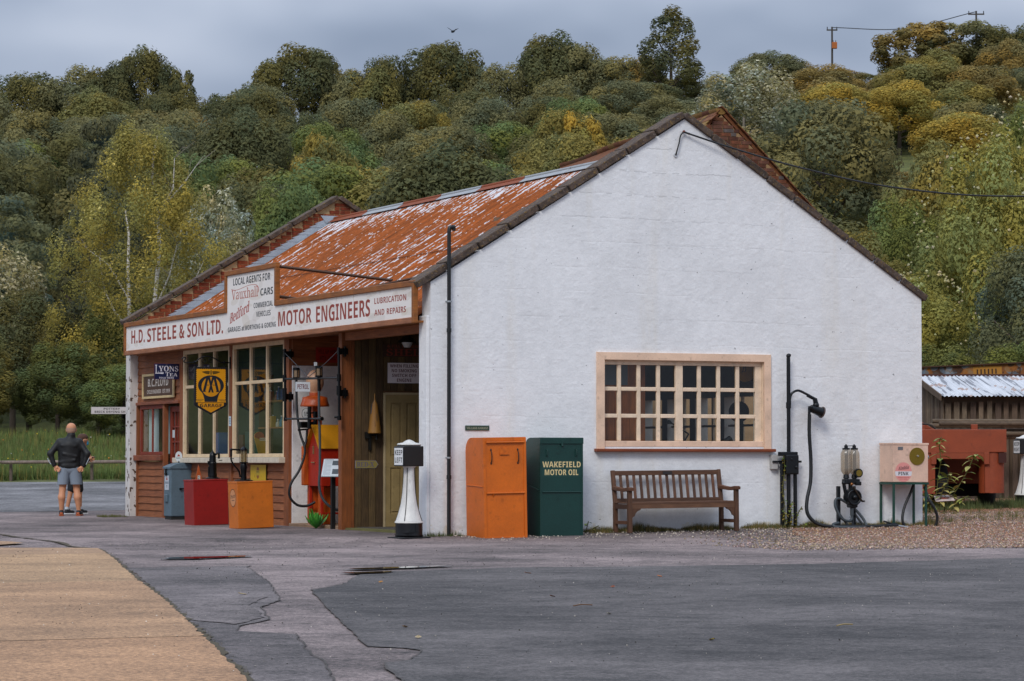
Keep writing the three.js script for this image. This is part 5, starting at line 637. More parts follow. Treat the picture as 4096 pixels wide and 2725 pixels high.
// workshop behind the gable window
{ const s = thing('plank_screen', 'brown boarded screen standing behind the left panes of gable window', 'screen', null, 2.78, .05, -.42), g = timberUp(0xa8612a, .7, 1.2, 1.2); for (let i = 0; i < 7; i++) add(s, 'board', bx(i * .13, i * .13 + .127, 0, 2.75, -.03, 0, .004), g); add(s, 'notice', mv(face(.42, .34), .4, 2.35, .003), plain(0x50565a, .6)); }
{ const s = thing('workbench', 'dark workbench with tools inside the workshop window', 'workbench', null, 4.0, .05, -.75); add(s, 'bench_top', bx(-.1, 3.2, .98, 1.05, -.5, .25), plain(0x2a2019, .8)); for (const x of [0, 3.0]) add(s, 'leg', bx(x, x + .1, 0, .98, -.4, .1), plain(0x2a2019, .8));
  const tl = plain(0x181818, .6, .4), T = (nm, lb, geo, m = tl) => { const o = thing(nm, lb, 'tool'); add(o, 'body', geo, m); return o; };
  T('bench_vice', 'dark iron vice on the workshop bench behind the panes', [bx(4.95, 5.2, 1.1, 1.25, -.7, -.6, .02), bx(5.05, 5.12, 1.25, 1.36, -.7, -.62, .02), rod([5.0, 1.3, -.6], [5.25, 1.42, -.62], .03, .06)]); T('desk_lamp', 'jointed black lamp on the workshop bench behind the panes', [rod([4.35, 1.1, -.8], [4.62, 1.5, -.8], .012), rod([4.62, 1.5, -.8], [4.3, 1.68, -.8], .012), turned([[.02, .06], [.07, 0]], 12).translate(4.28, 1.65, -.8)]); T('grinder', 'round bench grinder behind the right panes', [rx(new THREE.CylinderGeometry(.16, .16, .08, 20), Math.PI / 2).translate(5.55, 1.85, -.9), bx(5.5, 5.6, 1.1, 1.85, -.95, -.85)]);
  { const r = mulberry(6), g = []; for (let i = 0; i < 16; i++) { const x = 4.1 + r() * 1.7, h = .05 + r() * .12; g.push(bx(x, x + .04 + r() * .08, 1.1, 1.1 + h, -.9, -.8, .01)); } const o = T('tool_litter', 'jumble of small dark tools on the workshop bench', g); o.userData.kind = 'stuff'; }
  flatSign('round_sign', 'round yellow sign hanging inside the upper right panes', .44, .44, (c, w, h) => { c.fillStyle = '#b07a1c'; c.fillRect(0, 0, w, h); c.strokeStyle = '#2a2012'; c.lineWidth = 8; c.beginPath(); c.arc(w / 2, h / 2, w * .47, 0, 7); c.stroke(); c.fillStyle = '#2a2012'; fit(c, 'B', w * .36, h * .3, w * .2, h * .3, 'italic 200px serif'); }, 5.5, 2.5, -.6, 0, { px: 128 });
  const q = scene.children[scene.children.length - 1]; q.children[0].geometry = rx(new THREE.CylinderGeometry(.225, .225, .012, 32), Math.PI / 2).translate(0, 0, -.007); const cg = new THREE.CircleGeometry(.22, 32); q.children[1].geometry = cg.translate(0, 0, .0015); }

// ---------------------------------------------------------------- yard behind: brick barn, shed, machine
{
  const L = 11.2, w = 2.35, ht = 7.95, pitch = 1.03, ev = ht - w * pitch, b = thing('brick_barn', 'old brick building with mossy tiled roof behind the garage', 'building', null, 10.74, 0, -11.26, -.156);
  add(b, 'wall', mv(slab([[-w, -.1], [w, -.1], [w, ev], [0, ht - .12], [-w, ev]], L), 0, 0, -L), paint(0x9a7c58, .95, { bump: .006 }));
  const r = mulberry(91), full = bx(-.105, .105, -.032, .032, 0, .012), half = bx(-.05, .05, -.032, .032, 0, .012), ms = [0x84502e, 0x74422a, 0x93593a, 0x6b3f2c, 0x8a5c48, 0x78706e].map(h => new THREE.MeshStandardMaterial({ color: h, map: again(brickMap, 3), roughness: .9 }));
  let n = 0; for (let k = 0; k < 44 && n < 290; k++) { const y = ht - .2 - k * .0745, hw = (ht - .02 - y) / pitch; let x = Math.max(-hw, -.35 + (ht - y - .3) * -.1) + (k & 1 ? .11 : 0) * .5; if (y < 5.6) break; while (x < hw) { const hd = r() < .25, l = hd ? .1125 : .225; if (x + l < hw + .06) { const m = add(b, 'brick', hd ? half : full, ms[Math.min(5, r() * 5.3 | 0)]); m.position.set(x + l / 2, y, .001 + r() * .003); n++; } x += l; } }
  const tileM = [0x7a4a2a, 0x6b3f26, 0x84552e, 0x5f4128, 0x8a6a34].map(h => paint(h, .9, { bump: .006 })), tg = bx(-.085, .085, -.008, .008, -.13, .13, .004);
  const tileRun = sub(b, 'tiled_roof'); add(tileRun, 'roof_slab', [uvm(beam([-w - .15, ev - .16, -L / 2], [0, ht - .03, -L / 2], .06, L - .02)), uvm(beam([w + .15, ev - .16, -L / 2], [0, ht - .03, -L / 2], .06, L - .02))], tileM[0]);
  // verge tiles on the right edge and the first rows of the left slope that show
  for (let k = 0; k < 30; k++) { const t = k / 30, x = .02 + t * (w + .12), y = ht - .005 - x * pitch; const m = add(tileRun, 'verge_tile', tg, tileM[k % 5]); m.rotation.z = -Math.atan(pitch) + .07; m.position.set(x + .03, y + .02, -.06); }
  for (let j = 0; j < 9; j++) for (let k = 0; k < 12; k++) { const x = -.1 - k * .1, y = ht + .01 + x * pitch; const m = add(tileRun, 'roof_tile', tg, tileM[(r() * 5) | 0]); m.rotation.z = Math.atan(pitch) - .06; m.position.set(x, y + .02, -.1 - j * .27 + (k & 1) * .12); }
  for (let j = 0; j < 26; j++) { const g = add(tileRun, 'ridge_tile', ridgeG(), tileM[(r() * 5) | 0]); g.position.set(0, ht + .01 + .03 * Math.sin(j * .5), -.2 - j * .43); }
}
function ridgeG() { ridgeG.g ??= uvm(new THREE.CylinderGeometry(.12, .125, .42, 10, 1, false, 0, Math.PI).rotateX(Math.PI / 2).rotateZ(Math.PI / 2 + Math.PI)); return ridgeG.g; }
const YAW = -.4163;
{ // open-fronted shed of rough planks
  const p = toHill(68, 9.9), s = thing('plank_shed', 'rough plank shed with white corrugated roof in the yard beyond', 'shed', null, p.x, .2, p.z, YAW), wd = [0x8a7a68, 0x7a6656, 0x9a8672, 0x6c5a4e].map(h => timberUp(h, .9, 1.2, 1.2, .006)), r = mulberry(3);
  add(s, 'back', [bx(0, 12, 0, 2.85, -3.9, -3.8), bx(11.9, 12, 0, 2.2, -3.5, 0), bx(.0, 12, 2.2, 2.42, -.25, -.18)], plain(0x6a5848, .95));
  for (let i = 0; i < 34; i++) { const w = .11 + r() * .05; add(s, 'plank', bx(i * .19 + .02, i * .19 + w, -.1, 2.2 + r() * .06, -.04 - r() * .03, 0, .004), wd[r() * 4 | 0]); } add(s, 'front_backing', bx(0, 11.9, -.1, 2.25, -.2, -.15), plain(0x6a5848, .95));
  for (let i = 0; i < 18; i++) { const z = -.12 - i * .2; add(s, 'plank', bx(-.03, .0, -.1, 2.3 - z * .14, z - .06 - r() * .06, z + .04, .004), wd[r() * 4 | 0]); }
  const zinc = new THREE.MeshStandardMaterial({ roughness: .6, map: tex(512, 512, (i, j, o) => { const u = i / 512, v = j / 512, a = fbm(u * 30, v * 3, 3, 30, 3), b = fbm(u * 6 + 3, v * 6, 4, 6); let k = 192 + 50 * (a - .5); o[0] = k; o[1] = k * 1.01; o[2] = k * 1.03; if (b > .72) { o[0] = 165; o[1] = 142; o[2] = 132; } if (a < .34) { o[0] *= .7; o[1] *= .7; o[2] *= .72; } }), side: THREE.DoubleSide });
  for (let i = 0; i < 7; i++) { const g = corrugated(0, 1.0, 0, 4.3, (i % 2) * .004, 0, 0, 1, .135, (z, t) => [z * .5 + i * .37, t * .23], .014, .1); g.rotateY(Math.PI / 2); const m = add(s, 'roof_sheet', g, zinc); m.position.set(-.12 + i * .97, 2.36, .3); }
  add(s, 'verge_board', uvm(beam([-.13, 2.33, .3], [-.13, 2.9, -4], .03, .14)), wd[1]); add(s, 'top_board', bx(-.2, 7, 2.93, 2.99, -4.05, -3.98), paint(0x4d2f28, .9));
}
for (let i = 0; i < 6; i++) { const p = toHill(66.8, 12.6 - (i % 2) * .2), q = thing('timber_pole', ['topmost long weathered pole on the rack before plank shed', 'second weathered pole down on the rack before plank shed', 'middle weathered pole on the rack before plank shed', 'second lowest weathered pole on the rack before plank shed', 'lowest weathered pole on the rack before plank shed', 'front weathered pole leaning over the rack before plank shed'][i], 'pole', 'weathered poles stacked before the plank shed', p.x, 1.62 + [.36, .26, .15, .08, .0, .3][i], p.z + [.0, .02, -.05, .08, .0, .18][i] - .1, YAW + [.0, .012, -.01, .015, -.02, .03][i]); add(q, 'pole', rod([-3.1 + (i % 3) * .12, 0, 0], [3.2, 0, 0], .05, .042, 9), timber([0x7d6c5a, 0x8a7662, 0x6e5d4d][i % 3], .9)); }
{ const p = toHill(66.8, 10.6), s = thing('pole_rack', 'rough post rack carrying the weathered poles', 'rack', null, p.x, .2, p.z - .1, YAW); for (const x of [0, 2.2, 4.4]) add(s, 'post', [bx(x - .05, x + .05, -.1, 1.36, -.05, .05)], plain(0x4a3d31, .9)); add(s, 'bearer', [bx(-.1, .1, 1.3, 1.37, -.3, .3), bx(2.1, 2.3, 1.3, 1.37, -.3, .3), bx(4.3, 4.5, 1.3, 1.37, -.3, .3)], plain(0x4a3d31, .9)); }
{ const p = toHill(79, 10.6), s = thing('rusty_girder', 'rusted lettered steel girder lying behind the shed roof', 'girder', null, p.x, 3.1, p.z, YAW); s.rotation.z = .045; add(s, 'web', bx(-.6, 7, 0, .45, -.06, 0), paint(0x6a4324, .9)); add(s, 'painted_face', mv(face(7.6, .45), 3.2, .225, .003), printed(print(1024, 64, (c, w, h) => { c.fillStyle = '#7a4a22'; c.fillRect(0, 0, w, h); wear(c, w, h, 700, 5, ['rgba(120,130,140,.7)', 'rgba(60,40,28,.7)', 'rgba(150,90,30,.6)', 'rgba(90,105,120,.7)']); c.fillStyle = '#a8742c'; c.fillRect(w * .3, h * .1, w * .1, h * .55); c.fillStyle = '#3a2416'; for (let i = 0; i < 6; i++) c.fillRect(w * (.312 + i * .013), h * .25, 5, h * .3); }), .9)); add(s, 'flange', [bx(-.6, 7, .45, .48, -.15, .08), bx(-.6, 7, -.03, 0, -.15, .08)], paint(0x4a3020, .9)); add(s, 'trestle', [bx(.5, .7, -2.9, -.03, -.2, 0), bx(5, 5.2, -2.9, -.03, -.2, 0)], plain(0x3a2a20, .9)); }
{ // old red machine seen from its end
  const p = toHill(56, 7.3), s = thing('red_machine', 'rust-red steel end of an old wheeled loader behind the gable', 'machine', null, p.x, .2, p.z, YAW), m = paint(0x94401c, .6, { rep: .7, bump: .003 }), bk = plain(0x2e2b29, .9);
  add(s, 'counterweight', [mv(slab([[0, 1.06], [1.75, 1.06], [1.9, 1.06], [2.02, 1.06], [2.02, 1.47], [0, 1.47]], .5, .01), 0, 0, -.6), rod([1.78, .28, -.35], [1.78, 1.06, -.35], .24, .24, 24), bx(1.62, 1.8, .28, 1.05, -.5, -.12, .01)], m); add(s, 'side_plate', [bx(.28, .68, .26, 1.05, -.3, -.1, .01), bx(0, .68, .6, 1.05, -.31, -.11, .01)], m); add(s, 'lip', [bx(.62, 1.64, .92, 1.04, -.14, -.08, .01), bx(.6, .7, .82, 1.04, -.12, -.06, .01), bx(1.6, 1.7, .82, 1.04, -.12, -.06, .01), bx(.5, 1.7, 1.04, 1.07, -.11, -.075)], m);
  add(s, 'notch', bx(1.88, 2.025, .85, 1.04, -.38, -.098), plain(0x3a140a, .8)); add(s, 'lug', [bx(1.4, 1.52, 1.47, 1.58, -.4, -.3, .01), bx(.4, .52, 1.47, 1.56, -.4, -.3, .01)], m); add(s, 'loader_arm', [mv(slab([[-.3, 1.47], [.78, 1.47], [.7, 1.5], [.1, 1.86], [-.3, 2.0]], .12, .01), 0, 0, -.75)], m); add(s, 'hydraulic_hose', tube([[.3, 1.5, -.5], [.45, 1.58, -.5], [.65, 1.57, -.5], [.75, 1.5, -.5]], .018, 24, 6), bk);
  add(s, 'engine_bay', [bx(.3, 1.9, .2, 1.3, -2.2, -1.9), bx(.3, .4, .2, 1.3, -1.9, -.6), bx(.4, 1.9, 1.25, 1.3, -1.9, -.62)], bk); const wh = rx(new THREE.TorusGeometry(.34, .14, 12, 28), 0).rotateY(Math.PI / 2); add(s, 'wheel', [wh.clone().translate(.85, .46, -.85)], plain(0x17171a, .9)); add(s, 'wheel', [wh.clone().translate(1.85, .46, -1.4)], plain(0x17171a, .9)); add(s, 'chassis', bx(-.5, 1.9, .45, 1.4, -2.6, -1.55), m);
}
{ const p = toHill(59, 10.17); makeBollard('weathered white traffic bollard reading keep right near the plank shed', ['KEEP', 'RIGHT'], p.x, yardY(p.x, p.z), p.z, .05, true); }
{ const p = toHill(53.5, 7.77), s = thing('stake_sign', 'small tilted white sign on thin stake in the gravel', 'sign', null, p.x, yardY(p.x, p.z), p.z, YAW); add(s, 'stake', rod([0, -.05, 0], [0, .28, 0], .006), iron); const g = bx(-.17, .17, -.004, .004, -.12, .12, .002); g.rotateX(.42).rotateZ(.06).translate(0, .27, 0); add(s, 'plate', g, plain(0xcdbab4, .5)); const f = rx(face(.32, .22), -Math.PI / 2).rotateX(.42).rotateZ(.06).translate(0, .2755, 0); add(s, 'printed_face', f, printed(print(128, 88, (c, w, h) => { c.fillStyle = '#cdbab4'; c.fillRect(0, 0, w, h); c.fillStyle = '#9c4a3c'; c.beginPath(); c.ellipse(w * .5, h * .5, w * .28, h * .24, 0, 0, 7); c.fill(); }))); }

// ---------------------------------------------------------------- left of the garage
{ const p = toHill(80, -10.75), s = thing('direction_sign', 'white direction sign for the brick drying shed, beyond the far pier', 'sign', null, p.x, landY(p.x, p.z), p.z, YAW); add(s, 'arm', bx(-.58, .6, 1.98, 2.17, -.015, .015, .004), paint(0xb3aaa6, .6)); add(s, 'printed_face', mv(face(1.1, .18), -.02, 2.075, .017), printed(print(512, 84, (c, w, h) => { c.fillStyle = '#bdb3ae'; c.fillRect(0, 0, w, h); c.fillStyle = '#2a2523'; fit(c, 'POTTERY', w * .3, h * .1, w * .4, h * .3); fit(c, 'BRICK DRYING SHED', w * .08, h * .54, w * .86, h * .32); }))); add(s, 'post', bx(.6, .7, -.1, 2.3, -.04, .04), paint(0xb3aaa6, .7)); }
for (let i = 0; i < 4; i++) { const a = toHill(88, -17.5 + i * 2.4), b = toHill(88, -17.5 + i * 2.4 + 2.38), f = thing('rail_fence', 'weathered grey timber rail on low posts before the grass bank', 'fence', 'low timber rails along the road edge'), ya = landY(a.x, a.z), yb = landY(b.x, b.z); add(f, 'rail', rod([a.x, ya + .55, a.z], [b.x, yb + .56, b.z], .055, .05, 8), timber(0x9a8a82, .9)); add(f, 'post', rod([a.x + .3, ya - .1, a.z - .08], [a.x + .3, ya + .58, a.z - .08], .05, .05, 8), timber(0x7a6c62, .9)); }
// people
function body(bones, lo, hi, N = 80, k = .028) {
  const mc = new MarchingCubes(N, plain(0xffffff), false, false, 90000), h = N / 2; const c = lo.map((v, i) => (v + hi[i]) / 2), s = lo.map((v, i) => (hi[i] - v) / 2);
  const bn = bones.map(b => { const [x0, y0, z0, r0, x1, y1, z1, r1] = b, dx = x1 - x0, dy = y1 - y0, dz = z1 - z0; return [x0, y0, z0, r0, dx, dy, dz, r1 - r0, Math.max(1e-9, dx * dx + dy * dy + dz * dz)]; });
  for (let z = 0; z < N; z++) for (let y = 0; y < N; y++) for (let x = 0; x < N; x++) { const px = c[0] + (x - h) / h * s[0], py = c[1] + (y - h) / h * s[1], pz = c[2] + (z - h) / h * s[2]; let d = 9; for (const b of bn) { const ax = px - b[0], ay = py - b[1], az = pz - b[2], t = clamp((ax * b[4] + ay * b[5] + az * b[6]) / b[8], 0, 1), qx = ax - b[4] * t, qy = ay - b[5] * t, qz = az - b[6] * t, e = Math.sqrt(qx * qx + qy * qy + qz * qz) - b[3] - b[7] * t; const m = Math.max(0, k - Math.abs(d - e)) / k; d = Math.min(d, e) - m * m * k * .25; } mc.field[z * N * N + y * N + x] = -d; }
  mc.isolation = 0; mc.update(); const n = mc.count ?? mc.geometry.drawRange.count, P = new Float32Array(n * 3), U = new Float32Array(n * 3); for (let i = 0; i < n; i++) for (let a = 0; a < 3; a++) { P[i * 3 + a] = c[a] + mc.positionArray[i * 3 + a] * s[a]; U[i * 3 + a] = -mc.normalArray[i * 3 + a] / s[a]; }
  const g = new THREE.BufferGeometry(); g.setAttribute('position', new THREE.BufferAttribute(P, 3)); g.setAttribute('normal', new THREE.BufferAttribute(U, 3)); g.normalizeNormals(); { const p = g.attributes, e1 = V(), e2 = V(), a = V(), nn = V(); let dot = 0; for (let i = 0; i < Math.min(n, 900); i += 3) { a.fromBufferAttribute(p.position, i); e1.fromBufferAttribute(p.position, i + 1).sub(a); e2.fromBufferAttribute(p.position, i + 2).sub(a); nn.fromBufferAttribute(p.normal, i); dot += Math.sign(e1.cross(e2).dot(nn)); } if (dot < 0) { for (let i = 0; i < n; i += 3) for (let a2 = 0; a2 < 3; a2++) for (const A of [P, U]) { const t = A[(i + 1) * 3 + a2]; A[(i + 1) * 3 + a2] = A[(i + 2) * 3 + a2]; A[(i + 2) * 3 + a2] = t; } } }
  g.setAttribute('uv', new THREE.BufferAttribute(new Float32Array(n * 2), 2)); return g;
}
const B = (a, r0, b, r1) => [...a, r0, ...b, r1];
function handBones(w, dir, side) { // palm with four curled fingers and a thumb, from the wrist w along dir
  const d = V(...dir).normalize(), up = V(0, 0, 1), ac = d.clone().cross(up).normalize(), P = (t, u, v) => [w[0] + d.x * t + ac.x * u + up.x * v, w[1] + d.y * t + ac.y * u + up.y * v, w[2] + d.z * t + ac.z * u + up.z * v], o = [B(P(0, 0, 0), .026, P(.05, 0, 0), .03), B(P(.04, -.02, 0), .02, P(.085, -.025, 0), .016), B(P(.04, .02, 0), .02, P(.085, .025, 0), .016)];
  [-.03, -.01, .012, .032].forEach((u, i) => { const L = [.05, .062, .066, .055][i]; o.push(B(P(.085, u, 0), .0095, P(.085 + L * .5, u * 1.1, .008 * side), .009), B(P(.085 + L * .5, u * 1.1, .008 * side), .009, P(.085 + L * .85, u * 1.1, .03 * side), .008)); });
  o.push(B(P(.02, .025 * side, 0), .013, P(.055, .055 * side, .01), .011), B(P(.055, .055 * side, .01), .011, P(.085, .06 * side, .015), .009)); return o;
}
{
  const skin = new THREE.MeshStandardMaterial({ color: 0xc68a66, roughness: .6 }), s = thing('person', 'bald person in black jacket and grey shorts walking away with hands on hips', 'person', null, -.91, yardY(-.91, -16.2), -16.2, YAW + .04);
  const legs = [B([-.1, .9, 0], .1, [-.13, .52, .01], .062), B([-.13, .5, .02], .06, [-.14, .36, .05], .068), B([-.14, .36, .05], .066, [-.145, .1, .02], .038), B([-.145, .07, .03], .036, [-.155, .05, -.14], .03), B([.1, .9, 0], .1, [.14, .52, -.03], .062), B([.14, .5, -.02], .06, [.16, .36, .02], .068), B([.16, .36, .02], .066, [.185, .1, .0], .038), B([.185, .07, .0], .036, [.21, .05, -.16], .03)];
  const arms = [B([-.2, 1.42, .01], .045, [-.36, 1.2, .07], .04), B([-.36, 1.2, .07], .04, [-.27, .96, .08], .028), B([.2, 1.42, .01], .045, [.35, 1.2, .07], .04), B([.35, 1.2, .07], .04, [.27, .95, .08], .028)];
  const head = [B([.03, 1.705, -.0], .093, [.03, 1.685, -.03], .096), B([.03, 1.62, -.05], .06, [.03, 1.6, -.06], .05), B([.03, 1.46, .0], .058, [.03, 1.62, -.005], .058), B([-.062, 1.665, -.015], .014, [-.064, 1.64, -.012], .011), B([.122, 1.665, -.015], .014, [.124, 1.64, -.012], .011), B([.03, 1.655, -.12], .012, [.03, 1.635, -.13], .016), B([.0, 1.672, -.112], .008, [-.002, 1.672, -.112], .008), B([.06, 1.672, -.112], .008, [.062, 1.672, -.112], .008), B([.01, 1.605, -.105], .007, [.05, 1.605, -.105], .007)];
  const torso = [B([-.04, .95, 0], .1, [-.05, 1.3, .0], .09), B([.04, .95, 0], .1, [.05, 1.3, .0], .09), B([-.13, 1.4, .01], .06, [.13, 1.4, .01], .06)];
  add(s, 'body', join([body([...legs, ...arms, ...torso, B([.03, 1.4, 0], .06, [.03, 1.56, 0], .055), ], [-.55, -.02, -.35], [.55, 1.62, .35], 84), body(head, [-.1, 1.5, -.17], [.16, 1.82, .12], 60, .02), body(handBones([-.27, .965, .085], [.55, -.5, .15], 1), [-.36, .8, -.03], [-.06, 1.03, .2], 56, .008), body(handBones([.27, .955, .085], [-.55, -.5, .15], -1), [.06, .8, -.03], [.36, 1.03, .2], 56, .008)]), skin);
  const cloth = new THREE.MeshStandardMaterial({ color: 0x0b0c0e, roughness: .62, bumpMap: again(grainBump, 6), bumpScale: .004 });
  add(s, 'jacket', body([B([-.115, 1.02, .01], .1, [-.12, 1.36, .015], .105), B([.115, 1.02, .01], .1, [.12, 1.36, .015], .105), B([-.03, 1.0, .01], .135, [-.03, 1.36, .02], .14), B([.03, 1.0, .01], .135, [.03, 1.36, .02], .14), B([-.16, 1.43, .012], .075, [.16, 1.43, .012], .075), B([-.145, .975, .02], .07, [.145, .97, .02], .07), B([-.1, .96, .09], .05, [.1, .955, .09], .05), B([-.1, .96, -.07], .05, [.1, .955, -.07], .05), B([-.2, 1.42, .012], .066, [-.36, 1.2, .07], .055), B([-.36, 1.2, .07], .055, [-.285, .985, .08], .044), B([.2, 1.42, .012], .066, [.35, 1.2, .07], .055), B([.35, 1.2, .07], .055, [.285, .975, .08], .044), B([.005, 1.48, .015], .08, [.035, 1.56, .008], .08), B([-.17, 1.04, .1], .016, [.12, 1.08, .135], .016), B([-.1, 1.2, .142], .012, [.15, 1.15, .125], .012), B([-.13, 1.36, .12], .014, [.12, 1.35, .125], .014)], [-.55, .86, -.3], [.55, 1.68, .34], 90, .045), cloth);
  add(s, 'cuff', [rod([-.288, 1.02, .1], [-.278, .975, .1], .052, .046), rod([.288, 1.01, .1], [.278, .965, .1], .052, .046)], plain(0x15161a, .6)); add(s, 'sleeve_stripe', [tube([[-.41, 1.12, .1], [-.38, 1.05, .115], [-.34, 1.0, .12]], .008, 12, 5), tube([[.39, 1.12, .1], [.36, 1.05, .115], [.33, .99, .12]], .008, 12, 5)], plain(0xa9b0b6, .5));
  { const leg = (x0, x1, z1) => { const g = new THREE.CylinderGeometry(.128, .118, .36, 22, 8, true), p = g.attributes.position; for (let k = 0; k < p.count; k++) { const y = p.getY(k), t = .5 - y / .36, a = Math.atan2(p.getZ(k), p.getX(k)), f = 1 + .035 * Math.sin(a * 5 + t * 3) * t; p.setXYZ(k, p.getX(k) * f * .97 + lerp(x0, x1, t), y + .79, p.getZ(k) * f * 1.05 + lerp(0, z1, t)); } g.computeVertexNormals(); return g; };
    const grey = new THREE.MeshStandardMaterial({ color: 0x7c8692, roughness: .85, side: THREE.DoubleSide }); add(s, 'shorts', [body([B([-.07, .95, .01], .125, [.07, .95, .01], .125), B([-.085, .9, .01], .118, [.085, .9, .01], .118)], [-.3, .72, -.25], [.3, 1.12, .25], 48, .03), leg(-.085, -.12, .012), leg(.085, .13, -.01)], grey); }
  const shoe = plain(0x121214, .6), sole = plain(0xb0562a, .6); for (const [x, z, a] of [[-.147, .0, .06], [.19, -.03, -.15]]) { const g = body([B([0, .05, .06], .045, [0, .05, -.12], .042), B([0, .08, .04], .045, [0, .07, .0], .045)], [-.1, -.02, -.2], [.1, .16, .14], 36, .02); add(s, 'shoe', ry(g, a).translate(x, 0, z), shoe); add(s, 'sole', [ry(bx(-.045, .045, .0, .03, -.16, .1, .012), a).translate(x, 0, z), ry(bx(-.03, .03, .03, .07, .085, .106, .008), a).translate(x, 0, z)], sole); }
  add(s, 'stubble', body([B([.03, 1.682, .0], .0985, [.03, 1.665, .0], .096)], [-.1, 1.55, -.12], [.16, 1.71, .13], 40, .02), new THREE.MeshStandardMaterial({ color: 0xa8846f, roughness: .8 }));
}
{
  const skin = new THREE.MeshStandardMaterial({ color: 0xb8805f, roughness: .6 }), s = thing('person', 'person with short brown hair, blue face mask and dark clothes looking at a phone', 'person', null, -.42, yardY(-.42, -17.5), -17.5, YAW + .5);
  // faces right (+x) and a little away, one leg back
  const H = [.14, 1.47, -.02];
  add(s, 'body', join([body([B([-.06, .84, .04], .085, [-.12, .46, .04], .05), B([-.12, .46, .04], .05, [-.2, .1, .05], .034), B([-.2, .08, .05], .03, [-.08, .05, .05], .026), B([.02, .84, -.05], .085, [.1, .46, -.05], .05), B([.1, .46, -.05], .05, [.11, .1, -.05], .034), B([.11, .07, -.05], .03, [.24, .05, -.05], .026), B([0, .88, 0], .11, [.03, 1.22, 0], .12), B([.04, 1.25, -.12], .06, [.04, 1.25, .12], .06), B([.04, 1.26, .13], .045, [.1, 1.02, .17], .036), B([.1, 1.02, .17], .034, [.24, 1.09, .06], .023), B([.04, 1.26, -.13], .045, [.1, 1.02, -.17], .036), B([.1, 1.02, -.17], .034, [.24, 1.1, -.05], .023), B([.06, 1.28, 0], .05, [.11, 1.4, 0], .048)], [-.4, -.03, -.35], [.5, 1.5, .35], 80), body([B([H[0], H[1] + .02, H[2]], .088, [H[0] + .02, H[1], H[2]], .085), B([H[0] + .05, H[1] - .06, H[2]], .05, [H[0] + .06, H[1] - .075, H[2]], .045), B([H[0] + .115, H[1] - .01, H[2]], .012, [H[0] + .125, H[1] - .03, H[2]], .014), B([H[0], H[1] - .005, H[2] + .088], .016, [H[0], H[1] - .03, H[2] + .086], .012), B([H[0] + .095, H[1] + .012, H[2] + .035], .009, [H[0] + .096, H[1] + .012, H[2] + .035], .009)], [0, 1.33, -.17], [.32, 1.62, .15], 56, .02), body(handBones([.24, 1.09, .06], [.8, .1, -.3], 1), [.16, .99, -.1], [.44, 1.21, .18], 48, .008), body(handBones([.24, 1.1, -.05], [.8, .05, .3], -1), [.16, 1.0, -.19], [.44, 1.22, .11], 48, .008)]), skin);
  add(s, 'hair', body([B([H[0] - .01, H[1] + .035, H[2]], .094, [H[0] + .02, H[1] + .045, H[2]], .085), B([H[0] - .035, H[1] + .0, H[2]], .075, [H[0] - .03, H[1] - .03, H[2]], .06), B([H[0] + .06, H[1] + .07, H[2]], .035, [H[0] + .08, H[1] + .05, H[2]], .03)], [-.02, 1.36, -.17], [.3, 1.66, .14], 48, .02), plain(0x4a3024, .85));
  add(s, 'face_mask', body([B([H[0] + .075, H[1] - .045, H[2]], .05, [H[0] + .085, H[1] - .065, H[2]], .045)], [.1, 1.33, -.14], [.32, 1.5, .1], 36, .02), plain(0x3f9fc4, .7)); add(s, 'mask_loop', tube([[H[0] + .06, H[1] - .03, H[2] + .06], [H[0] + .03, H[1] - .0, H[2] + .085], [H[0], H[1] + .01, H[2] + .09]], .003, 10, 4), plain(0xc8d0d4, .7));
  const dk = new THREE.MeshStandardMaterial({ color: 0x0d0f12, roughness: .75 }); add(s, 'top', body([B([0, .86, 0], .13, [.03, 1.2, 0], .14), B([.04, 1.25, -.12], .075, [.04, 1.25, .12], .075), B([.04, 1.26, .13], .062, [.1, 1.02, .17], .052), B([.1, 1.02, .17], .052, [.22, 1.075, .08], .038), B([.04, 1.26, -.13], .062, [.1, 1.02, -.17], .052), B([.1, 1.02, -.17], .052, [.22, 1.09, -.06], .038), B([.06, 1.29, 0], .065, [.08, 1.33, 0], .062)], [-.3, .7, -.35], [.45, 1.45, .35], 64), dk);
  add(s, 'shorts', body([B([-.05, .84, .04], .115, [-.1, .5, .04], .085), B([.02, .84, -.05], .115, [.09, .5, -.05], .085)], [-.35, .38, -.3], [.35, 1.0, .3], 52), dk);
  add(s, 'phone', bx(.32, .4, 1.125, 1.14, -.03, .05, .004), plain(0x2b3a4a, .3)); for (const [x, z] of [[-.17, .05], [.14, -.05]]) { add(s, 'shoe', body([B([-.04, .05, 0], .042, [.09, .045, 0], .036), B([-.03, .085, 0], .04, [.0, .07, 0], .04)], [-.12, -.01, -.09], [.18, .16, .09], 32, .02).translate(x, 0, z), plain(0x17181b, .7)); add(s, 'sole', bx(x - .085, x + .13, .0, .025, z - .042, z + .042, .01), plain(0xc9cacb, .6)); add(s, 'sock', rod([x - .03, .1, z], [x - .028, .15, z], .042, .038), plain(0xb8c0c8, .8)); }
}
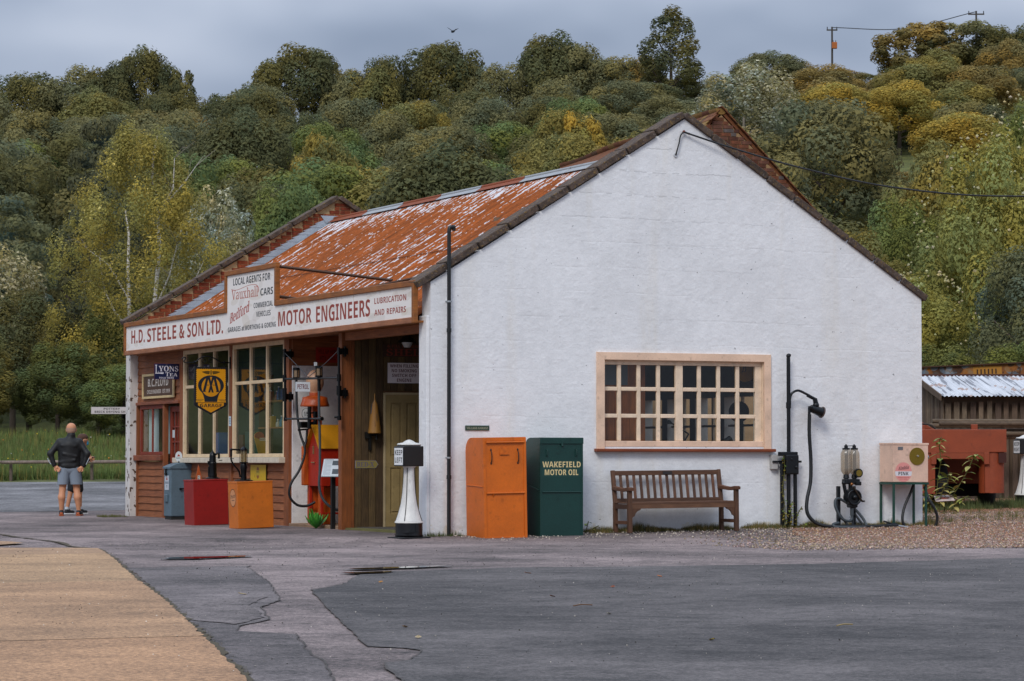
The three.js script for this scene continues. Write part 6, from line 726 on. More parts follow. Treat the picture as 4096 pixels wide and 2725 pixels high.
// ---------------------------------------------------------------- trees, scrub and weeds
function leafCloud(seed, n, lobes, leaf, o = {}) {        // leaf-sized folded faces on the skins of many lobes
  const r = mulberry(seed), P = [], C = [], I = [], N = [], cen = lobes.reduce((s, l) => s.add(V(l.x, l.y, l.z)), V()).multiplyScalar(1 / lobes.length), od = V(), a = V(), u = V(), w = V(), nrm = V(), tmp = V(); const total = lobes.reduce((s, l) => s + l.r * l.r, 0);
  const one = (p, d, lobe) => {   // leaf faces follow their lobe; shading normals are bent outward to round the crown shading
    nrm.set(d.x + (r() - .5) * .85, d.y + .15 + (r() - .5) * .75, d.z + (r() - .5) * .85).normalize(); tmp.set(r() - .5, r() - .5 - (o.droop || 0), r() - .5).normalize(); u.crossVectors(nrm, tmp).normalize(); w.crossVectors(nrm, u).normalize();
    const s = leaf * (.55 + .9 * r()), e = s * (.62 + .35 * r()), ya = 1 / (o.asp || 1.3), k = P.length / 3, f = s * .22;
    const far = !o.near; for (const [x, y, z] of far ? [[-s, -e, 0], [s, 0, f], [-s * .3, e, 0]] : [[-s, 0, 0], [0, -e, f], [s, 0, 0], [0, e, f]]) P.push(p.x + u.x * x + w.x * y + nrm.x * z, p.y + (u.y * x + w.y * y + nrm.y * z) * ya, p.z + u.z * x + w.z * y + nrm.z * z);
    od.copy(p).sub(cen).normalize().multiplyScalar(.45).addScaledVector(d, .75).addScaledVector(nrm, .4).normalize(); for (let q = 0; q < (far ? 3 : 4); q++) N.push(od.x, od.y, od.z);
    if (far) I.push(k, k + 1, k + 2); else I.push(k, k + 1, k + 2, k, k + 2, k + 3); const b = (.78 + .42 * r()) * lobe.t, hy = lobe.h + (r() - .5) * .3, pl = o.pale && r() < o.pale ? 1.9 : 1; for (let q = 0; q < (far ? 3 : 4); q++) C.push(b * (1 + .5 * hy) * pl, b * (1 + .18 * hy) * pl, b * (1 - .35 * hy) * (pl > 1 ? 2.6 : 1));
  };
  for (const l of lobes) { const m = Math.round(n * l.r * l.r / total); for (let i = 0; i < m; i++) { let d; for (let q = 0; q < 3; q++) { const z = 2 * r() - 1, t = 6.283 * r(), s = Math.sqrt(1 - z * z); d = V(s * Math.cos(t), z, s * Math.sin(t)); if (d.dot(l.out) > -.35 || r() < .15) break; } const rad = l.r * (o.fill ? Math.cbrt(r()) : .7 + .38 * r()); a.set(l.x + d.x * rad, l.y + d.y * rad * (l.sy || 1), l.z + d.z * rad); one(a, d, l); } }
  const g = new THREE.BufferGeometry(); g.setAttribute('position', new THREE.Float32BufferAttribute(P, 3)); g.setAttribute('color', new THREE.Float32BufferAttribute(C, 3)); g.setAttribute('normal', new THREE.Float32BufferAttribute(N, 3)); g.setIndex(I); return g;
}
function lobesOf(seed, n, rx, ry, cy, o = {}) { const r = mulberry(seed), L = []; for (let i = 0; i < n; i++) { const z = lerp(o.low ?? -.55, 1, (i + r()) / n), t = 6.283 * (i * .618 + r() * .2), s = Math.sqrt(1 - z * z), k = (.52 + .3 * r()) , d = V(s * Math.cos(t), z, s * Math.sin(t)); const tp = o.taper ? 1 - o.taper * (z * .5 + .5) : 1; L.push({ x: d.x * rx * k * tp, y: cy + z * ry * (k + .12), z: d.z * rx * k * tp, r: rx * (.26 + .22 * r()) * (o.lr || 1) * (o.taper ? .6 + .5 * tp : 1), out: d, t: .82 + .36 * r(), h: (r() - .5) * .9, sy: o.sy || .85 }); } return L; }
function unitTrunk(seed, o = {}) { const r = mulberry(seed), g = [rod([0, -.05, 0], [.01, .3, .0], .028, .02, 7), rod([.01, .3, 0], [.0, .62, .01], .02, .009, 6)]; for (let i = 0; i < (o.n || 5); i++) { const a = r() * 6.28, y = .2 + .3 * r(), L = .2 + .16 * r(); g.push(rod([.005, y, 0], [Math.cos(a) * L, y + .14 + .14 * r(), Math.sin(a) * L], .012, .004, 5)); } return join(g); }
const leafMat = (r, g, b, rough = .75) => new THREE.MeshPhysicalMaterial({ color: new THREE.Color(r, g, b), vertexColors: true, roughness: 1, transmission: .4, thickness: 0, specularIntensity: .1, side: THREE.DoubleSide });
const LM = { dark: leafMat(0.156, 0.149, 0.0607), grey: leafMat(0.218, 0.205, 0.095), olive: leafMat(0.264, 0.227, 0.0713), gold: leafMat(0.436, 0.323, 0.0726), tawny: leafMat(0.297, 0.218, 0.0739), fresh: leafMat(0.198, 0.227, 0.0713), pale: leafMat(0.297, 0.28, 0.145), pine: leafMat(0.125, 0.132, 0.0792), birch: leafMat(0.33, 0.29, 0.0818), hedge: leafMat(0.165, 0.182, 0.062), lime: leafMat(.36, .34, .1), blue: leafMat(0.172, 0.191, 0.112) };
const bark = plain(0x4a4038, .95), barkPale = plain(0x8d8478, .9);
const protos = {
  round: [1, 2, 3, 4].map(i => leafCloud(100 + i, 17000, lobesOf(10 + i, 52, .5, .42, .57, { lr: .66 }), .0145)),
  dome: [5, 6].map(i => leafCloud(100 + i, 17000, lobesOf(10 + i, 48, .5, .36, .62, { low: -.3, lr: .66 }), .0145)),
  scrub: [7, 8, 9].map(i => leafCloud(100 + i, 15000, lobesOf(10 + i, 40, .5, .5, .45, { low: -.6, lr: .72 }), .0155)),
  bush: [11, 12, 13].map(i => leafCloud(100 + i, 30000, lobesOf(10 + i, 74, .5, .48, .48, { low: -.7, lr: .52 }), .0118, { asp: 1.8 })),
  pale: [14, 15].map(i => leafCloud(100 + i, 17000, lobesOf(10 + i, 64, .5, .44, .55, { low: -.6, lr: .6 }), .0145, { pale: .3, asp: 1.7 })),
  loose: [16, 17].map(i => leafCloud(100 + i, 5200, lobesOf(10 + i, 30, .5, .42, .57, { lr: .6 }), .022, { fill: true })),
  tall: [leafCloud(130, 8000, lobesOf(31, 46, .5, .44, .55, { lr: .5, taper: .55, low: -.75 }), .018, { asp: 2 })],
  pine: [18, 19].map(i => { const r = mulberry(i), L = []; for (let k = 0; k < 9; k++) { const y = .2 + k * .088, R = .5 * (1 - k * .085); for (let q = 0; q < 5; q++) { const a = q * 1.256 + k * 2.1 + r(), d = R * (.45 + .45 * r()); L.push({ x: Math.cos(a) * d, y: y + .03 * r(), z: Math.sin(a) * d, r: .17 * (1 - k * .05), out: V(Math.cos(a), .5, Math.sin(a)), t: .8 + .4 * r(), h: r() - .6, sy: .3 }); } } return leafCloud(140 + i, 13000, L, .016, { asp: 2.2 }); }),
};
const trunks = [1, 2, 3].map(i => unitTrunk(i));
const treeNames = { round: 'broadleaf_tree', dome: 'broadleaf_tree', scrub: 'scrub_bush', bush: 'bush', pale: 'whitebeam_tree', loose: 'thin_tree', tall: 'tall_tree', pine: 'pine_tree' };
function tree(kind, v, mat, s, l, w, h, turn, label, group, sink = 0) {
  const p = toHill(s, l), t = thing(treeNames[kind], label, kind === 'scrub' || kind === 'bush' ? 'bush' : 'tree', group, p.x, landY(p.x, p.z) - .1 - sink, p.z, turn); t.scale.set(w, h, w);
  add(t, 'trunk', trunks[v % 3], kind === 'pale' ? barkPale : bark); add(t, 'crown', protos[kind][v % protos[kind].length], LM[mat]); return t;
}
const altitude = (s, v) => 1.086 + v * s;         // v: slope of the sight line up to that height
{
  const rr = mulberry(2024), tone = { dark: 'dark green', grey: 'grey-green', olive: 'olive green', gold: 'golden yellow', tawny: 'tawny brown', fresh: 'fresh green', pale: 'silvery', pine: 'dark blue-green', birch: 'yellow-green', hedge: 'deep green', blue: 'blue-green' };
  // trees that stand out on the crest: distance, place along the hill, top as slope, width, kind, tint, label
  const crest = [[232, -29.1, .1383, 4.8, 'dome', 'dark', 'tall dark round-headed tree standing clear on the wooded skyline, pair with a thinner one'], [231, -26.0, .1335, 3.0, 'loose', 'dark', 'thin see-through tree beside the round-headed one on the skyline'], [233, -38, .131, 5.6, 'round', 'dark', 0], [232, -34.3, .131, 5.4, 'round', 'grey', 0], [232, -31.8, .1318, 4.4, 'dome', 'dark', 0], [230, -23.2, .1235, 4.2, 'round', 'dark', 0], [228, -19.4, .1275, 4.6, 'round', 'grey', 0], [234, -16.7, .1398, 6.2, 'dome', 'dark', 'broad domed tree on the skyline above the dip in the wood'], [233, -13.0, .1332, 4.8, 'round', 'grey', 0], [232, -11.0, .1325, 4.2, 'round', 'olive', 0], [233, -9.9, .1368, 3.4, 'round', 'dark', 0], [234, -5.4, .141, 5.8, 'dome', 'dark', 'large domed skyline tree with dark leaves behind golden crowns'], [233, -3.1, .1348, 3.2, 'round', 'grey', 0], [232, -1, .1335, 4.6, 'round', 'grey', 0], [234, 3.2, .1428, 5.4, 'dome', 'dark', 'highest domed dark tree on the middle skyline'], [233, 5.6, .1385, 5.2, 'round', 'grey', 0], [232, 8.3, .1368, 4.4, 'round', 'grey', 0], [232, 10.4, .1363, 4, 'scrub', 'tawny', 0], [228, 12.2, .1546, 7.4, 'tall', 'dark', 'tall lone tree with open tapering crown rising above the hilltop scrub'], [226, 31.6, .1488, 6, 'loose', 'tawny', 'thin half-bare autumn tree on the right hilltop'], [226, 34.2, .1494, 5.4, 'loose', 'grey', 'bare-twigged grey tree next to the autumn one on hilltop'], [226, 37.6, .1462, 5, 'round', 'dark', 0], [224, 40, .1475, 5, 'round', 'dark', 0]];
  crest.forEach(([s, l, v, w, k, m, lb], i) => { const p = toHill(s, l); tree(k, i, m, s, l, k === 'tall' ? w : w * 1.4, altitude(s, v) - landY(p.x, p.z) + .1, rr() * 6.28, lb || tone[m] + ' tree in the hilltop row ' + (l < -22 ? 'behind the birch' : l < -8 ? 'beside the dip in the skyline' : l < 3 ? 'beside the large domed tree' : l < 12 ? 'before the lone tall tree' : 'by the half-bare trees'), lb ? null : 'trees along the hilltop'); });
  // hand-placed trees on the slope
  const own = [[205, -5.2, .1165, 5.2, 'round', 'gold', 'golden yellow tree high in the wood below the large domed tree'], [196, -7, .1035, 5.4, 'round', 'gold', 'golden olive tree halfway up the wood'], [182, 3.3, .1165, 6.2, 'round', 'olive', 'round tree with gold-tipped crown above the garage ridge'], [181, 4.3, .119, 4.2, 'loose', 'gold', 'bright gold spray of leaves at the top of the rounded tree'], [168, 13.2, .1345, 7.2, 'pale', 'pale', 'large whitebeam with silvery upturned leaves behind the gable peak'], [178, 19.4, .1285, 5.6, 'round', 'gold', 'yellow autumn tree in the scrub right of the whitebeam'], [176, 23, .127, 6.0, 'round', 'gold', 'broad yellow-olive tree in the middle of right hillside'], [186, 29, .1335, 6.6, 'round', 'tawny', 'tawny tree below the half-bare trees on right hillside'], [128, -9.6, .0935, 4.6, 'round', 'fresh', 'bright green round tree just above the far brick gable'], [150, -9.4, .112, 4.4, 'round', 'olive', 'olive tree with yellow top above the bright green one'], [108, -10.9, .0925, 3.6, 'pale', 'pale', 'whitebeam with pale leaves behind the birch'], [102, -9.5, .082, 3.2, 'pale', 'pale', 'silvery whitebeam bush above the far end of shop roof'], [118, -16.4, .121, 4.6, 'pine', 'pine', 'dark layered pine with level branches left of the birch'], [112, -18.8, .094, 5.2, 'pine', 'blue', 'blue-green pine at the left of wood, lower than its neighbour'], [104, -18.3, .073, 4.4, 'pale', 'pale', 'pale-leaved bush under the pines'], [96, -17.8, .046, 4.0, 'bush', 'olive', 'olive bush at the foot of the wood beside the grass bank'], [97, -14.8, .042, 3.6, 'bush', 'hedge', 'deep green bush behind the grass bank under the birch'], [95, -12.4, .034, 3.4, 'bush', 'fresh', 'leafy green bush beside the direction sign'], [94.5, -10.8, .030, 3.2, 'bush', 'hedge', 'deep green bush behind the far white pier'], [100, -13, .056, 3.8, 'bush', 'hedge', 'taller deep green bush behind the direction sign'], [101, -16.4, .06, 4.2, 'bush', 'dark', 'dark bush behind the birch trunks'],
    [92, 14.6, .1135, 4.6, 'bush', 'lime', 'large flowering bush with cream tips on the right slope'], [86, 15.2, .083, 4.2, 'bush', 'blue', 'blue-green bush above the plank shed'], [90, 12.4, .066, 3.8, 'bush', 'lime', 'green bush behind the right gable slope'], [96, 11.4, .082, 4.0, 'bush', 'olive', 'olive bush rising behind the right gable eaves'], [104, 9.6, .09, 4.2, 'scrub', 'tawny', 'tawny scrub bush behind the brick barn'], [84, 12.3, .042, 3.4, 'bush', 'hedge', 'deep green bush right behind the white shed roof'], [83, 14.4, .046, 3.6, 'bush', 'fresh', 'fresh green bush behind the rusty girder'], [112, 15.8, .108, 4.6, 'scrub', 'olive', 'olive scrub under the yellow trees'], [100, 13.4, .094, 4.0, 'bush', 'fresh', 'green bush between the barn and the flowering bush'], [98, 16.8, .118, 4.6, 'bush', 'lime', 'yellow-green leafy bush behind the flowering one'], [20 + 82, 17.6, .128, 4.2, 'bush', 'fresh', 'cream-tipped bush at the far right of slope']];
  own.forEach(([s, l, v, w, k, m, lb], i) => { const p = toHill(s, l); tree(k, i * 3 + 1, m, s, l, w, Math.max(2, altitude(s, v) - landY(p.x, p.z) + .1), rr() * 6.28, lb); });
  // the rest of the wood, row behind row
  const taken = crest.concat(own).map(c => [c[0], c[1], c[3]]);
  for (let s = 118; s < 222; s += 8.4) { const half = s * .176 + 6; for (let l = -half; l < half; l += 6.6) { const S = s + (rr() - .5) * 5, L = l + (rr() - .5) * 4.6; const right = sm(9, 17, L + (rr() - .5) * 6), q = rr(); if (taken.some(t => Math.hypot(t[0] - S, t[1] - L) < t[2] * .33)) continue;
      if (rr() < right) { if (S > 214) continue; const m = q < .36 ? 'olive' : q < .56 ? 'tawny' : q < .78 ? 'fresh' : q < .92 ? 'grey' : 'gold'; tree(rr() < .3 ? 'round' : 'scrub', rr() * 9 | 0, m, S, L, 4.6 + 2.4 * rr(), 3.0 + 1.8 * rr(), rr() * 6.28, tone[m] + ' scrub ' + (S < 150 ? 'low' : S < 185 ? 'halfway up' : 'high') + ' on the open hillside ' + (L / S < .09 ? 'around the whitebeam' : L / S < .13 ? 'under the hilltop transformer pole' : 'under the bare hilltop trees'), 'scrub on the right hillside'); }
      else { const m = q < .36 ? 'grey' : q < .64 ? 'dark' : q < .84 ? 'olive' : q < .93 ? 'fresh' : 'tawny'; tree(rr() < .75 ? 'round' : 'dome', rr() * 9 | 0, m, S, L, 5.6 + 2.0 * rr(), (6.6 + 2.2 * rr()) * (1 - .55 * sm(1, 11, L) * sm(150, 200, S)), rr() * 6.28, tone[m] + ' broadleaf tree ' + (S < 150 ? 'low' : S < 185 ? 'halfway up' : 'high') + ' in the wood ' + (L / S < -.105 ? 'behind the birch' : L / S < -.06 ? 'above the far brick gable' : L / S < 0 ? 'above the rusty roof' : 'near the gable peak'), 'broadleaf trees in the hillside wood'); } } }
  for (let s = 96; s < 120; s += 6) for (let l = 6; l < s * .178 + 3; l += 4) { const S = s + (rr() - .5) * 4, L = l + (rr() - .5) * 3; const q = rr(), m = q < .4 ? 'fresh' : q < .7 ? 'olive' : q < .85 ? 'hedge' : 'tawny'; tree('scrub', rr() * 9 | 0, m, S, L, 3.4 + 1.6 * rr(), 2.6 + 1.2 * rr(), rr() * 6.28, tone[m] + ' scrub at the foot of the right hillside', 'scrub at the foot of the right hillside'); }
  // hilltop scrub right of the lone tree
  for (let l = 13; l < 44; l += 2.3) { const q = rr(), m = q < .4 ? 'tawny' : q < .8 ? 'olive' : 'grey'; tree('scrub', rr() * 9 | 0, m, 226 + rr() * 5, l + rr(), 3.4 + 1.6 * rr(), 2.2 + 1.4 * rr(), rr() * 6.28, tone[m] + ' low scrub along the right hilltop', 'low scrub along the right hilltop'); }
  // belt of trees further left along the road, which the shop windows mirror
  for (let i = 0; i < 12; i++) tree(i % 3 ? 'round' : 'bush', i, ['dark', 'hedge', 'olive'][i % 3], 84 + rr() * 26, -26 - i * 3.6, 6.5 + rr() * 2, 9 + 3 * rr(), rr() * 6.28, tone[['dark', 'hedge', 'olive'][i % 3]] + ' roadside tree further along the road', 'roadside trees mirrored in the shop windows');
}
{ // silver birch
  const p = toHill(99, -12.75), y = landY(p.x, p.z), t = thing('birch_tree', 'silver birch with white forked trunks and yellow-green drooping leaves', 'tree', null, p.x, y, p.z, YAW), white = new THREE.MeshStandardMaterial({ roughness: .7, map: tex(64, 256, (i, j, o) => { const u = i / 64, v = j / 256, a = fbm(u * 3, v * 40, 3, 3, 40), b = fbm(u * 4 + 9, v * 9, 3, 4, 9); let k = 214 + 40 * (b - .5); o[0] = k; o[1] = k * .97; o[2] = k * .93; if (a > .66) { o[0] = 74; o[1] = 62; o[2] = 54; } }) });
  const H = 12.1, S = H / 12.1; const stem = (pts, r0, r1) => { const g = []; for (let i = 0; i < pts.length - 1; i++) { const n = pts.length - 1; g.push(rod(pts[i], pts[i + 1], lerp(r0, r1, i / n), lerp(r0, r1, (i + 1) / n), 7)); } return g; };
  add(t, 'trunk', [...stem([[0, -.1, 0], [.02, 2, 0], [-.05, 3.4, .05], [-.02, 5, .05], [-.08, 6.6, 0], [-.05, 8.0, 0], [-.2, 9.0, 0]], .14, .03)], white); add(t, 'trunk', stem([[.75, -.1, -.3], [.8, 2.2, -.3], [.72, 3.6, -.2], [.95, 5.2, -.1], [1.15, 7.4, 0], [1.1, 9.0, 0], [.85, 10.2, 0], [.9, 11.2, 0], [1.05, 11.9, 0]], .13, .025), white);
  const br = mulberry(8), limbs = [[[.9, 4.4, -.1], [1.7, 5.2, .2], [2.4, 5.8, .3], [2.9, 6.9, .3]], [[.95, 5.0, -.1], [1.6, 6.4, .4], [1.9, 7.6, .5]], [[1.1, 8.8, 0], [1.7, 9.8, .2], [1.75, 11.0, .2]], [[1.1, 8.9, 0], [2.1, 10.0, .1], [2.6, 10.7, .2]], [[-.05, 4.3, .05], [-.6, 5.0, .0], [-1.0, 5.8, .0], [-1.2, 7.1, .0]], [[-.05, 5.5, 0], [-.8, 6.8, .3], [-1.6, 7.4, .4]], [[.8, 3.6, -.2], [2.0, 4.3, .3], [3.0, 5.4, .4]]]; for (const l of limbs) add(t, 'limb', stem(l, .05, .012), white);
  for (let i = 0; i < 26; i++) { const L = limbs[i % 7], q = L[1 + (i % (L.length - 1))], a = br() * 6.28; add(t, 'twig', stem([q, [q[0] + Math.cos(a) * .5, q[1] + .4, q[2] + Math.sin(a) * .5], [q[0] + Math.cos(a) * .9, q[1] + .3 + br() * .8, q[2] + Math.sin(a) * .9]], .014, .004), barkPale); }
  const lob = [], r = mulberry(55); for (let i = 0; i < 190; i++) { const v = r(), yy = 1.6 + 10.2 * v, R = 3.5 * Math.sin(Math.PI * Math.pow(clamp((yy - .6) / 11.8, 0, 1), .72)) + .25, a = r() * 6.28, d = R * Math.sqrt(.15 + .85 * r()); lob.push({ x: .35 + Math.cos(a) * d, y: yy, z: Math.sin(a) * d * .8, r: .42 + .3 * r(), out: V(Math.cos(a), .1, Math.sin(a)), t: .8 + .45 * r(), h: (r() - .3) * .8, sy: 1.35 }); }
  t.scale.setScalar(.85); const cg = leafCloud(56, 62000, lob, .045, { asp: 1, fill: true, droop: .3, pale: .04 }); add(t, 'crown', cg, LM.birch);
}
// cream flower tips over the near bushes on the right
{ const r = mulberry(66), L = []; for (let i = 0; i < 520; i++) { const b = [[92, 14.6, 4.6, 7.2], [98, 16.8, 4.6, 8.4], [102, 17.6, 4.2, 9.5], [90, 12.4, 3.8, 4.2]][r() * 4 | 0]; const a = r() * 6.28, e = r() * 1.3, c = toHill(b[0] - Math.sin(a) * b[2] * .5 * Math.cos(e) - .3, b[1] + Math.cos(a) * b[2] * .52 * Math.cos(e)), p = toHill(b[0], b[1]); L.push({ x: c.x, y: landY(p.x, p.z) + (altitude(b[0], [.1135, .118, .128, .066][[92, 98, 102, 90].indexOf(b[0])]) - landY(p.x, p.z)) * (.5 + .48 * Math.sin(e)), z: c.z, s: .03 + .04 * r(), ry: r() * 6, rx: r() * 3, c: new THREE.Color(.36 + .1 * r(), .33 + .06 * r(), .14 + .1 * r()) }); } scatter('blossom', new THREE.OctahedronGeometry(1, 0), plain(0xffffff, .9), L, 'cream blossom clusters over the bushes on the right slope', 'blossom'); }
// grass
const blades = (() => { const r = mulberry(9), P = [], I = []; for (let i = 0; i < 9; i++) { const a = r() * 6.28, x = (r() - .5) * .5, z = (r() - .5) * .5, h = .5 + .5 * r(), l = .3 * r(), k = P.length / 3; P.push(x - .03 * Math.cos(a), 0, z - .03 * Math.sin(a), x + .03 * Math.cos(a), 0, z + .03 * Math.sin(a), x + l * Math.sin(a), h, z + l * Math.cos(a)); I.push(k, k + 1, k + 2); } const g = new THREE.BufferGeometry(); g.setAttribute('position', new THREE.Float32BufferAttribute(P, 3)); g.setIndex(I); const q = g.toNonIndexed(); q.computeVertexNormals(); return q; })();
const blade = new THREE.MeshStandardMaterial({ color: 0xffffff, roughness: .8, side: THREE.DoubleSide });
{
  const r = mulberry(31), L = []; for (let i = 0; i < 9000; i++) { const s = 88.4 + 9 * r() * (.6 + .4 * r()), l = -19 + 11 * r(), p = toHill(s, l), k = .7 + .6 * r(), yl = r() < .2; L.push({ x: p.x, y: landY(p.x, p.z) - .03, z: p.z, s: .3 + .4 * r(), sy: .22 + .4 * r(), ry: r() * 6, c: yl ? new THREE.Color(.22 * k, .19 * k, .05) : new THREE.Color(.12 * k, .17 * k, .04 * k) }); }
  scatter('bank_grass', blades, blade, L, 'rough green grass on the bank behind the timber rail', 'grass');
  const F = []; for (let i = 0; i < 120; i++) { const s = 88.6 + 7 * r(), l = -18.5 + 10 * r(), p = toHill(s, l), c = [new THREE.Color(.6, .45, .03), new THREE.Color(.6, .6, .55), new THREE.Color(.6, .22, .03)][r() * 3 | 0]; F.push({ x: p.x, y: landY(p.x, p.z) + .2 + .25 * r(), z: p.z, s: .012 + .014 * r(), c }); } scatter('wildflower', pebble, plain(0xffffff, .8), F, 'yellow and white wildflowers in the bank grass', 'wildflowers');
  const G = []; const put = (x, z, s, sy, c) => G.push({ x, y: yardY(x, z) - .005, z, s, sy, ry: r() * 6, c });
  for (let i = 0; i < 3600; i++) { const x = 2.2 + 6.2 * r(), z = .02 + .3 * r() * r() + (x > 7.2 ? .15 * r() : 0), k = .6 + .7 * r(); if (vn(x * 3, 5) < .14) continue; put(x, z, .05 + .06 * r(), .04 + .17 * r() * vn(x * 3, 5), r() < .5 ? new THREE.Color(.085 * k, .09 * k, .025 * k) : new THREE.Color(.24 * k, .17 * k, .05 * k)); }
  for (let i = 0; i < 120; i++) put(-.25 + .7 * r(), .02 + .2 * r(), .05, .03 + .07 * r(), new THREE.Color(.07, .09, .02)); for (let i = 0; i < 140; i++) put(-.25 - .45 * r(), -15.35 + .9 * r(), .07, .03 + .05 * r(), new THREE.Color(.1, .105, .02));
  for (let i = 0; i < 2600; i++) { const a = r(), x = 8.6 + 9 * a, z = -9.5 + 9.2 * r(); if (vn(x * .8, z * .8) < .45) continue; const k = .6 + .7 * r(); put(x, z, .09 + .08 * r(), .05 + .14 * r() * r(), r() < .5 ? new THREE.Color(.1 * k, .105 * k, .03 * k) : new THREE.Color(.2 * k, .14 * k, .045 * k)); }
  for (let i = 0; i < 2600; i++) { const x = 10 + 9 * r(), z = -10 + 3.2 * r() - (x - 10) * .2; const k = .6 + .7 * r(); put(x, z, .12 + .1 * r(), .1 + .25 * r() * r(), new THREE.Color(.085 * k, .11 * k, .03 * k)); }
  // moss and grass in the path's edge
  for (let i = 0; i < 900; i++) { const t = r() * (slabLine.length - 5) + 3, q = Math.min(slabLine.length - 2, t | 0), f = t - q, x = lerp(slabLine[q][0], slabLine[q + 1][0], f) + (r() - .35) * .12, z = lerp(slabLine[q][1], slabLine[q + 1][1], f); if (vn(z * 2.2, 9) < .52) continue; put(x, z, .025 + .02 * r(), .012 + .025 * r(), r() < .5 ? new THREE.Color(.05, .055, .015) : new THREE.Color(.1, .07, .03)); }
  for (let i = 0; i < 260; i++) { const x = -14 + 3.6 * r(); put(x, 21.96 + (-10.6 - x) * .012 + (r() - .5) * .05, .02, .01 + .015 * r(), new THREE.Color(.06, .06, .015)); }
  scatter('yard_weed', blades, blade, G, 'low weeds, moss and dry grass in the wall foot, gravel and path joint', 'weeds');
}
// leafy plants that stand by themselves
function leafGeo(L, w, bend) { const P = [], I = []; const n = 5; for (let i = 0; i <= n; i++) { const t = i / n, ww = w * Math.sin(Math.PI * Math.min(.98, t * .95 + .05)), y = bend * t * t; P.push(t * L, y + .02 * L * 0, -ww, t * L, y - w * .25, 0, t * L, y, ww); } for (let i = 0; i < n; i++) { const a = i * 3; I.push(a, a + 1, a + 3, a + 1, a + 4, a + 3, a + 1, a + 2, a + 4, a + 2, a + 5, a + 4); } const g = new THREE.BufferGeometry(); g.setAttribute('position', new THREE.Float32BufferAttribute(P, 3)); g.setIndex(I); const q = g.toNonIndexed(); q.computeVertexNormals(); return q; }
const leafTone = [0x5f7a2a, 0x7a8a34, 0x8f8a3a, 0x4a6a2a].map(h => new THREE.MeshStandardMaterial({ color: h, roughness: .6, side: THREE.DoubleSide })), stemMat = plain(0x5a5a2a, .8);
function stalk(parent, pts, n, L, w, seed, tones = leafTone) { const r = mulberry(seed); add(parent, 'stem', tube(pts, .007, 24, 5), stemMat); const c = new THREE.CatmullRomCurve3(pts.map(p => V(...p))), g = leafGeo(L, w, -L * .45); for (let i = 0; i < n; i++) { const t = .12 + .86 * i / n, q = c.getPoint(t), m = add(parent, 'leaf', g, tones[r() * tones.length | 0]); m.position.copy(q); m.rotation.set(0, i * 2.4 + r(), .35 - .5 * r(), 'YXZ'); m.scale.setScalar(.6 + .55 * r() * (1.2 - t * .5)); } }
{ const p = toHill(53.6, 7.6), s = thing('weed_plant', 'tall leafy weed with three drooping stems before the red machine', 'plant', null, p.x, yardY(p.x, p.z), p.z, YAW); const T = [0x8a8f3c, 0x9a9450, 0x6a7a30, 0xa89a58].map(h => new THREE.MeshStandardMaterial({ color: h, roughness: .6, side: THREE.DoubleSide }));
  stalk(s, [[0, 0, 0], [.05, .4, 0], [.1, .8, .0], [.08, 1.06, .02], [.12, 1.14, .02]], 26, .17, .04, 1, T); stalk(s, [[-.05, 0, 0], [-.12, .3, .05], [-.2, .55, .05], [-.2, .74, .05], [-.17, .76, .06]], 18, .15, .036, 2, T); stalk(s, [[.12, 0, .05], [.3, .3, .05], [.48, .6, .05], [.6, .86, .05], [.66, .88, .06]], 22, .16, .04, 3, T); stalk(s, [[-.02, 0, .1], [-.1, .2, .15], [-.22, .32, .15]], 12, .14, .036, 4, T); stalk(s, [[.2, 0, .1], [.36, .18, .12], [.5, .26, .12]], 12, .15, .036, 5, T); stalk(s, [[.06, 0, .1], [.1, .3, .12], [.2, .5, .12], [.22, .62, .12]], 22, .17, .042, 6, T); stalk(s, [[-.1, 0, 0], [-.25, .2, .05], [-.42, .36, .05]], 14, .16, .04, 7, T); s.scale.setScalar(1.2); }
{ const s = thing('dock_plant', 'small upright dock plant at the wall foot beside the bench', 'plant', null, 2.42, .03, .14); stalk(s, [[0, 0, 0], [.03, .1, 0], [.05, .17, 0]], 6, .1, .028, 7); stalk(s, [[.06, 0, .03], [.12, .06, .03], [.2, .1, .03]], 6, .07, .02, 8); }
{ const s = thing('climbing_vine', 'yellowing vine climbing the left pipe of the standpipe', 'vine', null, 5.74, .05, .17), T = [0x6a7a26, 0x9a8f2c, 0x7c6a22, 0x4f6422].map(h => new THREE.MeshStandardMaterial({ color: h, roughness: .6, side: THREE.DoubleSide })); stalk(s, [[0, 0, 0], [.02, .3, .01], [-.02, .6, .01], [.02, .9, .0], [.0, 1.12, .01]], 34, .06, .022, 11, T); stalk(s, [[.1, 0, .02], [.12, .15, .03], [.1, .32, .03], [.14, .42, .03]], 22, .07, .026, 12, T); stalk(s, [[.2, 0, .02], [.22, .2, .03], [.3, .34, .03]], 14, .06, .022, 13, T); stalk(s, [[.02, 0, .04], [.0, .15, .05], [-.04, .3, .05]], 18, .07, .026, 14, T); stalk(s, [[.3, 0, .03], [.36, .08, .03], [.44, .1, .03]], 8, .05, .018, 15, T); }
{ const s = thing('fern_plant', 'bright green leafy plant growing at the alcove step', 'plant', null, -.02, .02, -4.75), r = mulberry(4), g = leafGeo(.26, .034, .09), T = [0x3f8a2c, 0x4f9a34, 0x357a28].map(h => new THREE.MeshStandardMaterial({ color: h, roughness: .5, side: THREE.DoubleSide })); for (let i = 0; i < 30; i++) { const m = add(s, 'leaf', g, T[i % 3]); m.rotation.set(0, i * 2.4, .35 + .75 * r(), 'YXZ'); m.scale.setScalar(.7 + .5 * r()); } }
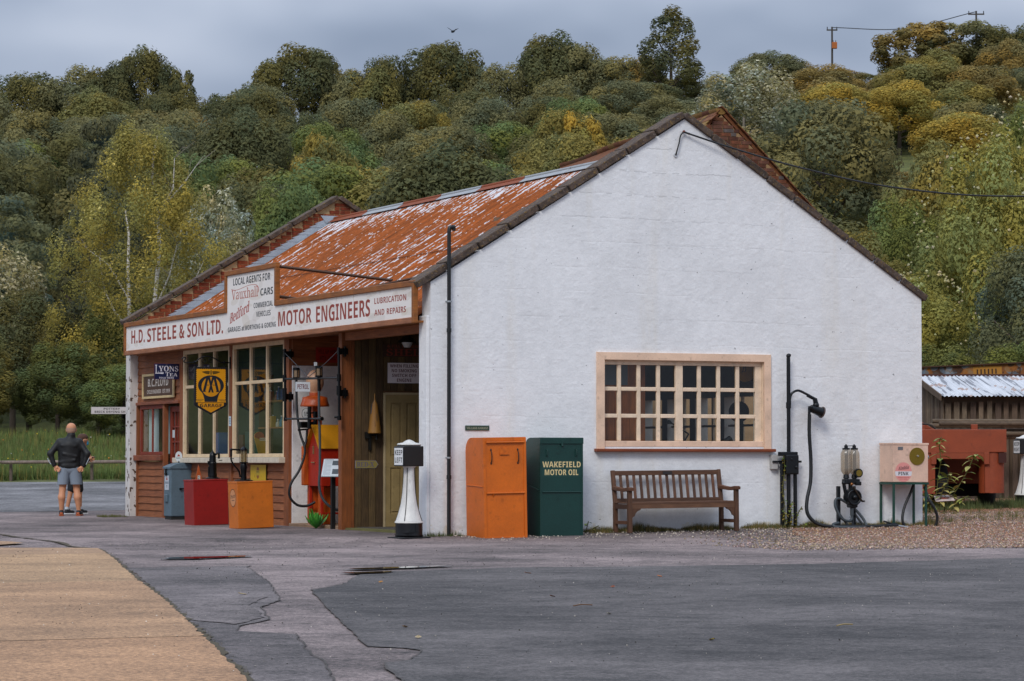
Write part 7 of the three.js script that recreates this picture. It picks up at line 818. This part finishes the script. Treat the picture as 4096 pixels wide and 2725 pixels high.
// power poles on the hilltop, wire between them, and a bird
{ const mk = (s, l, h, tr) => { const p = toHill(s, l), o = thing('utility_pole', tr ? 'hilltop utility pole with orange transformer box' : 'bare hilltop utility pole with cross arm above the dark bushes', 'pole', null, p.x, landY(p.x, p.z), p.z, YAW), wd = plain(0x4a4540, .9), W2 = tr ? .42 : .62; add(o, 'pole', rod([0, 0, 0], [0, h, 0], .1, .07, 8), wd); add(o, 'cross_arm', bx(-W2, W2, h - .3, h - .2, -.05, .05), wd); for (const x of [-W2 + .05, 0, W2 - .05]) add(o, 'insulator', rod([x, h - .2, 0], [x, h, 0], .04, .035, 8), plain(0x3a3a3e, .4)); if (tr) { add(o, 'transformer', bx(-.05, .35, h - 1.75, h - 1.25, .1, .45, .03), paint(0xb5621c, .6)); add(o, 'bushing', [rod([.05, h - 1.25, .3], [.05, h - 1.1, .3], .03), rod([.25, h - 1.25, .3], [.25, h - 1.1, .3], .03)], wd); } return [p.x, landY(p.x, p.z) + h - .05, p.z]; };
  const p1 = toHill(231, 25.0), p2 = toHill(228, 35.8), a = mk(231, 25.0, altitude(231, .1467) - landY(p1.x, p1.z), true), b = mk(228, 35.8, altitude(228, .1521) - landY(p2.x, p2.z), false); const w = thing('power_line', 'thin power line strung between the two hilltop poles', 'wire'); add(w, 'wire', tube([a, [(a[0] + b[0]) / 2, (a[1] + b[1]) / 2 - .7, (a[2] + b[2]) / 2], b], .035, 30, 4), plain(0x4a4e55, .8)); }
{ const p = toHill(120, -2.4), s = thing('bird', 'small dark bird flying under the clouds', 'bird', null, p.x, 18.5, p.z, YAW + .5), m = plain(0x22252b, .8); add(s, 'body', [ball(0, 0, 0, .05, 1, 1, 3)], m); for (const d of [-1, 1]) add(s, 'wing', slab([[0, -.03], [d * .16, .05], [d * .3, .0], [d * .16, .0], [0, .05]], .008).rotateX(-.9).rotateZ(d * .5), m); }
// a few fallen leaves and twigs in the foreground
{ const r = mulberry(71), spots = [[-7.7, 23.4, 0xb49a3a], [-6.4, 14.4, 0x9a6a2a], [-6.1, 17.6, 0x8a4a22], [-8.9, 21.3, 0xb08a5a], [-4.2, 12.9, 0xa85a22], [-4.9, 16.2, 0x7a3f22], [-9.3, 22.5, 0x9c8a6a], [-6.9, 20.3, 0xc9c4b4], [-3.4, 14.2, 0x9a5a2a], [-8.3, 16.2, 0xb09a6a]]; const g = leafGeo(.07, .022, .012); for (const [x, z, c] of spots) { const o = thing('fallen_leaf', 'small dry leaf fallen on the asphalt', 'leaf', 'fallen leaves on the asphalt', x, yardY(x, z) + .014, z, r() * 6); add(o, 'leaf', g, new THREE.MeshStandardMaterial({ color: c, roughness: .8, side: THREE.DoubleSide })); }
  for (const [x, z, a] of [[-6.15, 22.4, .4], [-6.6, 19.2, .2]]) { const o = thing('twig', a > .3 ? 'pale dry twig lying on the dark asphalt' : 'short brown twig lying on the dark asphalt', 'twig', null, x, yardY(x, z) + .016, z, a); add(o, 'twig', tube([[-.09, 0, 0], [-.02, .008, .006], [.09, .002, 0]], .0045, 12, 5), plain(a > .3 ? 0xa08a5a : 0x6a4a30, .8)); } }
renderer.render(scene, camera);
